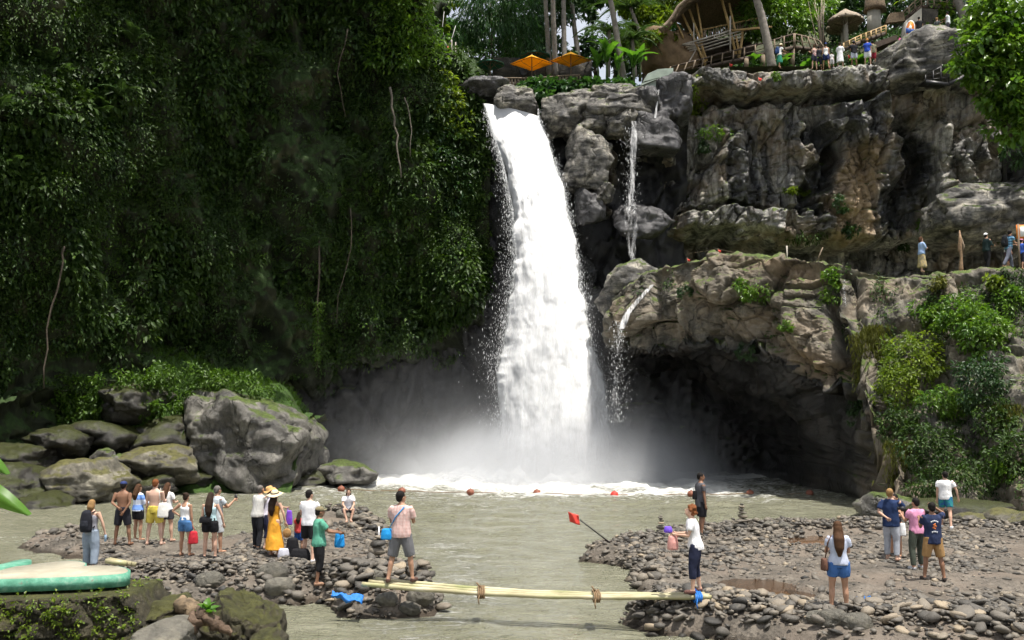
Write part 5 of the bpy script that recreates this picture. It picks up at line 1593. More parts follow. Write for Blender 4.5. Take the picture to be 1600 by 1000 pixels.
# earth bank and pale concrete trough
rock_px('earth_bank', 'brown earth bank under the left end of the bamboo hall', 1004, 48, 1080, 122, 71.5, 1.6, 81, M['earth'], level=4, block=.2, flat=.2, cat='bank')
bush('grassy overhang on top of the brown earth bank', A(1028, 62, 70), (1.1, .7, .35), 'yellow', .3, 20, 22, 'shrub', 'shrub')
c0 = A(1028, 138, 65)
root = empty('concrete_trough', c0, 0, 'stained pale turquoise concrete trough at the rim', 'trough')
def poly_px(mb, pts, Y, th):
    f = [A(a, b, Y) for a, b in pts]
    n = len(f)
    V = [tuple(p) for p in f] + [(p.x, p.y + th, p.z) for p in f]
    mb.add(V, [[i, (i + 1) % n, n + (i + 1) % n, n + i] for i in range(n)], None)
    cx = [sum(v[k] for v in V[:n]) / n for k in range(3)]
    mb.add(V[:n] + [tuple(cx)], None, [[i, (i + 1) % n, n] for i in range(n)])
    cx[1] += th
    mb.add(V[n:] + [tuple(cx)], None, [[(i + 1) % n, i, n] for i in range(n)])
    return mb
for nm, pts, Y, th in (('front_wall', [(1002, 140), (1002, 130), (1030, 122), (1048, 126), (1048, 137)], 64.8, .35), ('back_wall', [(1004, 128), (1012, 115), (1028, 108), (1052, 106), (1052, 126), (1030, 121)], 65.4, .4)):
    mb = poly_px(MB(), pts, Y, th)
    me = mb.mesh(nm)
    o = link(nm, me, M['turquoise'], root); o.matrix_parent_inverse = Matrix.Translation(-c0)

# bamboo boardwalk
def railing(label, deck, rail, Y, n, m_deck, m_rail, m_post, name='boardwalk', cat='boardwalk', group=None, mids=1, support=None, pw=.08, depth=1.2):
    c0 = A(*deck[0], Y)
    root = empty(name, c0, 0, label, cat, group)
    D_ = [A(a, b, Y) - c0 for a, b in deck]; R_ = [A(a, b, Y) - c0 for a, b in rail]
    mb = MB()
    for a, b in zip(D_[:-1], D_[1:]): mb.beam(a, b, .12, .22)
    mb.build('edge_beam', m_deck, root)
    for a, b in zip(R_[:-1], R_[1:]):
        mb = MB(); mb.beam(a, b, pw, pw * 1.1); mb.build('handrail', m_rail, root)
    for s in range(mids):
        f = (s + 1) / (mids + 1)
        mb = MB()
        for i in range(len(R_) - 1): mb.beam(D_[i].lerp(R_[i], f), D_[i + 1].lerp(R_[i + 1], f), pw * .5, pw * .5)
        mb.build('rail', m_rail, root)
    L = sum((b - a).length for a, b in zip(D_[:-1], D_[1:]))
    acc = 0
    for i in range(len(D_) - 1):
        seg = (D_[i + 1] - D_[i]).length
        k = max(1, int(round(n * seg / L)))
        for j in range(k + (1 if i == len(D_) - 2 else 0)):
            f = j / k
            mb = MB(); mb.beam(D_[i].lerp(D_[i + 1], f) - Vector((0, .02, .1)), R_[i].lerp(R_[i + 1], f) + Vector((0, -.02, .03)), pw, pw, (0, 1, 0)); mb.build('post', m_post, root)
        # decking boards
        a, b = D_[i], D_[i + 1]
        kb = max(2, int(seg / .45))
        for j in range(kb):
            p = a.lerp(b, (j + .5) / kb) + Vector((0, depth / 2 + .06, .13))
            mb = MB(); d = (b - a).normalized(); mb.beam(p - d * .20, p + d * .20, depth, .035); mb.build('deck_board', m_deck, root)
    for (a, b, b2) in support or ():
        p, q_ = A(a, b, Y) - c0, A(a, b2, Y) - c0
        mb = MB(); mb.tube([p, q_], .16, 8); mb.build('support_post', M['wood'], root, True)
    return root
railing('sloping bamboo boardwalk climbing right past the hall', [(1036, 126), (1110, 103), (1180, 88), (1240, 74)], [(1048, 105), (1112, 88), (1180, 71), (1240, 53)], 67.0, 13, M['darkwood'], M['darkwood'], M['wood'], support=[(1192, 86, 108), (1166, 92, 108)])
railing('short boardwalk arm running right under the glossy tree', [(1242, 74), (1268, 77), (1292, 80)], [(1242, 53), (1262, 58), (1280, 64)], 67.2, 4, M['darkwood'], M['wood'], M['wood'], support=[(1238, 76, 108)])
railing('bamboo stair railing climbing from the visitors to the lookout', [(1318, 78), (1345, 66), (1384, 52)], [(1318, 68), (1345, 55), (1384, 40)], 66.6, 8, M['darkwood'], M['bamboo'], M['bamboo'], 'stairway', 'stairs', mids=2)
railing('wooden lookout deck with slanting rails above the oval sign', [(1412, 32), (1440, 10), (1500, 14)], [(1410, 20), (1438, -6), (1500, 0)], 67.6, 9, M['darkwood'], M['wood'], M['wood'], 'lookout_deck', 'deck', mids=2, depth=3)
railing('low rail beside the person in the pink raincoat', [(1384, 92), (1400, 82), (1414, 76)], [(1384, 78), (1400, 68), (1414, 62)], 65.8, 3, M['darkwood'], M['bamboo'], M['bamboo'], 'handrail_section', 'railing', mids=1)
railing('black metal stair with railing on the right cliff', [(1446, 128), (1482, 132), (1512, 118)], [(1446, 118), (1482, 98), (1512, 90)], 61.2, 5, M['blackmetal'], M['blackmetal'], M['blackmetal'], 'metal_stair', 'stairs', mids=2, pw=.06)
mb = poly_px(MB(), [(1384, 36), (1414, 32), (1412, 18), (1392, 20)], 67.0, .4); tag(mb.build('basket_balcony', M['thatch']), 'dark woven basket-like balcony left of the lookout', 'balcony')
mb = poly_px(MB(), [(1366, 66), (1402, 54), (1402, 62), (1370, 74)], 66.4, 1.5); tag(mb.build('dark_awning', M['darkwood']), 'dark plank awning under the stair railing', 'awning')
# lookout pillar, oval sign
c0 = A(1440, 82, 66.5)
root = empty('lookout_pillar', c0, 0, 'concrete pillar that carries the lookout deck', 'pillar')
for nm, pts, Y, th, mm in (('light_wall', [(1410, 90), (1413, 55), (1418, 30), (1440, 12), (1441, 88)], 66.6, .8, 'concrete'), ('side_wall', [(1441.5, 60), (1441.5, 13), (1466, 14), (1466, 60)], 67.2, 1.4, 'stonewall')):
    o = poly_px(MB(), pts, Y, th).build(nm, M[mm], root); o.matrix_parent_inverse = Matrix.Translation(-c0)
c0 = A(1422, 45, 66.3)
root = empty('oval_sign', c0, 0, 'tall oval sign in orange, white and blue on the pillar', 'sign')
def oval(mb, w, h, y, z0=-1, z1=1, n=28, tilt=.18):
    P = []
    for k in range(n):
        a = 2 * pi * k / n
        P.append((w * cos(a), min(max(sin(a), z0), z1) * h))
    V = [(x * cos(tilt) + z * sin(tilt), y, z * cos(tilt) - x * sin(tilt)) for x, z in P]
    V2 = [(x, y + .03, z) for x, _, z in V]
    mb.add(V + V2 + [(sum(v[0] for v in V) / n, y, sum(v[2] for v in V) / n)], [[i, (i + 1) % n, n + (i + 1) % n, n + i] for i in range(n)], [[(i + 1) % n, i, 2 * n] for i in range(n)])
    return mb
M['signorange'] = simple('sign orange', (0.75, 0.22, 0.03), .6, .1); M['signblue'] = simple('sign blue', (0.03, 0.10, 0.42), .6, .1)
oval(MB(), .33, .60, 0).build('border', M['white'], root)
ob_ = oval(MB(), .27, .54, -.008).build('board', M['signorange'], root)
oval(MB(), .275, .545, -.014, -.62, .02).build('blue_band', M['signblue'], ob_)
oval(MB(), .10, .26, -.020, -.2, 1).build('white_figure', M['white'], ob_)

# thatched parasols and tower
def thatch_parasol(label, px, apex, rim, hw, foot, Y, pr):
    b = A(px, foot, Y)
    root = empty('thatched_parasol', b, 0, label, 'thatched parasol', 'thatched parasols')
    H = A(px, apex, Y).z - b.z; r_ = hw / FPX * Y; zr = A(px, rim, Y).z - b.z
    mb = MB(); mb.tube([(0, 0, -.6), (0, 0, H - .2)], pr, 9); mb.build('post', M['concrete'], root, True)
    n = 40
    P = []
    for rr, z in ((.02, H), (.30, H - .28 * (H - zr)), (.68, H - .62 * (H - zr)), (1.0, zr + .10), (1.02, zr - .10), (.8, zr + .05), (.2, zr + .3 * (H - zr))):
        P.append([(r_ * rr * cos(2 * pi * k / n) * (1 + .05 * rng.normal()), r_ * rr * sin(2 * pi * k / n) * (1 + .05 * rng.normal()), z + rng.normal(0, .02) - (.07 * rng.random() if .9 < rr else 0)) for k in range(n)])
    o = link('thatch_cap', grid_mesh('thatch_cap', np.array(P), wrap=True, smooth=False), M['greythatch'], root)
    for k in range(6):
        a = 2 * pi * k / 6
        mb = MB(); mb.tube([(0, 0, zr - .35), (r_ * .85 * cos(a), r_ * .85 * sin(a), zr + .02)], .03, 5); mb.build('brace', M['wood'], root)
    return root
thatch_parasol('large mushroom-shaped thatched parasol on a pale post', 1322, 14, 32, 27, 62, 69, .17)
thatch_parasol('smaller thatched parasol below the large one', 1316, 36, 44, 24, 66, 71, .10)
c0 = A(1366, 45, 71)
root = empty('thatched_tower', c0, 0, 'thatched round tower on a concrete pillar behind the stairs', 'tower')
mb = MB(); mb.loft([(0, 0, -.6, .5, .5), (0, 0, 1.4, .46, .46)]); mb.build('pillar', M['concrete'], root, True)
mb = MB(); mb.loft([(0.1, 0, 1.3, .8, .8), (.1, 0, 1.6, .72, .72), (.1, 0, 3.4, .55, .55)], 20); mb.build('thatch_wall', M['thatch'], root, True)
c0 = A(1285, 75, 68.5)
root = empty('stick_bundle', c0, 0, 'bundle of bare pale sticks standing left of the thatched parasols', 'sticks')
for k in range(14):
    mb = MB(); a = rng.normal(0, .22); mb.tube([(rng.normal(0, .10), rng.normal(0, .15), -.4), (a, rng.normal(0, .2), 2.0), (a * 1.6 + rng.normal(0, .1), rng.normal(0, .3), 3.0 + rng.normal(0, .5))], [.045, .03, .012], 5); mb.build('stick', M['greythatch'], root)

# bamboo hall
c0 = A(1100, 100, 70)
root = empty('bamboo_hall', c0, 0, 'open bamboo hall with a sweeping thatched roof above the cliff', 'hall')
FRt = [(1030, 46), (1042, 38), (1052, 24), (1060, 10), (1074, -2), (1100, -14), (1150, -22), (1210, -22)]
BKt = [(1072, 47), (1082, 44), (1096, 41), (1112, 38), (1136, 34), (1160, 28), (1190, 18), (1225, 4)]
k = np.linspace(0, 1, 40)
q = np.linspace(0, 1, len(FRt))
Pf = np.array([A(a, b, 68.6) for a, b in zip(np.interp(k, q, [p[0] for p in FRt]), np.interp(k, q, [p[1] for p in FRt]))])
Pb = np.array([A(a, b, 74.5) for a, b in zip(np.interp(k, q, [p[0] for p in BKt]), np.interp(k, q, [p[1] for p in BKt]))])
g = np.linspace(0, 1, 24)[:, None, None]
Pr = Pf[None] * (1 - g) + Pb[None] * g
Pr[..., 2] += (0.9 * np.sin(pi * g[..., 0])) * np.ones((1, 40)) + .05 * rng.normal(0, 1, (24, 40))
o = link('roof', grid_mesh('roof', Pr - np.array(c0)), M['thatch'], root)
sol = o.modifiers.new('thick', 'SOLIDIFY'); sol.thickness = .28
mb = MB(); mb.tube([tuple(p - np.array(c0)) for p in Pf], .12, 7); mb.build('eave_edge', M['wood'], o, True)
for (a, b, a2, b2, r_) in ((1066, 22, 1102, 102, .09), (1077, 15, 1104, 95, .09), (1088, 5, 1098, 66, .08), (1126, -5, 1150, 85, .10), (1139, 5, 1156, 90, .08), (1056, 35, 1068, 60, .07), (1160, 50, 1154, 92, .10), (1094, 66, 1102, 100, .09)):
    mb = MB(); mb.tube([A(a, b, 70.0) - c0, A((a + a2) / 2 + 1, (b + b2) / 2, 69.9) - c0, A(a2, b2, 69.8) - c0], r_, 7); mb.build('bamboo_post', M['bamboo'], root, True)
mb = MB(); mb.beam(A(1141, 25, 69.4) - c0, A(1141, 82, 69.4) - c0, .10, .10); mb.build('white_post', M['whitewood'], root)
mb = MB(); mb.beam(A(1084, 36, 69.4) - c0, A(1084, 68, 69.4) - c0, .07, .07); mb.build('white_post', M['whitewood'], root)
for k in range(34):
    f = k / 33
    a = 1066 + f * 124
    t_, b_ = 52 - 24 * f, 70 - 26 * f
    mb = MB(); mb.beam(A(a, t_ - rng.random() * 2, 70.6) - c0, A(a + rng.normal(0, .6), b_, 70.6) - c0, .10, .04, (0, 1, 0)); mb.build('wall_slat', M['wood'], root)
mb = MB(); mb.beam(A(1068, 53, 70.45) - c0, A(1190, 27, 70.45) - c0, .08, .08); mb.build('wall_rail', M['bamboo'], root)
mb = MB(); mb.beam(A(1066, 70, 69.6) - c0, A(1142, 48, 69.6) - c0, .10, .10); mb.build('wall_rail', M['whitewood'], root)
mb = MB(); mb.beam(A(1142, 48, 69.6) - c0, A(1206, 42, 69.6) - c0, .14, .14); mb.build('wall_rail', M['bamboo'], root)
for k in range(4):
    mb = MB(); mb.beam(A(1068 + k * 3, 70 + k * 3.5, 69.5 + .12 * k) - c0, A(1086 + k * 1, 70 + k * 2.6, 69.5 + .12 * k) - c0, .30, .05); mb.build('louvre', M['whitewood'], root)
    mb = MB(); mb.beam(A(1088 + k * 2, 68 + k * 4.5, 69.7 + .1 * k) - c0, A(1158, 48 + k * 5.0, 69.7 + .1 * k) - c0, .18, .06); mb.build('louvre', M['whitewood'], root)
mb = MB(); mb.beam(A(1096, 62, 70.4) - c0, A(1076, 98, 69.2) - c0, .06, .06); mb.build('brace', M['whitewood'], root)
mb = MB(); P_ = [A(1090, 104, 72), A(1175, 82, 72)]; mb.beam(P_[0] - c0, P_[1] - c0, 3.5, .15); mb.build('floor_deck', M['darkwood'], root)
mb = MB(); mb.box(A(1130, 78, 73.2) - c0, (4.2, .2, 1.6)); mb.build('back_panel', M['darkwood'], root)
# small red marker flags on ropes along the rim and the terrace
for i, (a, b, Y) in enumerate(((1013, 136, 64.2), (1031, 135, 64.0), (1185, 121, 60.9), (1052, 128, 64.0), (1140, 99, 66.8), (1325, 86, 64.6), (1122, 390, 52.3), (1074, 404, 54.0), (1222, 404, 49.6), (1165, 402, 51.0))):
    p = A(a, b, Y)
    s = .22 if Y > 60 else .16
    root = empty('marker_flag', p, 0, ['small red flag left of the pale trough', 'small red flag right under the pale trough', 'small red flag on the cap rock', 'small red flag at the end of the boardwalk', 'small red flag on the boardwalk edge', 'red flag beside the person in black on the clifftop', 'red flag on the stick at the highest point of the terrace', 'small red flag at the left end of the terrace rope', 'small red flag on the terrace rope right of the high point', 'small red flag at the middle of the terrace rope'][i], 'flag', 'red marker flags')
    mb = MB(); mb.add([(0, 0, 0), (s, .02, -.06), (s * .8, 0, -s), (.02, .03, -s * .9), (0, .02, 0), (s, .04, -.06), (s * .8, .02, -s), (.02, .05, -s * .9)], [[0, 1, 2, 3], [7, 6, 5, 4], [0, 4, 5, 1], [1, 5, 6, 2], [2, 6, 7, 3], [3, 7, 4, 0]]); mb.build('cloth', M['red'], root)
    mb = MB(); mb.tube([(0, .02, .06), (0, .02, -.55)], .015, 5); mb.build('stick', M['wood'], root)
rp = [terrace_top(a, b) + Vector((0, 0, .45)) for a, b in ((1074, 410), (1122, 402), (1165, 412), (1222, 414), (1230, 410))]
mb = MB(); mb.tube(rp, .009, 5); tag(mb.build('terrace_rope', M['wood']), 'thin rope with red flags strung along the left end of the terrace', 'rope')
p = terrace_top(1230, 412); mb = MB(); mb.tube([p, p + Vector((0, 0, .9))], .04, 6); tag(mb.build('rope_post', M['whitewood']), 'pale wooden post at the end of the terrace rope', 'post')
p = terrace_top(1275, 412); mb = MB(); mb.tube([p, p + Vector((.35, 0, .8))], .03, 6); tag(mb.build('leaning_stick', M['wood']), 'leaning stick standing on the terrace', 'stick')
# carved driftwood post, notice board, pole on the right cliff
p = terrace_top(1502, 428)
root = empty('driftwood_post', p, 0, 'carved driftwood post standing on the terrace edge', 'post')
mb = MB(); mb.tube([(0, 0, -.2), (0, 0, .35), (.03, 0, .8), (-.03, 0, 1.2), (.02, 0, 1.55), (0, 0, 2.0)], [.13, .09, .06, .10, .085, .02], 8); mb.build('trunk', simple('driftwood', (.26, .17, .10), .85, .55, 7, .8, 14), root, True)
mb = MB(); mb.tube([(.06, 0, .95), (.16, -.02, 1.25), (.10, 0, 1.6)], [.03, .05, .02], 6); mb.build('branch', M['wood'], root, True)
mb = MB(); mb.box((0, 0, 0), (.30, .26, .30), .3, 0, 0, .02); mb.build('base', M['bamboo'], root)
p = terrace_top(1604, 420)
root = empty('notice_board', p, 0, 'wooden notice board with a white sheet at the right edge of the terrace', 'sign')
mb = MB(); mb.box((0, 0, 1.65), (.75, .05, .62)); mb.build('board', M['signorange'], root)
mb = MB(); mb.box((.02, -.035, 1.65), (.50, .02, .44)); mb.build('sheet', M['white'], root)
mb = MB(); mb.beam((-.3, 0, -.1), (-.3, 0, 2.0), .07, .07); mb.build('post', M['wood'], root)
mb = MB(); mb.tube([A(1571, 292, 60), A(1569, 230, 60), A(1566, 178, 60)], .10, 7); o = mb.build('pipe_pole', M['blackmetal'], None, True); tag(o, 'dark upright pole with a white top under the round-leaved tree', 'pole')
mb = MB(); mb.tube([A(1566, 178, 60), A(1564, 140, 60), A(1561, 106, 60)], .09, 7); mb.build('white_section', M['white'], o, True)

# ------------------------------------------------------------------ river stones
t = NT('river stones')
tc = t.math('ADD', t.attr('tint'), t.math('MULTIPLY', t.orand(), t.attr('single')))
c = t.ramp(tc, [(0.0, (0.035, 0.033, 0.030)), (0.25, (0.085, 0.077, 0.066)), (0.55, (0.15, 0.132, 0.108)), (0.8, (0.22, 0.185, 0.14)), (1.0, (0.30, 0.24, 0.165))])
c = t.mix(0.5, c, t.ramp(t.noise(9, 4, 0.7), [(0.3, 0.55), (0.7, 1.35)]), 'MULTIPLY')
zz = t.pos()['Z']
c = t.mix(t.ramp(t.math('ADD', zz, t.math('MULTIPLY', t.noise(1.2, 3), 0.15)), [(0.13, 1), (0.24, 0)]), c, t.mix(1.0, c, (0.38, 0.37, 0.34), 'MULTIPLY'))   # wet near the waterline
t.base(c); t.rough(0.62); t.spec(0.4)
t.bump(t.noise(35, 4), 0.35, 0.02)
M['stones'] = t.m
def stone_shape(level, seed):
    V, F = ICO[level] if level in ICO else ico(level)
    rs = np.random.default_rng(seed)
    pn = unit_(rs.normal(0, 1, (9, 3))); pd = rs.uniform(0.72, 1.05, 9)
    q = np.clip(V @ pn.T / pd, 1e-4, None)
    h = np.clip((q ** 12).sum(1) ** (-1 / 12), .6, 1.15)
    return V * h[:, None] * np.array([1.0, rs.uniform(.58, .9), rs.uniform(.30, .52)]), F
SH1 = [stone_shape(1, 500 + i) for i in range(8)]
SH2 = []
for i in range(8):
    V, F = stone_shape(2, 500 + i)
    me = mesh_np('river_stone', V, F, True, {'tint': np.zeros(len(V)), 'single': np.ones(len(V))})
    me.materials.append(M['stones'])
    SH2.append(me)
ST = []       # x, y, z, size, zone
def scatter(n, poly_line, spread, smin, smax, zone, lift=0.0, powr=2.2):
    pts = np.array(poly_line)
    seg = np.linalg.norm(np.diff(pts, axis=0), axis=1); cum = np.concatenate([[0], np.cumsum(seg)])
    s = rng.random(n) * cum[-1]
    x = np.interp(s, cum, pts[:, 0]) + rng.normal(0, spread, n); y = np.interp(s, cum, pts[:, 1]) + rng.normal(0, spread, n)
    z = bank_z(x, y)
    size = smin + (smax - smin) * rng.random(n) ** powr
    ok = z > -0.12
    for i in np.where(ok)[0]:
        ST.append((x[i], y[i], z[i] + size[i] * rng.uniform(-.05, .28) + lift * rng.random(), size[i], zone))
scatter(1700, P2([(205, 928), (300, 925), (400, 930), (460, 926), (520, 937), (600, 948), (655, 942)]), .50, .05, .165, 0, .10, 2.8)
scatter(230, P2([(560, 945), (665, 945)]), .40, .08, .2, 0, .22)
scatter(2200, P2([(1000, 962), (1060, 976), (1200, 985), (1400, 998), (1650, 1030)]), .62, .05, .165, 1, .12, 2.8)
scatter(1000, P2([(930, 872), (1000, 858), (1100, 848), (1250, 840), (1420, 834), (1600, 834)]), .85, .06, .19, 2, .10)
scatter(200, P2([(985, 900), (1060, 885), (1150, 870), (1300, 860)]), .8, .06, .18, 2, .05)
scatter(120, P2([(990, 915), (1040, 900), (1075, 908)]), .45, .08, .2, 2, .05)
scatter(200, P2([(530, 812), (570, 812), (600, 835)]), .5, .08, .26, 3, .14)
scatter(90, P2([(40, 850), (110, 842), (150, 852)]), .45, .08, .24, 3, .05)
n = 46000
x = rng.uniform(-20.5, 24, n); y = rng.uniform(16, 36, n)
z = bank_z(x, y)
dl_ = dist_poly(x, y, LEFT_BANK); dr_ = dist_poly(x, y, RIGHT_BANK)
cl = fbm(x * 0.55, y * 0.55, 0 * x, 3, 170)
pr_ = np.where(dr_ > dl_, 0.62, 0.55) + 0.55 * cl + 0.35 * gauss(np.maximum(dl_, dr_), 0.2, .7)
pud = np.max([dist_poly(x, y, p) for p in PUD], axis=0)
ok = (z > -0.06) & (rng.random(n) < pr_) & ((pud < 0.05) | (rng.random(n) < .04))
sz = 0.03 + 0.11 * rng.random(n) ** 2.8 + 0.04 * np.clip(cl, 0, 1)
for i in np.where(ok)[0]:
    ST.append((x[i], y[i], z[i] + sz[i] * rng.uniform(-.08, .18), sz[i], 4))
ST = np.array(ST)
pj = np.array([proj(p) for p in ST[:, :3]])
seen = (pj[:, 0] > -5) & (pj[:, 0] < 1605) & (pj[:, 1] < 1005)
ST, pj = ST[seen], pj[seen]
scr = ST[:, 3] / ST[:, 1]
order = np.argsort(-scr)
GR = ['stones of the left embankment', 'stones of the near right embankment', 'stones of the right gravel spit', 'stones at the back of the left bank', 'stones on the flat gravel']
LB = ['rounded grey stone piled in the low embankment of the left bank', 'rounded grey stone in the low embankment along the near right shore', 'flat grey stone heaped on the gravel spit by the pool', 'flat stone at the water edge of the left bank', 'loose flat stone lying on the gravel']
for i in order[:300]:
    x, y, z, s, zn = ST[i]
    o = bpy.data.objects.new('river_stone', SH2[i % 8]); COL.objects.link(o)
    o.location = (x, y, z); s *= 1.12
    o.scale = (s, s * rng.uniform(.8, 1.1), s * rng.uniform(.8, 1.15))
    o.rotation_euler = (rng.normal(0, .28), rng.normal(0, .28), rng.uniform(0, 2 * pi))
    tag(o, LB[int(zn)], 'stone', GR[int(zn)])
rest = order[300:]
VV, FF, TT_, base = [], [], [], 0
sh = rng.integers(0, 8, len(rest))
for k in range(8):
    ids = rest[sh == k]
    V, F = SH1[k]
    m_ = len(ids)
    s = ST[ids, 3][:, None, None]
    a = rng.uniform(0, 2 * pi, m_); ti = rng.normal(0, .25, m_); tj = rng.normal(0, .25, m_)
    W_ = np.broadcast_to(V[None], (m_,) + V.shape) * s * rng.uniform(.75, 1.2, (m_, 1, 3))
    W_ = np.stack([W_[..., 0], W_[..., 1] * np.cos(ti)[:, None] - W_[..., 2] * np.sin(ti)[:, None], W_[..., 1] * np.sin(ti)[:, None] + W_[..., 2] * np.cos(ti)[:, None]], -1)
    W_ = np.stack([W_[..., 0] * np.cos(tj)[:, None] + W_[..., 2] * np.sin(tj)[:, None], W_[..., 1], -W_[..., 0] * np.sin(tj)[:, None] + W_[..., 2] * np.cos(tj)[:, None]], -1)
    W_ = np.stack([W_[..., 0] * np.cos(a)[:, None] - W_[..., 1] * np.sin(a)[:, None], W_[..., 0] * np.sin(a)[:, None] + W_[..., 1] * np.cos(a)[:, None], W_[..., 2]], -1)
    W_ = W_ + ST[ids, :3][:, None, :]
    VV.append(W_.reshape(-1, 3))
    FF.append((np.arange(m_)[:, None, None] * len(V) + F[None]).reshape(-1, 3) + base)
    TT_.append(np.repeat(np.clip(rng.normal(.42, .2, m_), 0, 1), len(V)))
    base += m_ * len(V)
VV = np.concatenate(VV)
o = link('river_pebbles', mesh_np('river_pebbles', VV, np.concatenate(FF), True, {'tint': np.concatenate(TT_), 'single': np.zeros(len(VV))}), M['stones'])
tag(o, 'countless flat grey pebbles strewn over both gravel banks', 'pebbles', kind='stuff')
print('stones', len(ST))
# larger single stones and stone stacks
def one_stone(label, px, py, s, seed, z=0, name='large_stone', tint=.5, sc=(1, .8, .62), lift=.2):
    p = on_bank(px, py)
    s = s * .78
    o = rock(name, label, (p.x, p.y, p.z + s * lift), (s * sc[0], s * sc[1], s * sc[2]), seed, M['stoneB'], level=4, block=.10, rough_=.05, flat=.05, cat='stone', group='larger stones on the banks')
    return o
M['stoneB'] = rock_mat('large river stone', (0.07, 0.066, 0.056), (0.14, 0.13, 0.105), (0.22, 0.20, 0.15), 1.6, 0, moss=0, wet=False, rough=.65, orand=.25)
for lab, a, b, s, sd in (('olive oval boulder in the middle of the left embankment', 436, 922, .42, 601), ('tan flat-topped boulder left in the left embankment', 330, 912, .36, 602), ('broad brown stone at the top of the left embankment', 425, 900, .40, 603),
                         ('dark round stone under the left end of the bamboo poles', 656, 938, .34, 604), ('olive round stone in the embankment below the pink shirt', 605, 940, .28, 605), ('mossy oval stone at the waterline below the poles', 640, 955, .26, 606),
                         ('dark rock below the feet of the man in the pink shirt', 588, 905, .30, 607), ('grey mossy boulder below the woman in denim shorts', 1300, 972, .36, 608), ('grey mossy stone left of the one below the woman in denim shorts', 1282, 970, .28, 609),
                         ('cracked pale block in the near right embankment', 1338, 978, .34, 610), ('dark round stone at the top of the right gravel spit', 1225, 824, .24, 611), ('pale flat stone beside the dark round one on the spit', 1200, 823, .25, 612),
                         ('dark stone the seated woman sits on', 540, 808, .42, 613), ('grey stone right of the seated woman', 566, 810, .26, 614), ('round stone at the right end of the bamboo poles', 1142, 935, .20, 615)):
    one_stone(lab, a, b, s, sd)
def cairn(label, px, py, sizes, seed):
    p = on_bank(px, py)
    root = empty('stone_stack', p, 0, label, 'stone stack', 'balanced stone stacks')
    z = 0.02
    rs = random.Random(seed)
    for i, s in enumerate(sizes):
        o = bpy.data.objects.new('stone', SH2[(seed + i) % 8]); COL.objects.link(o); o.parent = root
        h = s * .42
        z += h
        o.location = (rs.uniform(-.2, .2) * s, rs.uniform(-.2, .2) * s, z); z += h * .85
        o.scale = (s, s, s * .95); o.rotation_euler = (rs.uniform(-.1, .1), rs.uniform(-.1, .1), rs.uniform(0, 6))
cairn('stack of dark stones on the spit, tallest of the three', 1160, 829, [.26, .20, .16, .14, .12, .10, .08], 1)
cairn('stack of dark stones in the middle of the spit', 1033, 837, [.22, .17, .13, .10, .08, .06], 2)
cairn('tiny stack of stones at the left end of the spit', 985, 845, [.14, .10, .08, .05], 3)
cairn('dark heap of stones holding the metal stake on the left bank', 590, 886, [.34, .28, .22, .15], 4)
p = on_bank(592, 886); mb = MB(); mb.tube([p, p + Vector((-.01, 0, 1.0))], .022, 7); tag(mb.build('metal_stake', simple('galvanised pipe', (.5, .5, .5), .35, .1, 5, metal=.9), None, True), 'thin grey metal stake stuck in the dark stone heap', 'stake')

# ------------------------------------------------------------------ bamboo bridge
t = NT('green bamboo')
c = t.ramp(t.noise(1.2, 4, .6), [(.35, (.30, .27, .15)), (.55, (.44, .39, .24)), (.7, (.55, .50, .35))])
c = t.mix(t.ramp(t.noise(2.5, 3, .5, t.mapped((.25, 1, 1))), [(.5, 0), (.7, .6)]), c, (.20, .26, .06))
t.base(c); t.rough(.4)
M['greenbamboo'] = t.m
b0, b1 = G(566, 913, .68), G(1112, 933, .66)
root = empty('bamboo_bridge', b0, 0, 'pale bamboo poles lashed together as a footbridge over the stream', 'footbridge')
for k, (e0, e1, r_) in enumerate(((0, 0, .047), (.35, .05, .043), (.75, .35, .043))):
    a = b0.lerp(b1, e0 * .05) - b0 + Vector((0, .11 * k, .035 * k)); e = b0.lerp(b1, 1 - e1 * .03) - b0 + Vector((0, .15 * k, .0))
    n = 64
    pts = [a.lerp(e, i / n) + Vector((0, 0, -.10 * sin(pi * i / n) + .004 * sin(i * .5 + k))) for i in range(n + 1)]
    mb = MB(); mb.tube(pts, [r_ * (1 - .15 * i / n) * (1.14 if i % 6 == k * 2 % 6 else 1.0) for i in range(n + 1)], 10); mb.build('bamboo_pole', M['greenbamboo'], root, True)
M['rope'] = simple('brown rope', (.20, .13, .07), .9, .3, 20)
for f, mm, nm in ((.355, 'rope', 'rope_lashing'), (.685, 'rope', 'rope_lashing'), (.962, 'blue', 'blue_lashing')):
    q = b0.lerp(b1, f) - b0 + Vector((0, .15, -.10 * sin(pi * f)))
    mb = MB()
    for j in range(4):
        P_ = [(q.x + (j - 1.5) * .035 + .01 * sin(a * 3), q.y + .30 * cos(a), q.z + .105 * sin(a)) for a in np.linspace(0, 2 * pi, 15)]
        mb.tube(P_, .016, 5, False)
    mb.tube([(q.x - .03, q.y - .3, q.z), (q.x - .05, q.y - .33, q.z - .10), (q.x - .03, q.y - .33, q.z - .17)], .012, 5)
    mb.tube([(q.x, q.y - .1, q.z + .09), (q.x - .09, q.y - .12, q.z + .2)], .016, 5)
    mb.build(nm, M[mm], root, True)
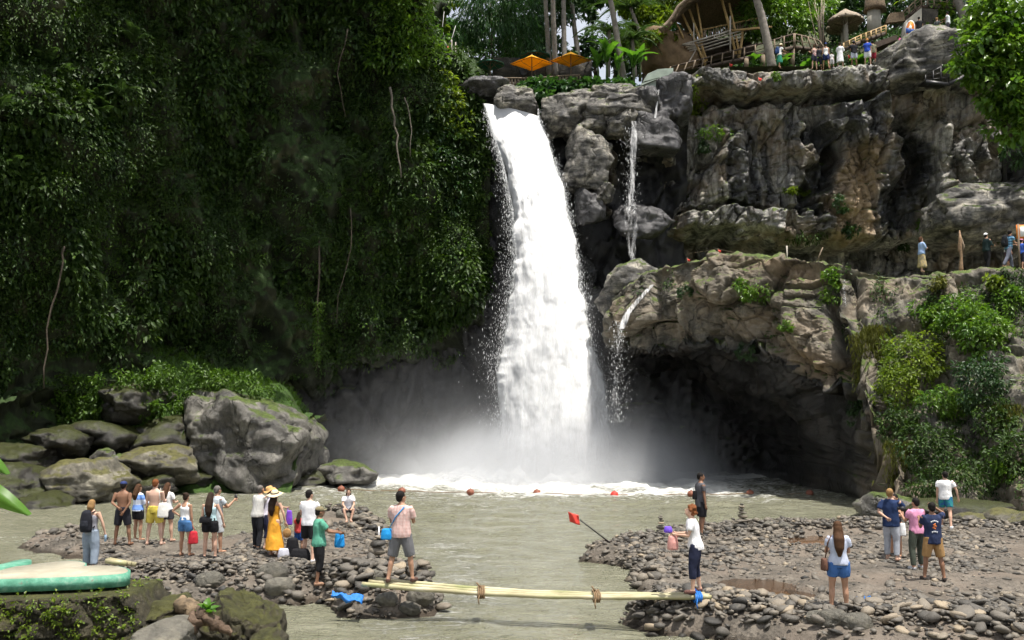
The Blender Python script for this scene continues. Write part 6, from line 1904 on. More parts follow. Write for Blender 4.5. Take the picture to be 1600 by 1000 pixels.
# flag, buoys, line, cloths, poles
p, q = on_bank(953, 851), None
p.z += .05
q = A(906, 812, p.y - .3)
root = empty('red_flag', p, 0, 'red flag on a thin black pole leaning over the pool', 'flag')
mb = MB(); mb.tube([(0, 0, 0), tuple(q - p)], .02, 6); mb.build('pole', M['blackmetal'], root, True)
P_ = np.zeros((7, 9, 3))
for i in range(7):
    for j in range(9):
        f, g_ = i / 6, j / 8
        P_[i, j] = (-.04 - .28 * g_ + .05 * f, .05 * sin(g_ * 7 + f * 2), .12 - .27 * f + .09 * g_ - .16 * f * g_ * 0)
o = link('cloth', grid_mesh('cloth', P_ + np.array(q - p)), M['red'], root)
o.modifiers.new('thick', 'SOLIDIFY').thickness = .012
M['buoy'] = simple('faded orange buoy', (.24, .085, .05), .6, .4, 6, .2)
BY = [(533, 766, 'half hidden behind the seated woman'), (628, 769, 'above the man in the pink shirt'), (735, 771, 'left of the splash'), (839, 772, 'in front of the splash'), (960, 775, 'bright red one right of the splash'), (1080, 774, 'beside the standing man in grey'), (1172, 773, 'in the darker water right of the standing man'), (1265, 773, 'nearest the cave mouth')]
bp_ = []
for a, b, w_ in BY:
    p = G(a, b, .02)
    bp_.append(p)
    root = empty('buoy', p, 0, 'orange float on the pool, ' + w_, 'buoy', 'floats in a line across the pool')
    mb = MB(); mb.ball((0, 0, .06), (.19, .19, .17), 16, 10); mb.build('float', M['red'] if a == 960 else M['buoy'], root, True)
    mb = MB(); mb.tube([(0, 0, .20), (0, 0, .26)], .035, 8); mb.build('cap', M['buoy'], root, True)
mb = MB(); fine = [bp_[i].lerp(bp_[i + 1], f) + Vector((0, .02, .04 + .02 * sin(f * 9))) for i in range(len(bp_) - 1) for f in np.linspace(0, 1, 8)[:-1]]
mb.tube(fine, .018, 4); tag(mb.build('float_line', M['rope']), 'thin line joining the floats across the pool', 'rope')
def rag(label, px, py, w, h, seed, m_, zz_=.3):
    p = G(px, py, zz_)
    u, v = np.meshgrid(np.linspace(-1, 1, 22), np.linspace(-1, 1, 14))
    P_ = np.stack([u * w, v * w * .5 - .1, .10 + h * (.5 - .5 * u) + .10 * fbm(u * 1.6 + seed, v * 1.6, 0 * u, 4, seed)], -1)
    o = link('cloth', grid_mesh('cloth', P_), m_); o.location = p + Vector((0, -.05, 0)); o.name = 'wet_cloth'
    o.modifiers.new('thick', 'SOLIDIFY').thickness = .01
    return tag(o, label, 'cloth')
rag('crumpled blue cloth draped over the left embankment', 545, 944, .30, .16, 3, M['blue'])
rag('scrap of blue plastic on the gravel near the denim shorts', 1347, 946, .13, .02, 5, M['blue'], .28)
p = on_bank(188, 896)
root = empty('bamboo_offcut', p + Vector((0, -.2, .25)), 0, 'short bamboo offcuts lying behind the green platform', 'bamboo')
for k in range(3):
    mb = MB(); mb.tube([(-.25, .1 * k, .05), (.22 + .06 * k, .12 * k - .05, .0 - .03 * k)], .055, 8); mb.build('bamboo_pole', M['greenbamboo'], root, True)

# ------------------------------------------------------------------ foreground: platform, mossy wall, log, leaves
ZP = 1.95
def outline(pts, z, k=1):
    q = [G(a, b, z) for a, b in pts]
    q = [(p.x, p.y) for p in q]
    for _ in range(k):                                       # round the corners
        q = [tuple(np.array(q[i]) * a + np.array(q[(i + 1) % len(q)]) * (1 - a)) for i in range(len(q)) for a in (.75, .25)]
    ar = sum(q[i][0] * q[(i + 1) % len(q)][1] - q[(i + 1) % len(q)][0] * q[i][1] for i in range(len(q)))
    return q if ar > 0 else q[::-1]
t = NT('worn green paint')
c = t.ramp(t.noise(7, 6, .7), [(.38, (.055, .21, .135)), (.55, (.11, .32, .22)), (.68, (.27, .43, .33))])
c = t.mix(t.ramp(t.noise(14, 5, .7), [(.6, 0), (.72, .8)]), c, (.13, .10, .075))
t.base(c); t.rough(.75); t.bump(t.noise(25, 4), .25, .03)
M['greenpaint'] = t.m
t = NT('worn cream concrete')
c = t.ramp(t.noise(2.2, 6, .65), [(.3, (.26, .235, .17)), (.55, (.36, .33, .25)), (.75, (.44, .41, .32))])
c = t.mix(t.ramp(t.noise(9, 5, .7), [(.58, 0), (.75, .5)]), c, (.25, .24, .17))
t.base(c); t.rough(.85); t.bump(t.noise(30, 4), .3, .02)
M['cream'] = t.m
PL = [(-90, 902), (-20, 890), (25, 885), (65, 880), (105, 875), (128, 877), (138, 881), (128, 885), (150, 883), (185, 884), (203, 889), (205, 894), (190, 898), (120, 902), (60, 904), (0, 906), (-90, 907)]
ol = outline(PL, ZP, 2)
cx, cy = sum(p[0] for p in ol) / len(ol), sum(p[1] for p in ol) / len(ol)
root = empty('lobed_platform', (cx, cy, ZP - .3), 0, 'cream and green concrete platform with two rounded lobes, lower left', 'platform')
loc = [(x - cx, y - cy) for x, y in ol]
mb = MB(); mb.prism(loc, .14, .30); mb.build('rim', M['greenpaint'], root)
mb = MB(); mb.prism([(x * .96, y * .93) for x, y in loc], .2, .306); mb.build('top', M['cream'], root)
ol = outline([(-60, 892), (0, 882), (30, 874), (48, 873), (50, 878), (20, 884), (-10, 892), (-60, 902)], ZP + .02, 1)
cx, cy = sum(p[0] for p in ol) / len(ol), sum(p[1] for p in ol) / len(ol)
mb = MB(); mb.prism([(x, y) for x, y in ol], ZP - .22, ZP + .02); tag(mb.build('green_kerb', M['greenpaint']), 'short green painted kerb behind the platform', 'kerb')
ol = outline([(-60, 922), (20, 918), (70, 922), (66, 930), (20, 937), (-60, 940)], ZP - .32, 1)
mb = MB(); mb.prism(ol, ZP - .62, ZP - .32); tag(mb.build('stone_step', M['cream']), 'cream stone step below the green platform', 'step', 'steps in the lower left corner')
ol = outline([(-60, 952), (18, 950), (26, 955), (10, 968), (-60, 970)], ZP - .55, 1)
mb = MB(); mb.prism(ol, ZP - .9, ZP - .55); tag(mb.build('stone_step', M['cream']), 'lowest cream step at the left edge of the photo', 'step', 'steps in the lower left corner')
# mossy wall under the platform
M['mosswall'] = rock_mat('mossy stone wall', (.022, .02, .012), (.06, .052, .03), (.13, .115, .07), 2.2, 0, moss=.5, moss_col=(.06, .06, .015), wet=False)
u, v = np.meshgrid(np.linspace(0, 1, 190), np.linspace(0, 1, 110))
pe = -80 + 315 * u
Yw = 12.55 + .55 * v + .5 * u - .25 * sstep(.0, .12, (1 - v))
Xw = (pe - 800) / FPX * 13.2
Zw_ = 0.0 + (ZP - .20 - .45 * sstep(.90, 1.0, u)) * np.minimum(1, v * 1.12)
Yw = Yw + .9 * np.clip(v * 1.12 - 1, 0, 1) * 9
rl = .14 * blocks(Xw * 2.6, 0 * Xw, Zw_ * 4.5, 700, .5, .12) + .05 * fbm(Xw * 6, 0 * Xw, Zw_ * 6, 4, 701)
Yw = Yw - rl
o = link('moss_wall', grid_mesh('moss_wall', np.stack([Xw, Yw, Zw_], -1)), M['mosswall'])
tag(o, 'rough mossy stone wall carrying the green platform', 'wall')
mb = MB(); mb.box((-8.6, 11.6, .55), (6.8, 2.0, 1.1), 0, 0, 0, .05); tag(mb.build('foreground_bank', M['mosswall']), 'mossy ground in front of the stone wall', 'bank', kind='structure')
sel = rng.integers(0, 190 * 110, 1500)
Pw = np.stack([Xw, Yw, Zw_], -1).reshape(-1, 3)[sel]
Pw = Pw[(Pw[:, 2] > .9) & (rng.random(len(Pw)) < .55)]
o = link('wall_weeds', leaf_mesh('wall_weeds', *clump_leaves(Pw + np.array([0, -.03, 0]), rng.uniform(.02, .07, len(Pw)), 7, .042, np.tile([0, -1, .3], (len(Pw), 1)), .2, 1, .7)), LG['yellow'])
tag(o, 'tiny round-leaved weeds growing over the mossy wall', 'weeds', kind='stuff')
rock_px('mossy_rock', 'mossy grey rock beside the driftwood at the bottom', 336, 930, 428, 1045, 14.6, .55, 710, M['mosswall'], level=6, block=.28, rough_=.1, flat=.1)
rock_px('flat_rock', 'flat pale rock right of the mossy wall', 222, 934, 302, 968, 14.2, .5, 711, M['mosswall'], level=5, block=.25, rough_=.1, flat=.2)
rock_px('sand_slab', 'low sandy slab in front of the driftwood', 212, 975, 300, 1030, 13.2, .6, 712, M['stoneB'], level=5, block=.2, rough_=.06, flat=.2)
rock_px('dark_rock', 'dark wet rock behind the driftwood', 232, 955, 330, 1010, 14.6, .5, 713, M['darkboulder'], level=4, block=.25, rough_=.1, flat=.1)
rock_px('corner_rock', 'mossy rock slab at the bottom right of the driftwood', 380, 985, 450, 1050, 13.8, .5, 714, M['mosswall'], level=5, block=.25, rough_=.1, flat=.1)
M['log'] = simple('wet driftwood', (.085, .055, .035), .75, .6, 9, 1.0, 25)
M['palelog'] = simple('pale driftwood', (.16, .115, .07), .85, .65, 9, 1.0, 25)
c0 = A(305, 975, 13.7)
def gnarled(pts, rad, seed):
    rs = np.random.default_rng(seed)
    P_ = [Vector(q) for q in pts]
    n = len(P_); fine, rr = [], []
    for i in range(n - 1):
        for f in np.linspace(0, 1, 9)[:-1]:
            fine.append(P_[i].lerp(P_[i + 1], f) + Vector(rs.normal(0, .008, 3))); rr.append((rad[i] * (1 - f) + rad[i + 1] * f) * rs.uniform(.86, 1.16))
    fine.append(P_[-1]); rr.append(rad[-1])
    m_ = MB(); m_.tube(fine, rr, 12)
    V = m_.V[0]
    V += .022 * np.stack([fbm(V[:, 0] * 9, V[:, 1] * 9, V[:, 2] * 9, 3, seed + k) for k in range(3)], -1)
    return m_
root = empty('driftwood_log', c0, 0, 'forked brown driftwood log lying by the mossy rock', 'log')
mb = gnarled([A(278, 940, 13.9) - c0, A(295, 950, 13.8) - c0, A(312, 962, 13.75) - c0, A(330, 972, 13.8) - c0], [.09, .13, .12, .07], 801); mb.build('trunk', M['palelog'], root, True)
mb = gnarled([A(318, 952, 13.6) - c0, A(306, 968, 13.55) - c0, A(292, 985, 13.5) - c0, A(284, 998, 13.5) - c0], [.06, .09, .10, .06], 811); mb.build('fork', M['log'], root, True)
mb = gnarled([A(316, 958, 13.6) - c0, A(335, 975, 13.55) - c0, A(362, 988, 13.6) - c0], [.07, .08, .04], 821); mb.build('branch', M['log'], root, True)
p = A(322, 968, 13.6)
root = empty('sprout', p, 0, 'bright green sprout growing beside the driftwood', 'plant')
bl = blade('leaf', 1.0, .42)
add_fronds(root, bl, LG['banana'], 7, .26, 0, 1.0, 5, 'leaf')
# big leaf that reaches in at the left edge
root = empty('foreground_plant', A(-70, 800, 6.0), 0, 'large pale green leaves reaching in at the left edge', 'plant')
c0 = Vector(root.location)
for (a, b, a2, b2, w_, dy) in ((-60, 752, 43, 806, 34, 0), (-50, 700, 9, 742, 30, .1)):
    P_ = np.zeros((12, 5, 3))
    p, q = A(a, b, 6.0 + dy), A(a2, b2, 5.9 + dy)
    d = (q - p); s = Vector((-d.z, 0, d.x)).normalized()
    for i in range(12):
        f = i / 11
        wd = w_ / FPX * 6 * .55 * (sin(pi * min(1, f * .93 + .05)) ** .75) * (1 - .25 * f)
        for j in range(5):
            g_ = (j - 2) / 2
            v = p + d * f + s * (wd * g_) + Vector((0, .05 * abs(g_) - .06 * sin(pi * f), .03 * sin(pi * f)))
            P_[i, j] = v - c0
    link('leaf', grid_mesh('leaf', P_, {'tint': np.full(60, .75)}), LG['banana'], root)
mb = MB(); mb.tube([A(-70, 1100, 6.05) - c0, A(-66, 800, 6.05) - c0, A(-60, 700, 6.05) - c0], [.02, .014, .008], 6); mb.build('stem', M['stem'], root, True)
# pebbly far shore patch behind the man with the phone

# ------------------------------------------------------------------ people
def cloth_mat(name, col, var=.10, rough=.85, pat=None):
    t = NT(name)
    a = tuple(c * (1 - var) for c in col); b = tuple(min(1, c * (1 + var)) for c in col)
    c = t.ramp(t.noise(9, 4, .6), [(.3, a), (.7, b)])
    if pat:                                                    # woven stripes, or blotches of a second colour
        kind, col2, fr = pat
        if kind == 'blotch':
            f = t.ramp(t.noise(fr, 3, .6), [(.46, 0), (.54, 1)])
        else:
            s3 = t.n('ShaderNodeSeparateXYZ'); t.l(t.co, s3.inputs[0])
            f = t.ramp(t.math('FRACT', t.math('MULTIPLY', s3.outputs['Z'], fr)), [(.46, 0), (.54, 1)])
            if kind == 'check':
                f2 = t.ramp(t.math('FRACT', t.math('MULTIPLY', s3.outputs['X'], fr)), [(.46, 0), (.54, 1)])
                f = t.mix(.5, f, f2)
        c = t.mix(f, c, col2)
    t.base(c); t.rough(rough); t.spec(.2)
    t.bump(t.noise(7, 4, .6, t.mapped((1.6, 1.6, .7)), .8), .55, .04)
    return t.m
CM = {}
def cm(col, rough=.85, pat=None):
    k = tuple(round(c, 3) for c in col)
    if (k, pat) not in CM: CM[(k, pat)] = cloth_mat('cloth %d' % len(CM), k, .12, rough, pat)
    return CM[(k, pat)]
def wrinkle(me, amp=.011, fr=8.0):
    n = len(me.vertices)
    V = np.empty(n * 3); me.vertices.foreach_get('co', V); V = V.reshape(-1, 3)
    N = np.array([v.normal[:] for v in me.vertices])
    d = fbm(V[:, 0] * fr, V[:, 1] * fr, V[:, 2] * fr * .55 + V[:, 0] * 3, 3, int(rng.integers(1, 900)))
    V = V + N * (amp * d)[:, None]
    me.vertices.foreach_set('co', V.astype(np.float32).ravel()); me.update()
    return me
def skin_mat(name, col):
    t = NT(name)
    t.base(t.ramp(t.noise(6, 3), [(.3, tuple(c * .9 for c in col)), (.7, tuple(min(1, c * 1.1) for c in col))])); t.rough(.55); t.spec(.35)
    t.b.inputs['Subsurface Weight'].default_value = .0
    return t.m
SKIN = {'fair': skin_mat('fair skin', (.52, .32, .23)), 'tan': skin_mat('tanned skin', (.40, .225, .145)), 'brown': skin_mat('brown skin', (.24, .125, .075)), 'pale': skin_mat('pale skin', (.58, .38, .29))}
HAIR = {'black': simple('black hair', (.012, .010, .009), .75, .3, 12, .5, 40, spec=.15), 'brown': simple('brown hair', (.07, .035, .018), .75, .35, 12, .5, 40, spec=.15), 'dark': simple('dark brown hair', (.03, .018, .012), .75, .3, 12, .5, 40, spec=.15),
        'blond': simple('dark blond hair', (.26, .155, .065), .75, .35, 12, .5, 40, spec=.15), 'red': simple('auburn hair', (.17, .06, .022), .75, .35, 12, .6, 40, spec=.15), 'grey': simple('grey hair', (.12, .11, .10), .75, .35, 12, .5, 40, spec=.15)}
EYE = simple('dark eyes', (.01, .01, .01), .3, .1)
LIP = simple('lips', (.28, .10, .08), .5, .1)
TMP = bpy.data.scenes.new('scratch')
def remeshed(mb, voxel, smooth=2):
    me = mb.mesh('tmp')
    o = bpy.data.objects.new('tmp', me)
    TMP.collection.objects.link(o)
    r = o.modifiers.new('r', 'REMESH'); r.mode = 'VOXEL'; r.voxel_size = voxel
    s = o.modifiers.new('s', 'SMOOTH'); s.iterations = smooth; s.factor = .5
    TMP.view_layers[0].update()
    dg = TMP.view_layers[0].depsgraph
    ev = o.evaluated_get(dg)
    out = bpy.data.meshes.new_from_object(ev)
    bpy.data.objects.remove(o)
    bpy.data.meshes.remove(me)
    out.polygons.foreach_set('use_smooth', np.ones(len(out.polygons), bool))
    return out
def join_mb(me, mb):
    """append loose solids (fingers) to a finished mesh"""
    if not mb.V: return me
    V0 = np.empty(len(me.vertices) * 3); me.vertices.foreach_get('co', V0)
    V0 = V0.reshape(-1, 3)
    F = []
    by = {}
    for p in me.polygons: by.setdefault(len(p.vertices), []).append(tuple(p.vertices))
    F = [np.array(v) for v in by.values()]
    n = len(V0)
    if mb.Q: F.append(np.concatenate(mb.Q) + n)
    if mb.T: F.append(np.concatenate(mb.T) + n)
    return mesh_np(me.name, np.concatenate([V0] + mb.V), F, True)
def V3(*a): return Vector(a)
DOWN = ((0.12, .02, -1), (0.05, .12, -1))
ARMS = {'down': DOWN, 'hip': ((.85, -.25, -.75), (-.85, .25, -.6)), 'front': ((.15, .25, -.95), (-.35, 1, .05)), 'phone': ((.12, .45, -.85), (-.15, .9, .75)), 'up': ((.45, .75, .15), (-.75, .25, .55)),
        'behind': ((.25, -.35, -.95), (-.85, -.35, -.45)), 'behind_low': ((.18, -.30, -1), (-.55, -.35, -.95)), 'side': ((.45, .05, -.9), (.15, .25, -1)), 'hug': ((.3, .6, -.6), (-.9, .7, .0)),
        'lap': ((.1, .45, -.85), (-.35, .75, -.45)), 'forward': ((.1, .6, -.8), (-.1, 1, -.15)), 'cross': ((.25, .35, -.9), (-1, .45, .05)), 'swing': ((.12, -.4, -1), (.05, .05, -1)), 'raise': ((.25, .6, .25), (-.1, .8, .7)), 'hold_up': ((.2, .5, -.7), (-.1, .75, .55))}
def person(label, pos, face, h=1.70, sex='m', skin='tan', hair=('black', 'short'), top=None, bottom=None, arms=('down', 'down'), legs=(0.0, 0.0), stance=.10, lean=0.0, head=(0, 0), far=False, shoes=None, hat=None, sit=False, wide=1.0, group=None, thing_cat='person', name='person', eyes=True):
    """face: heading in degrees, 0 = away from the camera, 90 = to the photo's left, 180 = towards the camera.
    top: (kind, colour[, hem]) ; bottom: (kind, colour, length 0..1 down the leg)"""
    vox = .034 if far else .017
    root = empty(name, pos, radians(face), label, thing_cat, group)
    k = h / 1.72
    fem = sex == 'f'
    sh = (.165 if fem else .19) * wide; hipw = (.095 if fem else .088) * wide
    ct, st = cos(lean), sin(lean)
    hz = .36 if sit else .92
    def up(p):                                   # upper body leans forward about the hips
        x, y, z = p
        return V3(x, y * ct + (z - .92) * st, hz + (z - .92) * ct - y * st)
    # --- joints
    legJ = []
    for i, s in enumerate((-1, 1)):
        hp = V3(s * hipw, 0, hz - .02)
        a = legs[i]
        if sit:
            kn = V3(s * (hipw + .03) + .04 * s, .40, hz + .08); an = V3(s * .07, .48 + .06 * i, .06)
        else:
            kn = V3(s * (hipw + stance * .5), sin(a) * .43 + .03, hz - .02 - cos(a) * .43)
            b_ = a - max(0, a) * .55 - .03
            an = V3(s * (hipw + stance * .8), kn.y + sin(b_ - .10 * (a < 0)) * .42, kn.z - cos(b_) * .42)
            an.z = max(an.z, .065)
        legJ.append((hp, kn, an))
    armJ = []
    for i, s in enumerate((-1, 1)):
        S = up((s * sh, -.01, 1.405))
        d1, d2 = ARMS[arms[i]] if isinstance(arms[i], str) else arms[i]
        d1 = V3(d1[0] * s, d1[1], d1[2]).normalized(); d2 = V3(d2[0] * s, d2[1], d2[2]).normalized()
        E = S + d1 * .285; Wr = E + d2 * .25
        armJ.append((S, E, Wr, d2))
    # --- body, one continuous skin
    mb = MB()
    def sec(z, rx, ry, y=0.0):
        c = up((0, y, z)); return (c.x, c.y, c.z, rx * wide, ry * (1 + .5 * (wide - 1)))
    if fem: body = [sec(.86, .15, .105), sec(.93, .168, .118, -.01), sec(1.0, .150, .105), sec(1.10, .124, .092), sec(1.20, .136, .10), sec(1.28, .15, .112, .012), sec(1.36, .152, .098), sec(1.42, .115, .075), sec(1.47, .055, .055)]
    else: body = [sec(.86, .145, .105), sec(.93, .160, .112), sec(1.02, .152, .105), sec(1.12, .155, .102), sec(1.22, .172, .112), sec(1.31, .185, .115), sec(1.38, .18, .098), sec(1.43, .13, .078), sec(1.48, .062, .06)]
    mb.loft(body, 16)
    hy, hx = head[1], head[0]
    N0 = up((0, -.01, 1.44)); Hc = up((0, .02, 1.60)) + V3(sin(hx) * .01, sin(hy) * .05, 0)
    mb.tube([N0, up((0, 0, 1.50)), Hc], [.058, .052, .05], 10)
    Rh = np.array(Matrix.Rotation(hx, 3, 'Z') @ Matrix.Rotation(-hy, 3, 'X') @ Matrix.Rotation(-lean * .5, 3, 'X'))
    def hd(x, y, z): return tuple(np.array(Hc) + Rh @ np.array([x, y, z]))
    mb.ball(hd(0, -.01, .025), (.075, .094, .093), 14, 10, Rh)
    mb.ball(hd(0, .018, -.045), (.056, .070, .072), 12, 8, Rh)
    if not far:
        mb.tube([hd(0, .085, .02), hd(0, .108, -.025), hd(0, .088, -.035)], [.010, .016, .012], 6)
        for s in (-1, 1): mb.ball(hd(s * .078, -.005, -.008), (.012, .022, .032), 8, 6, Rh)
    tk = 1.06 if fem else 1.0
    for i in range(2):
        hp, kn, an = legJ[i]
        mb.tube([hp + V3(0, 0, .05), hp.lerp(kn, .35), hp.lerp(kn, .8), kn, kn.lerp(an, .3) + V3(0, -.015, 0), kn.lerp(an, .7), an], [.090 * tk, .084 * tk, .062, .056, .057, .042, .036], 10)
        fw = V3((1 if i else -1) * .04, .16, -.035 if not sit else -.03)
        mb.tube([an + V3(0, -.05, -.02), an + V3(0, .02, -.025), an + fw * .7, an + fw], [.034, .038, .036, .022], 8)
        S, E, Wr, d2 = armJ[i]
        mb.tube([S + V3(0, 0, .0), S.lerp(E, .35), S.lerp(E, .85), E, E.lerp(Wr, .3), E.lerp(Wr, .75), Wr, Wr + d2 * .05], [.052 if fem else .060, .046 if fem else .055, .037, .037, .038, .029, .026, .03], 9)
        pal = Wr + d2 * .055
        mb.ball(tuple(pal), (.03, .032, .045), 8, 6, np.array(d2.to_track_quat('Z', 'Y').to_matrix()))
    me = remeshed(mb, vox, 2)
    fg = MB()
    for i in range(2):
        S, E, Wr, d2 = armJ[i]
        s = -1 if i == 0 else 1
        R = d2.to_track_quat('Z', 'Y').to_matrix()
        b = Wr + d2 * .085
        cur = (R @ V3(-s * .5, .5, 0)).normalized() if False else V3(0, .6, 0) + V3(-s * .3, 0, 0)
        lat = d2.cross(cur).normalized()
        cur = lat.cross(d2).normalized()
        for j, (o_, L_) in enumerate(((-.026, .062), (-.009, .072), (.009, .068), (.026, .052))):
            r0 = b + lat * o_
            fg.tube([r0 - d2 * .02, r0 + d2 * L_ * .5 + cur * .010, r0 + d2 * L_ * .85 + cur * .032], [.0095, .0088, .006], 5)
        th = Wr + d2 * .03 - lat * .028
        fg.tube([th, th + d2 * .03 - lat * .028 + cur * .012, th + d2 * .055 - lat * .034 + cur * .028], [.011, .010, .007], 5)
    me = join_mb(me, fg)
    me.name = 'body'
    b_ = link('body', me, SKIN[skin], root)
    # --- clothes
    def torso_loft(mb, z0, z1, ex, flare=0.0, cap=True):
        zs = [z0 + (z1 - z0) * j / 8 for j in range(9)]
        zz = [.86, .93, 1.02, 1.12, 1.22, 1.31, 1.38, 1.43, 1.48]
        src_ = body
        rxs = [b0[3] for b0 in src_]; rys = [b0[4] for b0 in src_]
        out = []
        for z in zs:
            zc = min(max(z, .86), 1.48)
            zsrc = [.86, .93, 1.0, 1.10, 1.20, 1.28, 1.36, 1.42, 1.47] if fem else zz
            rx = np.interp(zc, zsrc, rxs); ry = np.interp(zc, zsrc, rys)
            fl_ = flare * max(0, (1.25 - z) / .4)
            c = up((0, 0, z))
            out.append((c.x, c.y, c.z, rx + ex + fl_, ry + ex + fl_))
        mb.loft(out, 18)
    if top:
        kind, colr = top[0], top[1]
        hem = top[2] if len(top) > 2 else .86
        mb = MB()
        if kind in ('tee', 'shirt', 'jacket', 'long'):
            torso_loft(mb, hem, 1.455, .022, .03 if kind != 'tee' else .022)
            fr = {'tee': .62, 'shirt': .72, 'jacket': 1, 'long': 1}[kind]
            for S, E, Wr, d2 in armJ:
                if fr < 1:
                    mb.tube([S + (V3(0, 0, 1.42) - V3(0, 0, S.z)) * .0 + V3(-.03 * (1 if S.x > 0 else -1), 0, .012), S.lerp(E, .25), S.lerp(E, fr)], [.062, .072, .068 if kind == 'tee' else .075], 10)
                else:
                    mb.tube([S + V3(-.03 * (1 if S.x > 0 else -1), 0, .012), S.lerp(E, .4), E, E.lerp(Wr, .5), E.lerp(Wr, .92)], [.062, .068, .058, .052, .046], 10)
        elif kind == 'tank':
            torso_loft(mb, hem, 1.335, .014, .006)
            for s in (-1, 1):
                mb.tube([up((s * .085, .075, 1.30)), up((s * .085, .05, 1.42)), up((s * .085, -.03, 1.44)), up((s * .085, -.085, 1.32))], .022, 6)
        elif kind == 'dress':
            torso_loft(mb, .98, 1.335, .014, .0)
            c = up((0, 0, 1.02)); L_ = hem
            mb.loft([(c.x + .04, c.y - .02, L_, .27, .24), (c.x + .02, c.y - .01, L_ + .25, .24, .21), (c.x, c.y, .60, .205, .18), (c.x, c.y, .85, .185, .15), (c.x, c.y, c.z, .15, .118)], 20)
            for s in (-1, 1): mb.tube([up((s * .08, .075, 1.30)), up((s * .085, .04, 1.42)), up((s * .085, -.03, 1.44)), up((s * .07, -.085, 1.32))], .014, 6)
        elif kind == 'wrap':
            torso_loft(mb, .98, 1.44, .03, .02)
            mb.loft([(0, 0, hem, .25, .20), (0, 0, .7, .22, .18), (0, 0, 1.0, .19, .14)], 18)
            for S, E, Wr, d2 in armJ: mb.tube([S + V3(-.03 * (1 if S.x > 0 else -1), 0, .012), S.lerp(E, .5), E, E.lerp(Wr, .8)], [.064, .08, .075, .07], 10)
        o = link('dress' if kind in ('dress', 'wrap') else {'jacket': 'jacket', 'long': 'shirt', 'tank': 'tank_top', 'tee': 'shirt', 'shirt': 'shirt'}[kind], wrinkle(remeshed(mb, vox, 2), .009), cm(colr, .85, top[3] if len(top) > 3 else None), root)
    if bottom:
        kind, colr, ln = bottom[:3]
        mb = MB()
        zw = 1.03 if not fem else 1.06
        if kind == 'skirt':
            mb.loft([(0, .02, .92 - ln * .84, .25, .22), (0, .01, .92 - ln * .5, .225, .19), (0, 0, .84, .19, .145), (0, 0, .95, .185, .135), (0, 0, zw, .145, .11)], 18)
        else:
            torso_loft(mb, .85, zw, .016, .0)
            loose = {'shorts': .030, 'pants': .022, 'wide': .050}[kind]
            for hp, kn, an in legJ:
                full = ln * ((kn - hp).length + (an - kn).length)
                pts = [hp + V3(0, 0, .05)]; L1 = (kn - hp).length
                rr = [.098 * tk + loose * .5]
                if full <= L1:
                    pts += [hp.lerp(kn, full / L1 * .5), hp.lerp(kn, full / L1)]; rr += [.092 * tk + loose * .8, .072 + loose + .010 * (1 - full / L1)]
                else:
                    f2 = (full - L1) / (an - kn).length
                    pts += [hp.lerp(kn, .5), kn, kn.lerp(an, f2 * .5), kn.lerp(an, f2)]; rr += [.082 * tk + loose, .060 + loose, .056 + loose * .9, .044 + loose * .9]
                mb.tube(pts, rr, 11)
        link({'shorts': 'shorts', 'pants': 'trousers', 'wide': 'trousers', 'skirt': 'skirt'}[kind], wrinkle(remeshed(mb, vox, 2), .006), cm(colr, .85, bottom[3] if len(bottom) > 3 else None), root)
    # --- hair, hat, shoes, face
    hc, hs = hair
    mb = MB()
    if hs != 'none':
        mb.ball(hd(0, -.022, .038), (.086, .098, .094), 14, 10, Rh)
        mb.ball(hd(0, -.055, -.01), (.074, .062, .075), 12, 8, Rh)
        if hs == 'long':
            mb.tube([hd(0, -.055, .03), hd(0, -.095, -.08), up((0, -.125, 1.38)), up((0, -.13, 1.24))], [.080, .092, .095, .045], 12)
        elif hs == 'verylong':
            mb.tube([hd(0, -.055, .03), hd(0, -.095, -.08), up((0, -.125, 1.38)), up((0, -.14, 1.22)), up((0, -.13, 1.06))], [.080, .098, .105, .09, .03], 12)
        elif hs == 'shoulder':
            mb.tube([hd(0, -.045, .03), hd(0, -.07, -.07), hd(0, -.075, -.17)], [.085, .093, .06], 12)
        elif hs == 'bun':
            mb.ball(hd(0, -.09, .085), .045, 10, 8)
        elif hs == 'pony':
            mb.tube([hd(0, -.10, .02), hd(0, -.15, -.06), hd(0, -.14, -.18)], [.03, .038, .012], 8)
        elif hs == 'curly':
            rs = random.Random(5)
            for q in range(26):
                a, e = rs.uniform(0, 6.28), rs.uniform(-.5, 1.4)
                if sin(a) > .35 and e < .35: continue
                mb.ball(hd(.09 * cos(a) * cos(e), -.02 + .105 * sin(a) * cos(e), .03 + .10 * sin(e)), .034, 8, 6)
        link('hair', remeshed(mb, vox * .8, 1), HAIR[hc], root)
    if hat:
        kind, colr = hat
        mb = MB()
        if kind == 'cap':
            mb.ball(hd(0, -.015, .058), (.090, .104, .074), 14, 8, Rh)
            mb.ball(hd(0, .105, .045), (.062, .068, .010), 12, 6, Rh)
            link('cap', remeshed(mb, vox * .7, 1), cm(colr), root)
        else:
            w_ = .24 if kind == 'widehat' else .17
            n = 28
            P_ = []
            for rr, zz in ((.01, .165), (.06, .163), (.088, .14), (.098, .075), (.104, .06), (w_ * .7, .052), (w_, .045), (w_ + .004, .036), (w_ * .7, .040), (.10, .045)):
                P_.append([hd(rr * cos(2 * pi * j / n), -.01 + rr * 1.08 * sin(2 * pi * j / n), zz + (.022 * sin(2 * pi * j / n * 3 + 1) * (rr / w_) ** 2 if rr > .11 else 0)) for j in range(n)])
            hm = link('hat', grid_mesh('hat', np.array(P_), wrap=True), cm(colr), root)
            if kind == 'widehat':
                mb2 = MB(); mb2.tube([hd(.101 * cos(a), -.01 + .108 * sin(a), .078) for a in np.linspace(0, 2 * pi, 25)], .014, 5, False); mb2.build('hat_band', cm((.02, .02, .02)), hm, True)
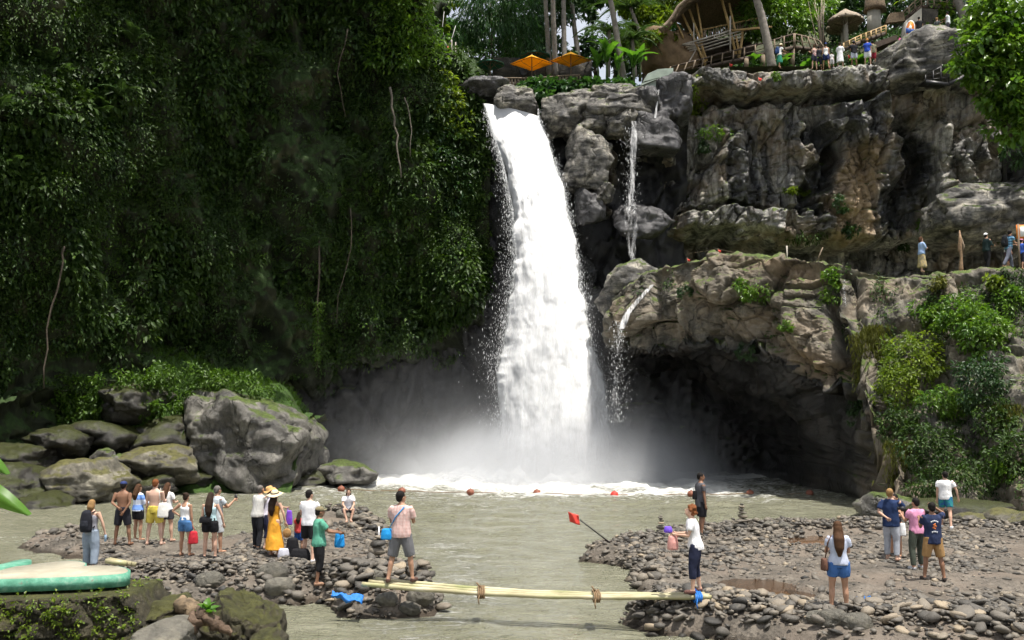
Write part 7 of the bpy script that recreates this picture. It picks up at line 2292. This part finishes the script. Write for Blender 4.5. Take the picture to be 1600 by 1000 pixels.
    if shoes:
        for i in range(2):
            hp, kn, an = legJ[i]
            mb = MB(); fw = V3((1 if i else -1) * .04, .17, -.035)
            mb.tube([an + V3(0, -.055, -.03), an + V3(0, .02, -.032), an + fw * .7 + V3(0, 0, -.004), an + fw + V3(0, 0, -.004)], [.040, .045, .044, .028], 9)
            link('shoe', remeshed(mb, vox * .8, 1), cm(shoes), root)
    if eyes and not far:
        for s in (-1, 1):
            mb = MB(); mb.ball(hd(s * .030, .078, .012), (.011, .008, .007), 8, 6, Rh); mb.build('eye', EYE, b_, True)
        mb = MB(); mb.ball(hd(0, .083, -.062), (.022, .008, .006), 8, 6, Rh); mb.build('mouth', LIP, b_, True)
    root.scale = (k, k, k)
    root['_j'] = ''
    del root['_j']
    # world helpers for held things
    Mw = Matrix.Translation(Vector(pos)) @ Matrix.Rotation(radians(face), 4, 'Z') @ Matrix.Scale(k, 4)
    return dict(root=root, hand=[Mw @ (a[2] + a[3] * .08) for a in armJ], sh=[Mw @ a[0] for a in armJ], at=lambda x, y, z: Mw @ up((x, y, z)), hipj=[Mw @ l[0] for l in legJ])

def bag(label, c, size, col, name='handbag', cat='bag', rz=0.0, handle=None, round_=False, rough=.7):
    root = empty(name, c, rz, label, cat, 'bags and belongings')
    w, d, h = size
    mb = MB()
    if round_: mb.ball((0, 0, 0), (w / 2, d / 2, h / 2), 12, 8)
    else: mb.loft([(0, 0, -h / 2, w * .46, d * .42), (0, 0, -h * .42, w * .52, d * .52), (0, 0, 0, w * .50, d * .52), (0, 0, h * .4, w * .42, d * .40), (0, 0, h / 2, w * .34, d * .26)], 16)
    link('pouch', remeshed(mb, .016, 2), cm(col, rough), root)
    if handle:
        mb = MB(); mb.tube([Vector(p) - Vector(c) for p in handle], .011, 6)
        o = mb.build('strap', cm(tuple(x * .8 for x in col)), root, True)
        o.rotation_euler = (0, 0, -rz)
    return root
def backpack(label, P, col, size=1.0, strap=None):
    c = P['at'](0, -.21, 1.20)
    face = P['root'].rotation_euler.z
    root = empty('backpack', c, face, label, 'backpack', 'bags and belongings')
    mb = MB(); mb.loft([(0, 0, -.26 * size, .14, .08), (0, 0, -.2 * size, .17, .115), (0, 0, .05, .165, .115), (0, 0, .2 * size, .13, .085), (0, .02, .26 * size, .07, .05)], 16)
    pk = link('pack', remeshed(mb, .018, 2), cm(col), root)
    mb = MB(); mb.loft([(0, -.09, -.2, .11, .05), (0, -.10, -.1, .12, .06), (0, -.09, .02, .10, .045)], 12); link('front_pocket', remeshed(mb, .016, 1), cm(tuple(x * 1.3 for x in col)), pk)
    for s in (-1, 1):
        mb = MB(); mb.tube([(s * .10, .08, .20), (s * .12, .20, .24), (s * .125, .31, .16), (s * .12, .30, -.05), (s * .14, .10, -.18)], .018, 6); mb.build('strap', cm(strap or col), root, True)
    return root
def P_on(px, py): return on_bank(px, py)

# left bank
Pp = person('long-haired visitor with a black backpack and grey trousers behind the platform', P_on(140, 888), -12, 1.74, 'm', 'fair', ('blond', 'shoulder'), ('tank', (.30, .30, .34)), ('wide', (.24, .29, .36), .95), ('down', 'side'), (.10, -.05), .08)
backpack('black backpack on the back of the long-haired visitor', Pp, (.015, .016, .022), 1.08)
c = Pp['hand'][1]; mb = MB(); mb.loft([(0, 0, -.12, .03, .03), (0, 0, .04, .032, .032), (0, 0, .08, .014, .014), (0, 0, .11, .014, .014)], 12); o = mb.build('water_bottle', simple('clear blue plastic', (.35, .50, .68), .2, .1), None, True); o.location = c + Vector((0, 0, -.05)); tag(o, 'small plastic water bottle held by the long-haired visitor', 'bottle')
person('shirtless man in black shorts and a navy cap, hands behind his back', P_on(190, 852), -5, 1.78, 'm', 'brown', ('black', 'short'), None, ('shorts', (.022, .022, .03), .43), ('behind', 'behind_low'), (0, .05), .14, hat=('cap', (.03, .045, .13)))
person('woman in a blue and white jacket and black shorts beside the navy cap', P_on(214, 845), -30, 1.68, 'f', 'tan', ('brown', 'long'), ('jacket', (.18, .33, .74), .90, ('stripe', (.62, .68, .80), 3.2)), ('shorts', (.012, .012, .014), .30), ('front', 'front'), (0, 0), .03)
Pp = person('shirtless man in yellow shorts with a white tote bag', P_on(240, 852), -8, 1.86, 'm', 'pale', ('red', 'short'), None, ('shorts', (.62, .50, .09), .38), ('down', 'front'), (0, .04), .13, shoes=None)
bag('white cotton tote bag hanging from the shoulder of the man in yellow shorts', Pp['at'](.26, -.06, .92), (.30, .12, .42), (.78, .77, .72), 'tote_bag', rz=.2, handle=[Pp['at'](.20, -.10, 1.12), Pp['at'](.17, -.10, 1.38), Pp['at'](.15, 0, 1.49), Pp['at'](.2, .05, 1.15)])
person('long-haired woman in a white tee half hidden behind the yellow shorts', P_on(254, 848) + Vector((0, .3, 0)), -20, 1.70, 'f', 'fair', ('brown', 'long'), ('tee', (.78, .78, .78)), ('shorts', (.05, .05, .06), .3), ('front', 'front'))
Pp = person('woman in a white tank top and denim shorts, one hand on her hip', P_on(288, 869), -20, 1.68, 'f', 'tan', ('dark', 'bun'), ('tank', (.80, .80, .80), .98), ('shorts', (.07, .18, .38), .27), ('hip', 'down'), (0, .05), .05)
c = Pp['hand'][1]; bag('red drawstring bag hanging from the hand of the woman in white', c + Vector((.03, 0, -.28)), (.26, .14, .34), (.52, .03, .045), 'red_bag', handle=[c + Vector((-.04, 0, -.12)), c + Vector((0, 0, .02)), c + Vector((.08, 0, -.12))])
Pp = person('woman in a pale teal tank top and black shorts seen from behind', P_on(327, 873), -6, 1.72, 'f', 'fair', ('dark', 'verylong'), ('tank', (.46, .64, .68), .98), ('shorts', (.012, .012, .014), .25), ('down', 'side'), (0, .04), .05, shoes=(.03, .03, .03), wide=1.06)
bag('black waist bag on the hip of the woman in teal', Pp['at'](-.08, -.16, 1.02), (.30, .12, .17), (.012, .012, .014), 'waist_bag', handle=[Pp['at'](-.15, -.13, 1.08), Pp['at'](-.02, -.16, 1.2), Pp['at'](.10, -.12, 1.38)])
Pp = person('man behind the woman in teal holding a phone up', P_on(337, 864), -40, 1.82, 'm', 'tan', ('grey', 'short'), ('tee', (.50, .55, .58)), ('shorts', (.55, .58, .60), .45), ('front', 'hold_up'), (0, .05), .06)
c = Pp['hand'][1]; mb = MB(); mb.box((0, 0, 0), (.075, .012, .15)); o = mb.build('phone', M['blackmetal']); o.location = c + Vector((0, .02, .04)); tag(o, 'dark phone held up by the man behind the woman in teal', 'phone')
person('stooping man in a light grey shirt and black trousers', P_on(401, 858), -35, 1.74, 'm', 'tan', ('grey', 'short'), ('shirt', (.55, .54, .51)), ('pants', (.02, .021, .026), .97), ('front', 'forward'), (.05, -.05), .05, lean=.16, head=(0, -.5), shoes=(.05, .05, .05))
Pp = person('person in a straw hat and dark clothes carrying a purple bag', P_on(416, 858) + Vector((0, .1, 0)), -60, 1.66, 'f', 'fair', ('dark', 'short'), ('tee', (.62, .58, .66)), ('wide', (.02, .022, .05), .72), ('front', 'forward'), (.05, -.1), .04, lean=.1, head=(0, -.4), hat=('hat', (.58, .34, .14)))
c = Pp['hand'][1]; bag('purple cloth bag between the straw hats', c + Vector((.06, -.1, -.26)), (.18, .10, .40), (.20, .07, .55), 'purple_bag', handle=[c + Vector((0, -.05, -.1)), c])
bag('folded tan jacket carried over an arm', c + Vector((-.18, -.18, -.16)), (.17, .10, .50), (.62, .50, .32), 'folded_jacket', 'jacket')
Pp = person('woman in a long orange dress and a wide straw hat', P_on(428, 868), -28, 1.68, 'f', 'fair', ('dark', 'verylong'), ('dress', (.70, .33, .035), .16), None, ('down', 'side'), (0, 0), .03, hat=('widehat', (.72, .58, .38)), head=(0, -.2))
c = Pp['hand'][1]; bag('round woven basket bag beside the orange dress', c + Vector((.02, 0, -.22)), (.24, .10, .26), (.34, .19, .07), 'basket_bag', round_=True, handle=[c + Vector((-.04, 0, -.12)), c, c + Vector((.06, 0, -.12))])
person('man in a white tee and black shorts beside the bags', P_on(482, 877), -12, 1.80, 'm', 'fair', ('black', 'short'), ('tee', (.80, .80, .82)), ('shorts', (.015, .015, .017), .42), ('front', 'front'), (.16, -.16), .10, shoes=(.55, .55, .58), head=(-.5, 0))
person('dark-haired child in red half hidden behind the white tee', P_on(467, 866), -15, 1.12, 'f', 'tan', ('dark', 'long'), ('tee', (.48, .06, .06)), ('shorts', (.03, .10, .35), .4), ('down', 'down'), (0, 0), .04)
p = P_on(453, 872); bag('black backpack standing on the gravel behind the white tee', p + Vector((0, .3, .24)), (.34, .24, .48), (.012, .012, .014), 'backpack', 'backpack')
p = P_on(446, 874); bag('grey and white bag lying on the gravel', p + Vector((-.05, 0, .14)), (.30, .26, .28), (.50, .50, .56), 'travel_bag', 'bag')
p = P_on(466, 876); bag('black bag lying beside the grey and white bag', p + Vector((.05, 0, .15)), (.52, .30, .30), (.012, .012, .014), 'travel_bag', 'bag')
Pp = person('woman in a green shirt, camouflage cap and black cropped trousers', P_on(497, 914), -65, 1.66, 'f', 'brown', ('black', 'short'), ('shirt', (.10, .33, .23), .84), ('pants', (.014, .014, .016), .72), ('forward', 'forward'), (.04, -.06), .05, hat=('cap', (.20, .17, .10)), wide=1.12, shoes=(.30, .18, .12))
c = (Pp['hand'][0] + Pp['hand'][1]) / 2; bag('bright blue bag held by the woman in green', c + Vector((.0, -.05, -.16)), (.22, .16, .32), (.02, .28, .70), 'blue_bag')
person('seated woman in a white tee smiling towards the camera', P_on(541, 822) + Vector((0, .35, .14)), 192, 1.66, 'f', 'fair', ('dark', 'long'), ('tee', (.80, .80, .84)), ('shorts', (.10, .10, .12), .42), ('lap', 'lap'), sit=True, lean=.22)
Pp = person('man in a pink checked shirt and grey shorts on the bamboo poles', G(626, 909, .74), -14, 1.76, 'm', 'tan', ('black', 'short'), ('shirt', (.56, .36, .33), .84, ('check', (.62, .46, .43), 16.0)), ('shorts', (.15, .15, .16), .50), ('front', 'front'), (-.10, .08), .16, shoes=(.09, .05, .04), head=(-.6, -.15))
bag('small bright blue shoulder bag of the man in the pink shirt', Pp['at'](-.25, -.08, 1.0) + Vector((0, 0, -.1)), (.26, .13, .22), (.02, .28, .66), 'blue_bag', handle=[Pp['at'](-.20, -.10, 1.02), Pp['at'](-.05, -.15, 1.25), Pp['at'](.10, -.10, 1.43)])
# right bank
Pp = person('man in a dark grey tee and black shorts standing at the pool edge', P_on(1096, 838), -75, 1.86, 'm', 'brown', ('black', 'short'), ('tee', (.085, .085, .095), .80), ('shorts', (.018, .018, .022), .44), ('down', 'down'), (.06, -.04), .03, head=(-.5, 0), shoes=(.04, .04, .045))
bag('small black bag on the back of the man in dark grey', Pp['at'](0, -.17, 1.12), (.16, .12, .26), (.012, .012, .014), 'shoulder_bag')
Pp = person('woman with curly auburn hair in a white tee and navy cropped trousers', G(1088, 926, .74), 78, 1.60, 'f', 'fair', ('red', 'curly'), ('tee', (.80, .79, .81), .84), ('pants', (.022, .026, .055), .74), ('front', 'front'), (.07, -.05), .05, lean=.14, head=(0, -.45), shoes=(.12, .06, .05), wide=1.1)
c = (Pp['hand'][0] + Pp['hand'][1]) / 2; bag('pink handbag held by the woman with curly hair', c + Vector((-.02, -.08, -.16)), (.20, .16, .26), (.62, .30, .27), 'pink_bag', handle=[c + Vector((0, -.1, -.05)), Pp['at'](0, .1, 1.15), Pp['at'](0, -.02, 1.44)])
bag('purple folded umbrella in the hand of the woman with curly hair', c + Vector((-.10, -.06, .08)), (.16, .12, .12), (.16, .08, .55), 'folded_umbrella', 'umbrella')
Pp = person('woman in a pale blue tee and denim shorts with a brown bag', P_on(1312, 958), -6, 1.62, 'f', 'tan', ('brown', 'verylong'), ('tee', (.46, .50, .62), .90), ('shorts', (.05, .13, .34), .27), ('front', 'front'), (.0, .05), .06, head=(0, -.3))
bag('small brown shoulder bag of the woman in denim shorts', Pp['at'](-.26, 0, .90), (.12, .22, .22), (.13, .065, .045), 'brown_bag', handle=[Pp['at'](-.24, 0, 1.0), Pp['at'](-.20, -.06, 1.3), Pp['at'](-.13, -.05, 1.45)])
person('tall man in a navy shirt and light grey trousers hugging a woman', P_on(1394, 876), -38, 1.86, 'm', 'fair', ('blond', 'short'), ('shirt', (.018, .035, .095), .80), ('pants', (.36, .38, .42), .93), ('behind', 'hug'), (.05, -.02), .05, head=(0, -.4))
person('woman in a dark dress hugged by the man in navy', P_on(1407, 873) + Vector((.02, .32, 0)), 140, 1.66, 'f', 'tan', ('black', 'long'), ('dress', (.022, .02, .025), .62), None, ('cross', 'cross'), (0, 0), .03)
p = P_on(1412, 870); bag('white plastic bag beside the hugging couple', p + Vector((-.02, -.05, .72)), (.17, .10, .34), (.78, .78, .78), 'white_bag')
Pp = person('man in a pink tee and dark olive trousers taking pictures', P_on(1434, 889), 18, 1.70, 'm', 'tan', ('black', 'short'), ('tee', (.62, .27, .42)), ('pants', (.055, .065, .05), .96), ('phone', 'phone'), (-.08, .10), .12, shoes=(.35, .36, .38), head=(.15, 0))
c = (Pp['hand'][0] * .7 + Pp['hand'][1] * .3); mb = MB(); mb.box((0, 0, 0), (.15, .09, .11)); mb.tube([(0, .04, 0), (0, .15, 0)], .045, 10); o = mb.build('camera_body', M['blackmetal']); o.name = 'black_camera'; o.location = c + Vector((0, .02, .05)); o.rotation_euler = (0, 0, .5); tag(o, 'black camera held up by the man in the pink tee', 'camera')
Pp = person('man in a navy tee with a back print and brown shorts, arms raised', P_on(1460, 907), -4, 1.72, 'm', 'brown', ('black', 'short'), ('tee', (.022, .032, .075), .80), ('shorts', (.33, .20, .085), .46), ('phone', 'up'), (.02, -.04), .14, shoes=(.05, .04, .035))
# the print on that shirt: pale lines of lettering above and below an orange shape
M['print_white'] = simple('white shirt print', (.62, .64, .68), .8, .05); M['print_orange'] = simple('orange shirt print', (.70, .20, .05), .8, .1)
q = [c_ for c_ in Pp['root'].children if c_.name.startswith('shirt')][0]
def print_piece(nm, x, z, w, h, mm, rot=0.0):
    mb = MB()
    y = -.149 if z > 1.2 else -.142
    n = 6
    P_ = np.array([[(x + w * (i / n - .5), y + 1.1 * (x + w * (i / n - .5)) ** 2 - .006, z + h * (j - .5) + rot * w * (i / n - .5)) for i in range(n + 1)] for j in range(2)])
    o = link(nm, grid_mesh(nm, P_), mm, q); o.modifiers.new('t', 'SOLIDIFY').thickness = .006
for dz_, n_, w_ in ((1.325, 5, .03), (1.09, 4, .026)):
    for i in range(n_):
        print_piece('print_letter', (i - (n_ - 1) / 2) * .034, dz_ - .010 * abs(i - (n_ - 1) / 2) ** 1.3, w_ * .8, .034, M['print_white'])
for (x, z, w, h, r_) in ((-.005, 1.245, .055, .035, .6), (.012, 1.215, .06, .03, -.5), (-.015, 1.185, .06, .03, .5), (.005, 1.155, .04, .03, -.3)):
    print_piece('print_mark', x, z, w, h, M['print_orange'], r_)
person('man in a white tee and blue patterned shorts walking along the rocks', P_on(1492, 834) + Vector((0, .6, .1)), -25, 1.78, 'm', 'fair', ('black', 'short'), ('tee', (.80, .80, .80)), ('shorts', (.03, .10, .30), .32, ('blotch', (.03, .22, .22), 12.0)), ('down', 'side'), (.25, -.25), .06, shoes=(.7, .7, .7), head=(.4, -.2))
# terrace path
def T_on(px, py): return terrace_top(px, py) + Vector((0, 0, .08))
fp = dict(far=True, group='walkers on the terrace path')
Pp = person('woman in a blue denim shirt and patterned yellow skirt on the terrace', T_on(1441, 428), -80, 1.66, 'f', 'fair', ('brown', 'shoulder'), ('long', (.30, .42, .64), .84), ('skirt', (.46, .36, .17), .85, ('blotch', (.25, .22, .15), 9.0)), ('cross', 'cross'), (.1, -.1), .03, head=(0, -.2), **fp)
person('person in a white cap and black jacket looking down on the terrace', T_on(1543, 424), -70, 1.66, 'm', 'tan', ('black', 'short'), ('jacket', (.015, .03, .03), .84), ('pants', (.012, .012, .014), .97), ('front', 'front'), (.08, -.08), .03, hat=('cap', (.78, .78, .78)), head=(0, -.4), **fp)
Pp = person('man in a striped blue shirt striding along the terrace with a backpack', T_on(1577, 424), -75, 1.80, 'm', 'tan', ('black', 'short'), ('tee', (.16, .36, .52), .86, ('stripe', (.05, .12, .22), 9.0)), ('pants', (.13, .14, .18), .97), ('forward', 'front'), (.4, -.45), .03, lean=.15, **fp)
backpack('black backpack of the man in the striped blue shirt', Pp, (.014, .016, .02))
person('walker in white behind the man in the striped shirt', T_on(1588, 422) + Vector((0, .7, 0)), -75, 1.66, 'f', 'tan', ('black', 'short'), ('tee', (.74, .74, .76)), ('pants', (.12, .03, .06), .6), ('down', 'down'), (.2, -.2), .03, **fp)
person('child in a pink cap and blue top at the right edge of the terrace', T_on(1598, 424), -70, 1.40, 'f', 'tan', ('black', 'short'), ('tee', (.05, .13, .55)), ('pants', (.03, .03, .05), .6), ('front', 'front'), (.15, -.15), .03, hat=('cap', (.75, .30, .45)), **fp)
# clifftop visitors
ft = dict(far=True, group='visitors on the clifftop')
def C_on(px, py, Y=64.4): return A(px, py, Y)
Pp = person('hiker in a white top and green skirt with a blue backpack', C_on(1218, 106), -75, 1.60, 'f', 'tan', ('blond', 'short'), ('tee', (.76, .76, .76)), ('skirt', (.03, .20, .13), .7), ('forward', 'forward'), (.15, -.1), .03, lean=.2, hat=('hat', (.62, .55, .38)), **ft)
backpack('blue backpack of the hiker in the green skirt', Pp, (.03, .06, .16), .9)
person('woman in a flowered top and dark shorts on the clifftop', C_on(1273, 108), 20, 1.62, 'f', 'fair', ('brown', 'short'), ('tank', (.34, .16, .16), .86, ('blotch', (.6, .5, .48), 12.0)), ('shorts', (.03, .03, .05), .4), ('phone', 'phone'), **ft)
person('person in dark clothes next to the flowered top', C_on(1282, 107) + Vector((0, .3, 0)), 0, 1.60, 'f', 'tan', ('black', 'short'), ('shirt', (.02, .022, .03), .84), ('shorts', (.03, .03, .05), .6), ('front', 'front'), **ft)
person('woman in a blue cap, white top and navy shorts', C_on(1291, 108), -10, 1.74, 'f', 'tan', ('dark', 'pony'), ('tank', (.80, .80, .80)), ('shorts', (.02, .03, .10), .36), ('down', 'down'), (.2, -.15), .08, hat=('cap', (.03, .08, .30)), **ft)
person('child in pale grey beside the blue cap', C_on(1300, 108), 0, 1.15, 'f', 'tan', ('black', 'short'), ('tee', (.62, .60, .60)), ('shorts', (.55, .53, .53), .5), ('down', 'down'), **ft)
person('woman wrapped in a long white dress', C_on(1313, 106), -40, 1.68, 'f', 'fair', ('dark', 'bun'), ('wrap', (.80, .80, .82), .36), None, ('cross', 'cross'), **ft)
person('man in a black tee, navy cap and pale shorts', C_on(1335, 104), 0, 1.70, 'm', 'brown', ('black', 'short'), ('tee', (.015, .016, .02)), ('shorts', (.45, .48, .58), .42), ('front', 'front'), hat=('cap', (.02, .03, .10)), **ft)
person('man in a royal blue top and white shorts with an orange cap', C_on(1356, 103), -30, 1.80, 'm', 'fair', ('blond', 'short'), ('tee', (.03, .08, .45)), ('shorts', (.72, .72, .74), .45), ('phone', 'down'), hat=('cap', (.75, .33, .08)), shoes=(.7, .7, .7), **ft)
person('man in a camouflage shirt and dark red shorts', C_on(1366, 101) + Vector((0, .2, 0)), -10, 1.68, 'm', 'tan', ('black', 'short'), ('shirt', (.24, .22, .15), .84, ('blotch', (.10, .11, .06), 8.0)), ('shorts', (.30, .03, .05), .5), ('down', 'down'), **ft)
person('person in a pink raincoat by the clifftop rail', C_on(1407, 86, 65.0), 60, 1.30, 'f', 'tan', ('black', 'short'), ('jacket', (.78, .08, .38), .6), ('pants', (.30, .04, .10), .9), ('front', 'front'), **ft)
person('man in a black tee standing above the crag', C_on(1437, 66, 65.2), -20, 1.72, 'm', 'tan', ('black', 'short'), ('tee', (.015, .016, .018)), ('pants', (.03, .03, .04), .95), ('down', 'down'), **ft)
Pp = person('man in a white tee sitting on top of the crag', C_on(1446, 68, 64.3), 175, 1.80, 'm', 'brown', ('black', 'short'), ('tee', (.80, .80, .82)), ('shorts', (.04, .04, .05), .45), ('lap', 'lap'), sit=True, **ft)
bag('black strap bag across the chest of the sitting man', Pp['at'](.05, .15, 1.15), (.05, .04, .16), (.02, .02, .02), 'strap_bag')
person('person in dark grey on the crag right of the sitting man', C_on(1465, 66, 64.8), -60, 1.66, 'f', 'fair', ('blond', 'short'), ('tee', (.09, .10, .10)), ('skirt', (.10, .11, .09), .35), ('front', 'front'), **ft)
person('person in a white tee half hidden by the leafy tree', C_on(1482, 58, 65.2), 60, 1.72, 'm', 'brown', ('black', 'short'), ('tee', (.70, .74, .74)), ('pants', (.05, .05, .06), .95), ('forward', 'forward'), **ft)
bpy.data.scenes.remove(TMP)
print('people done')
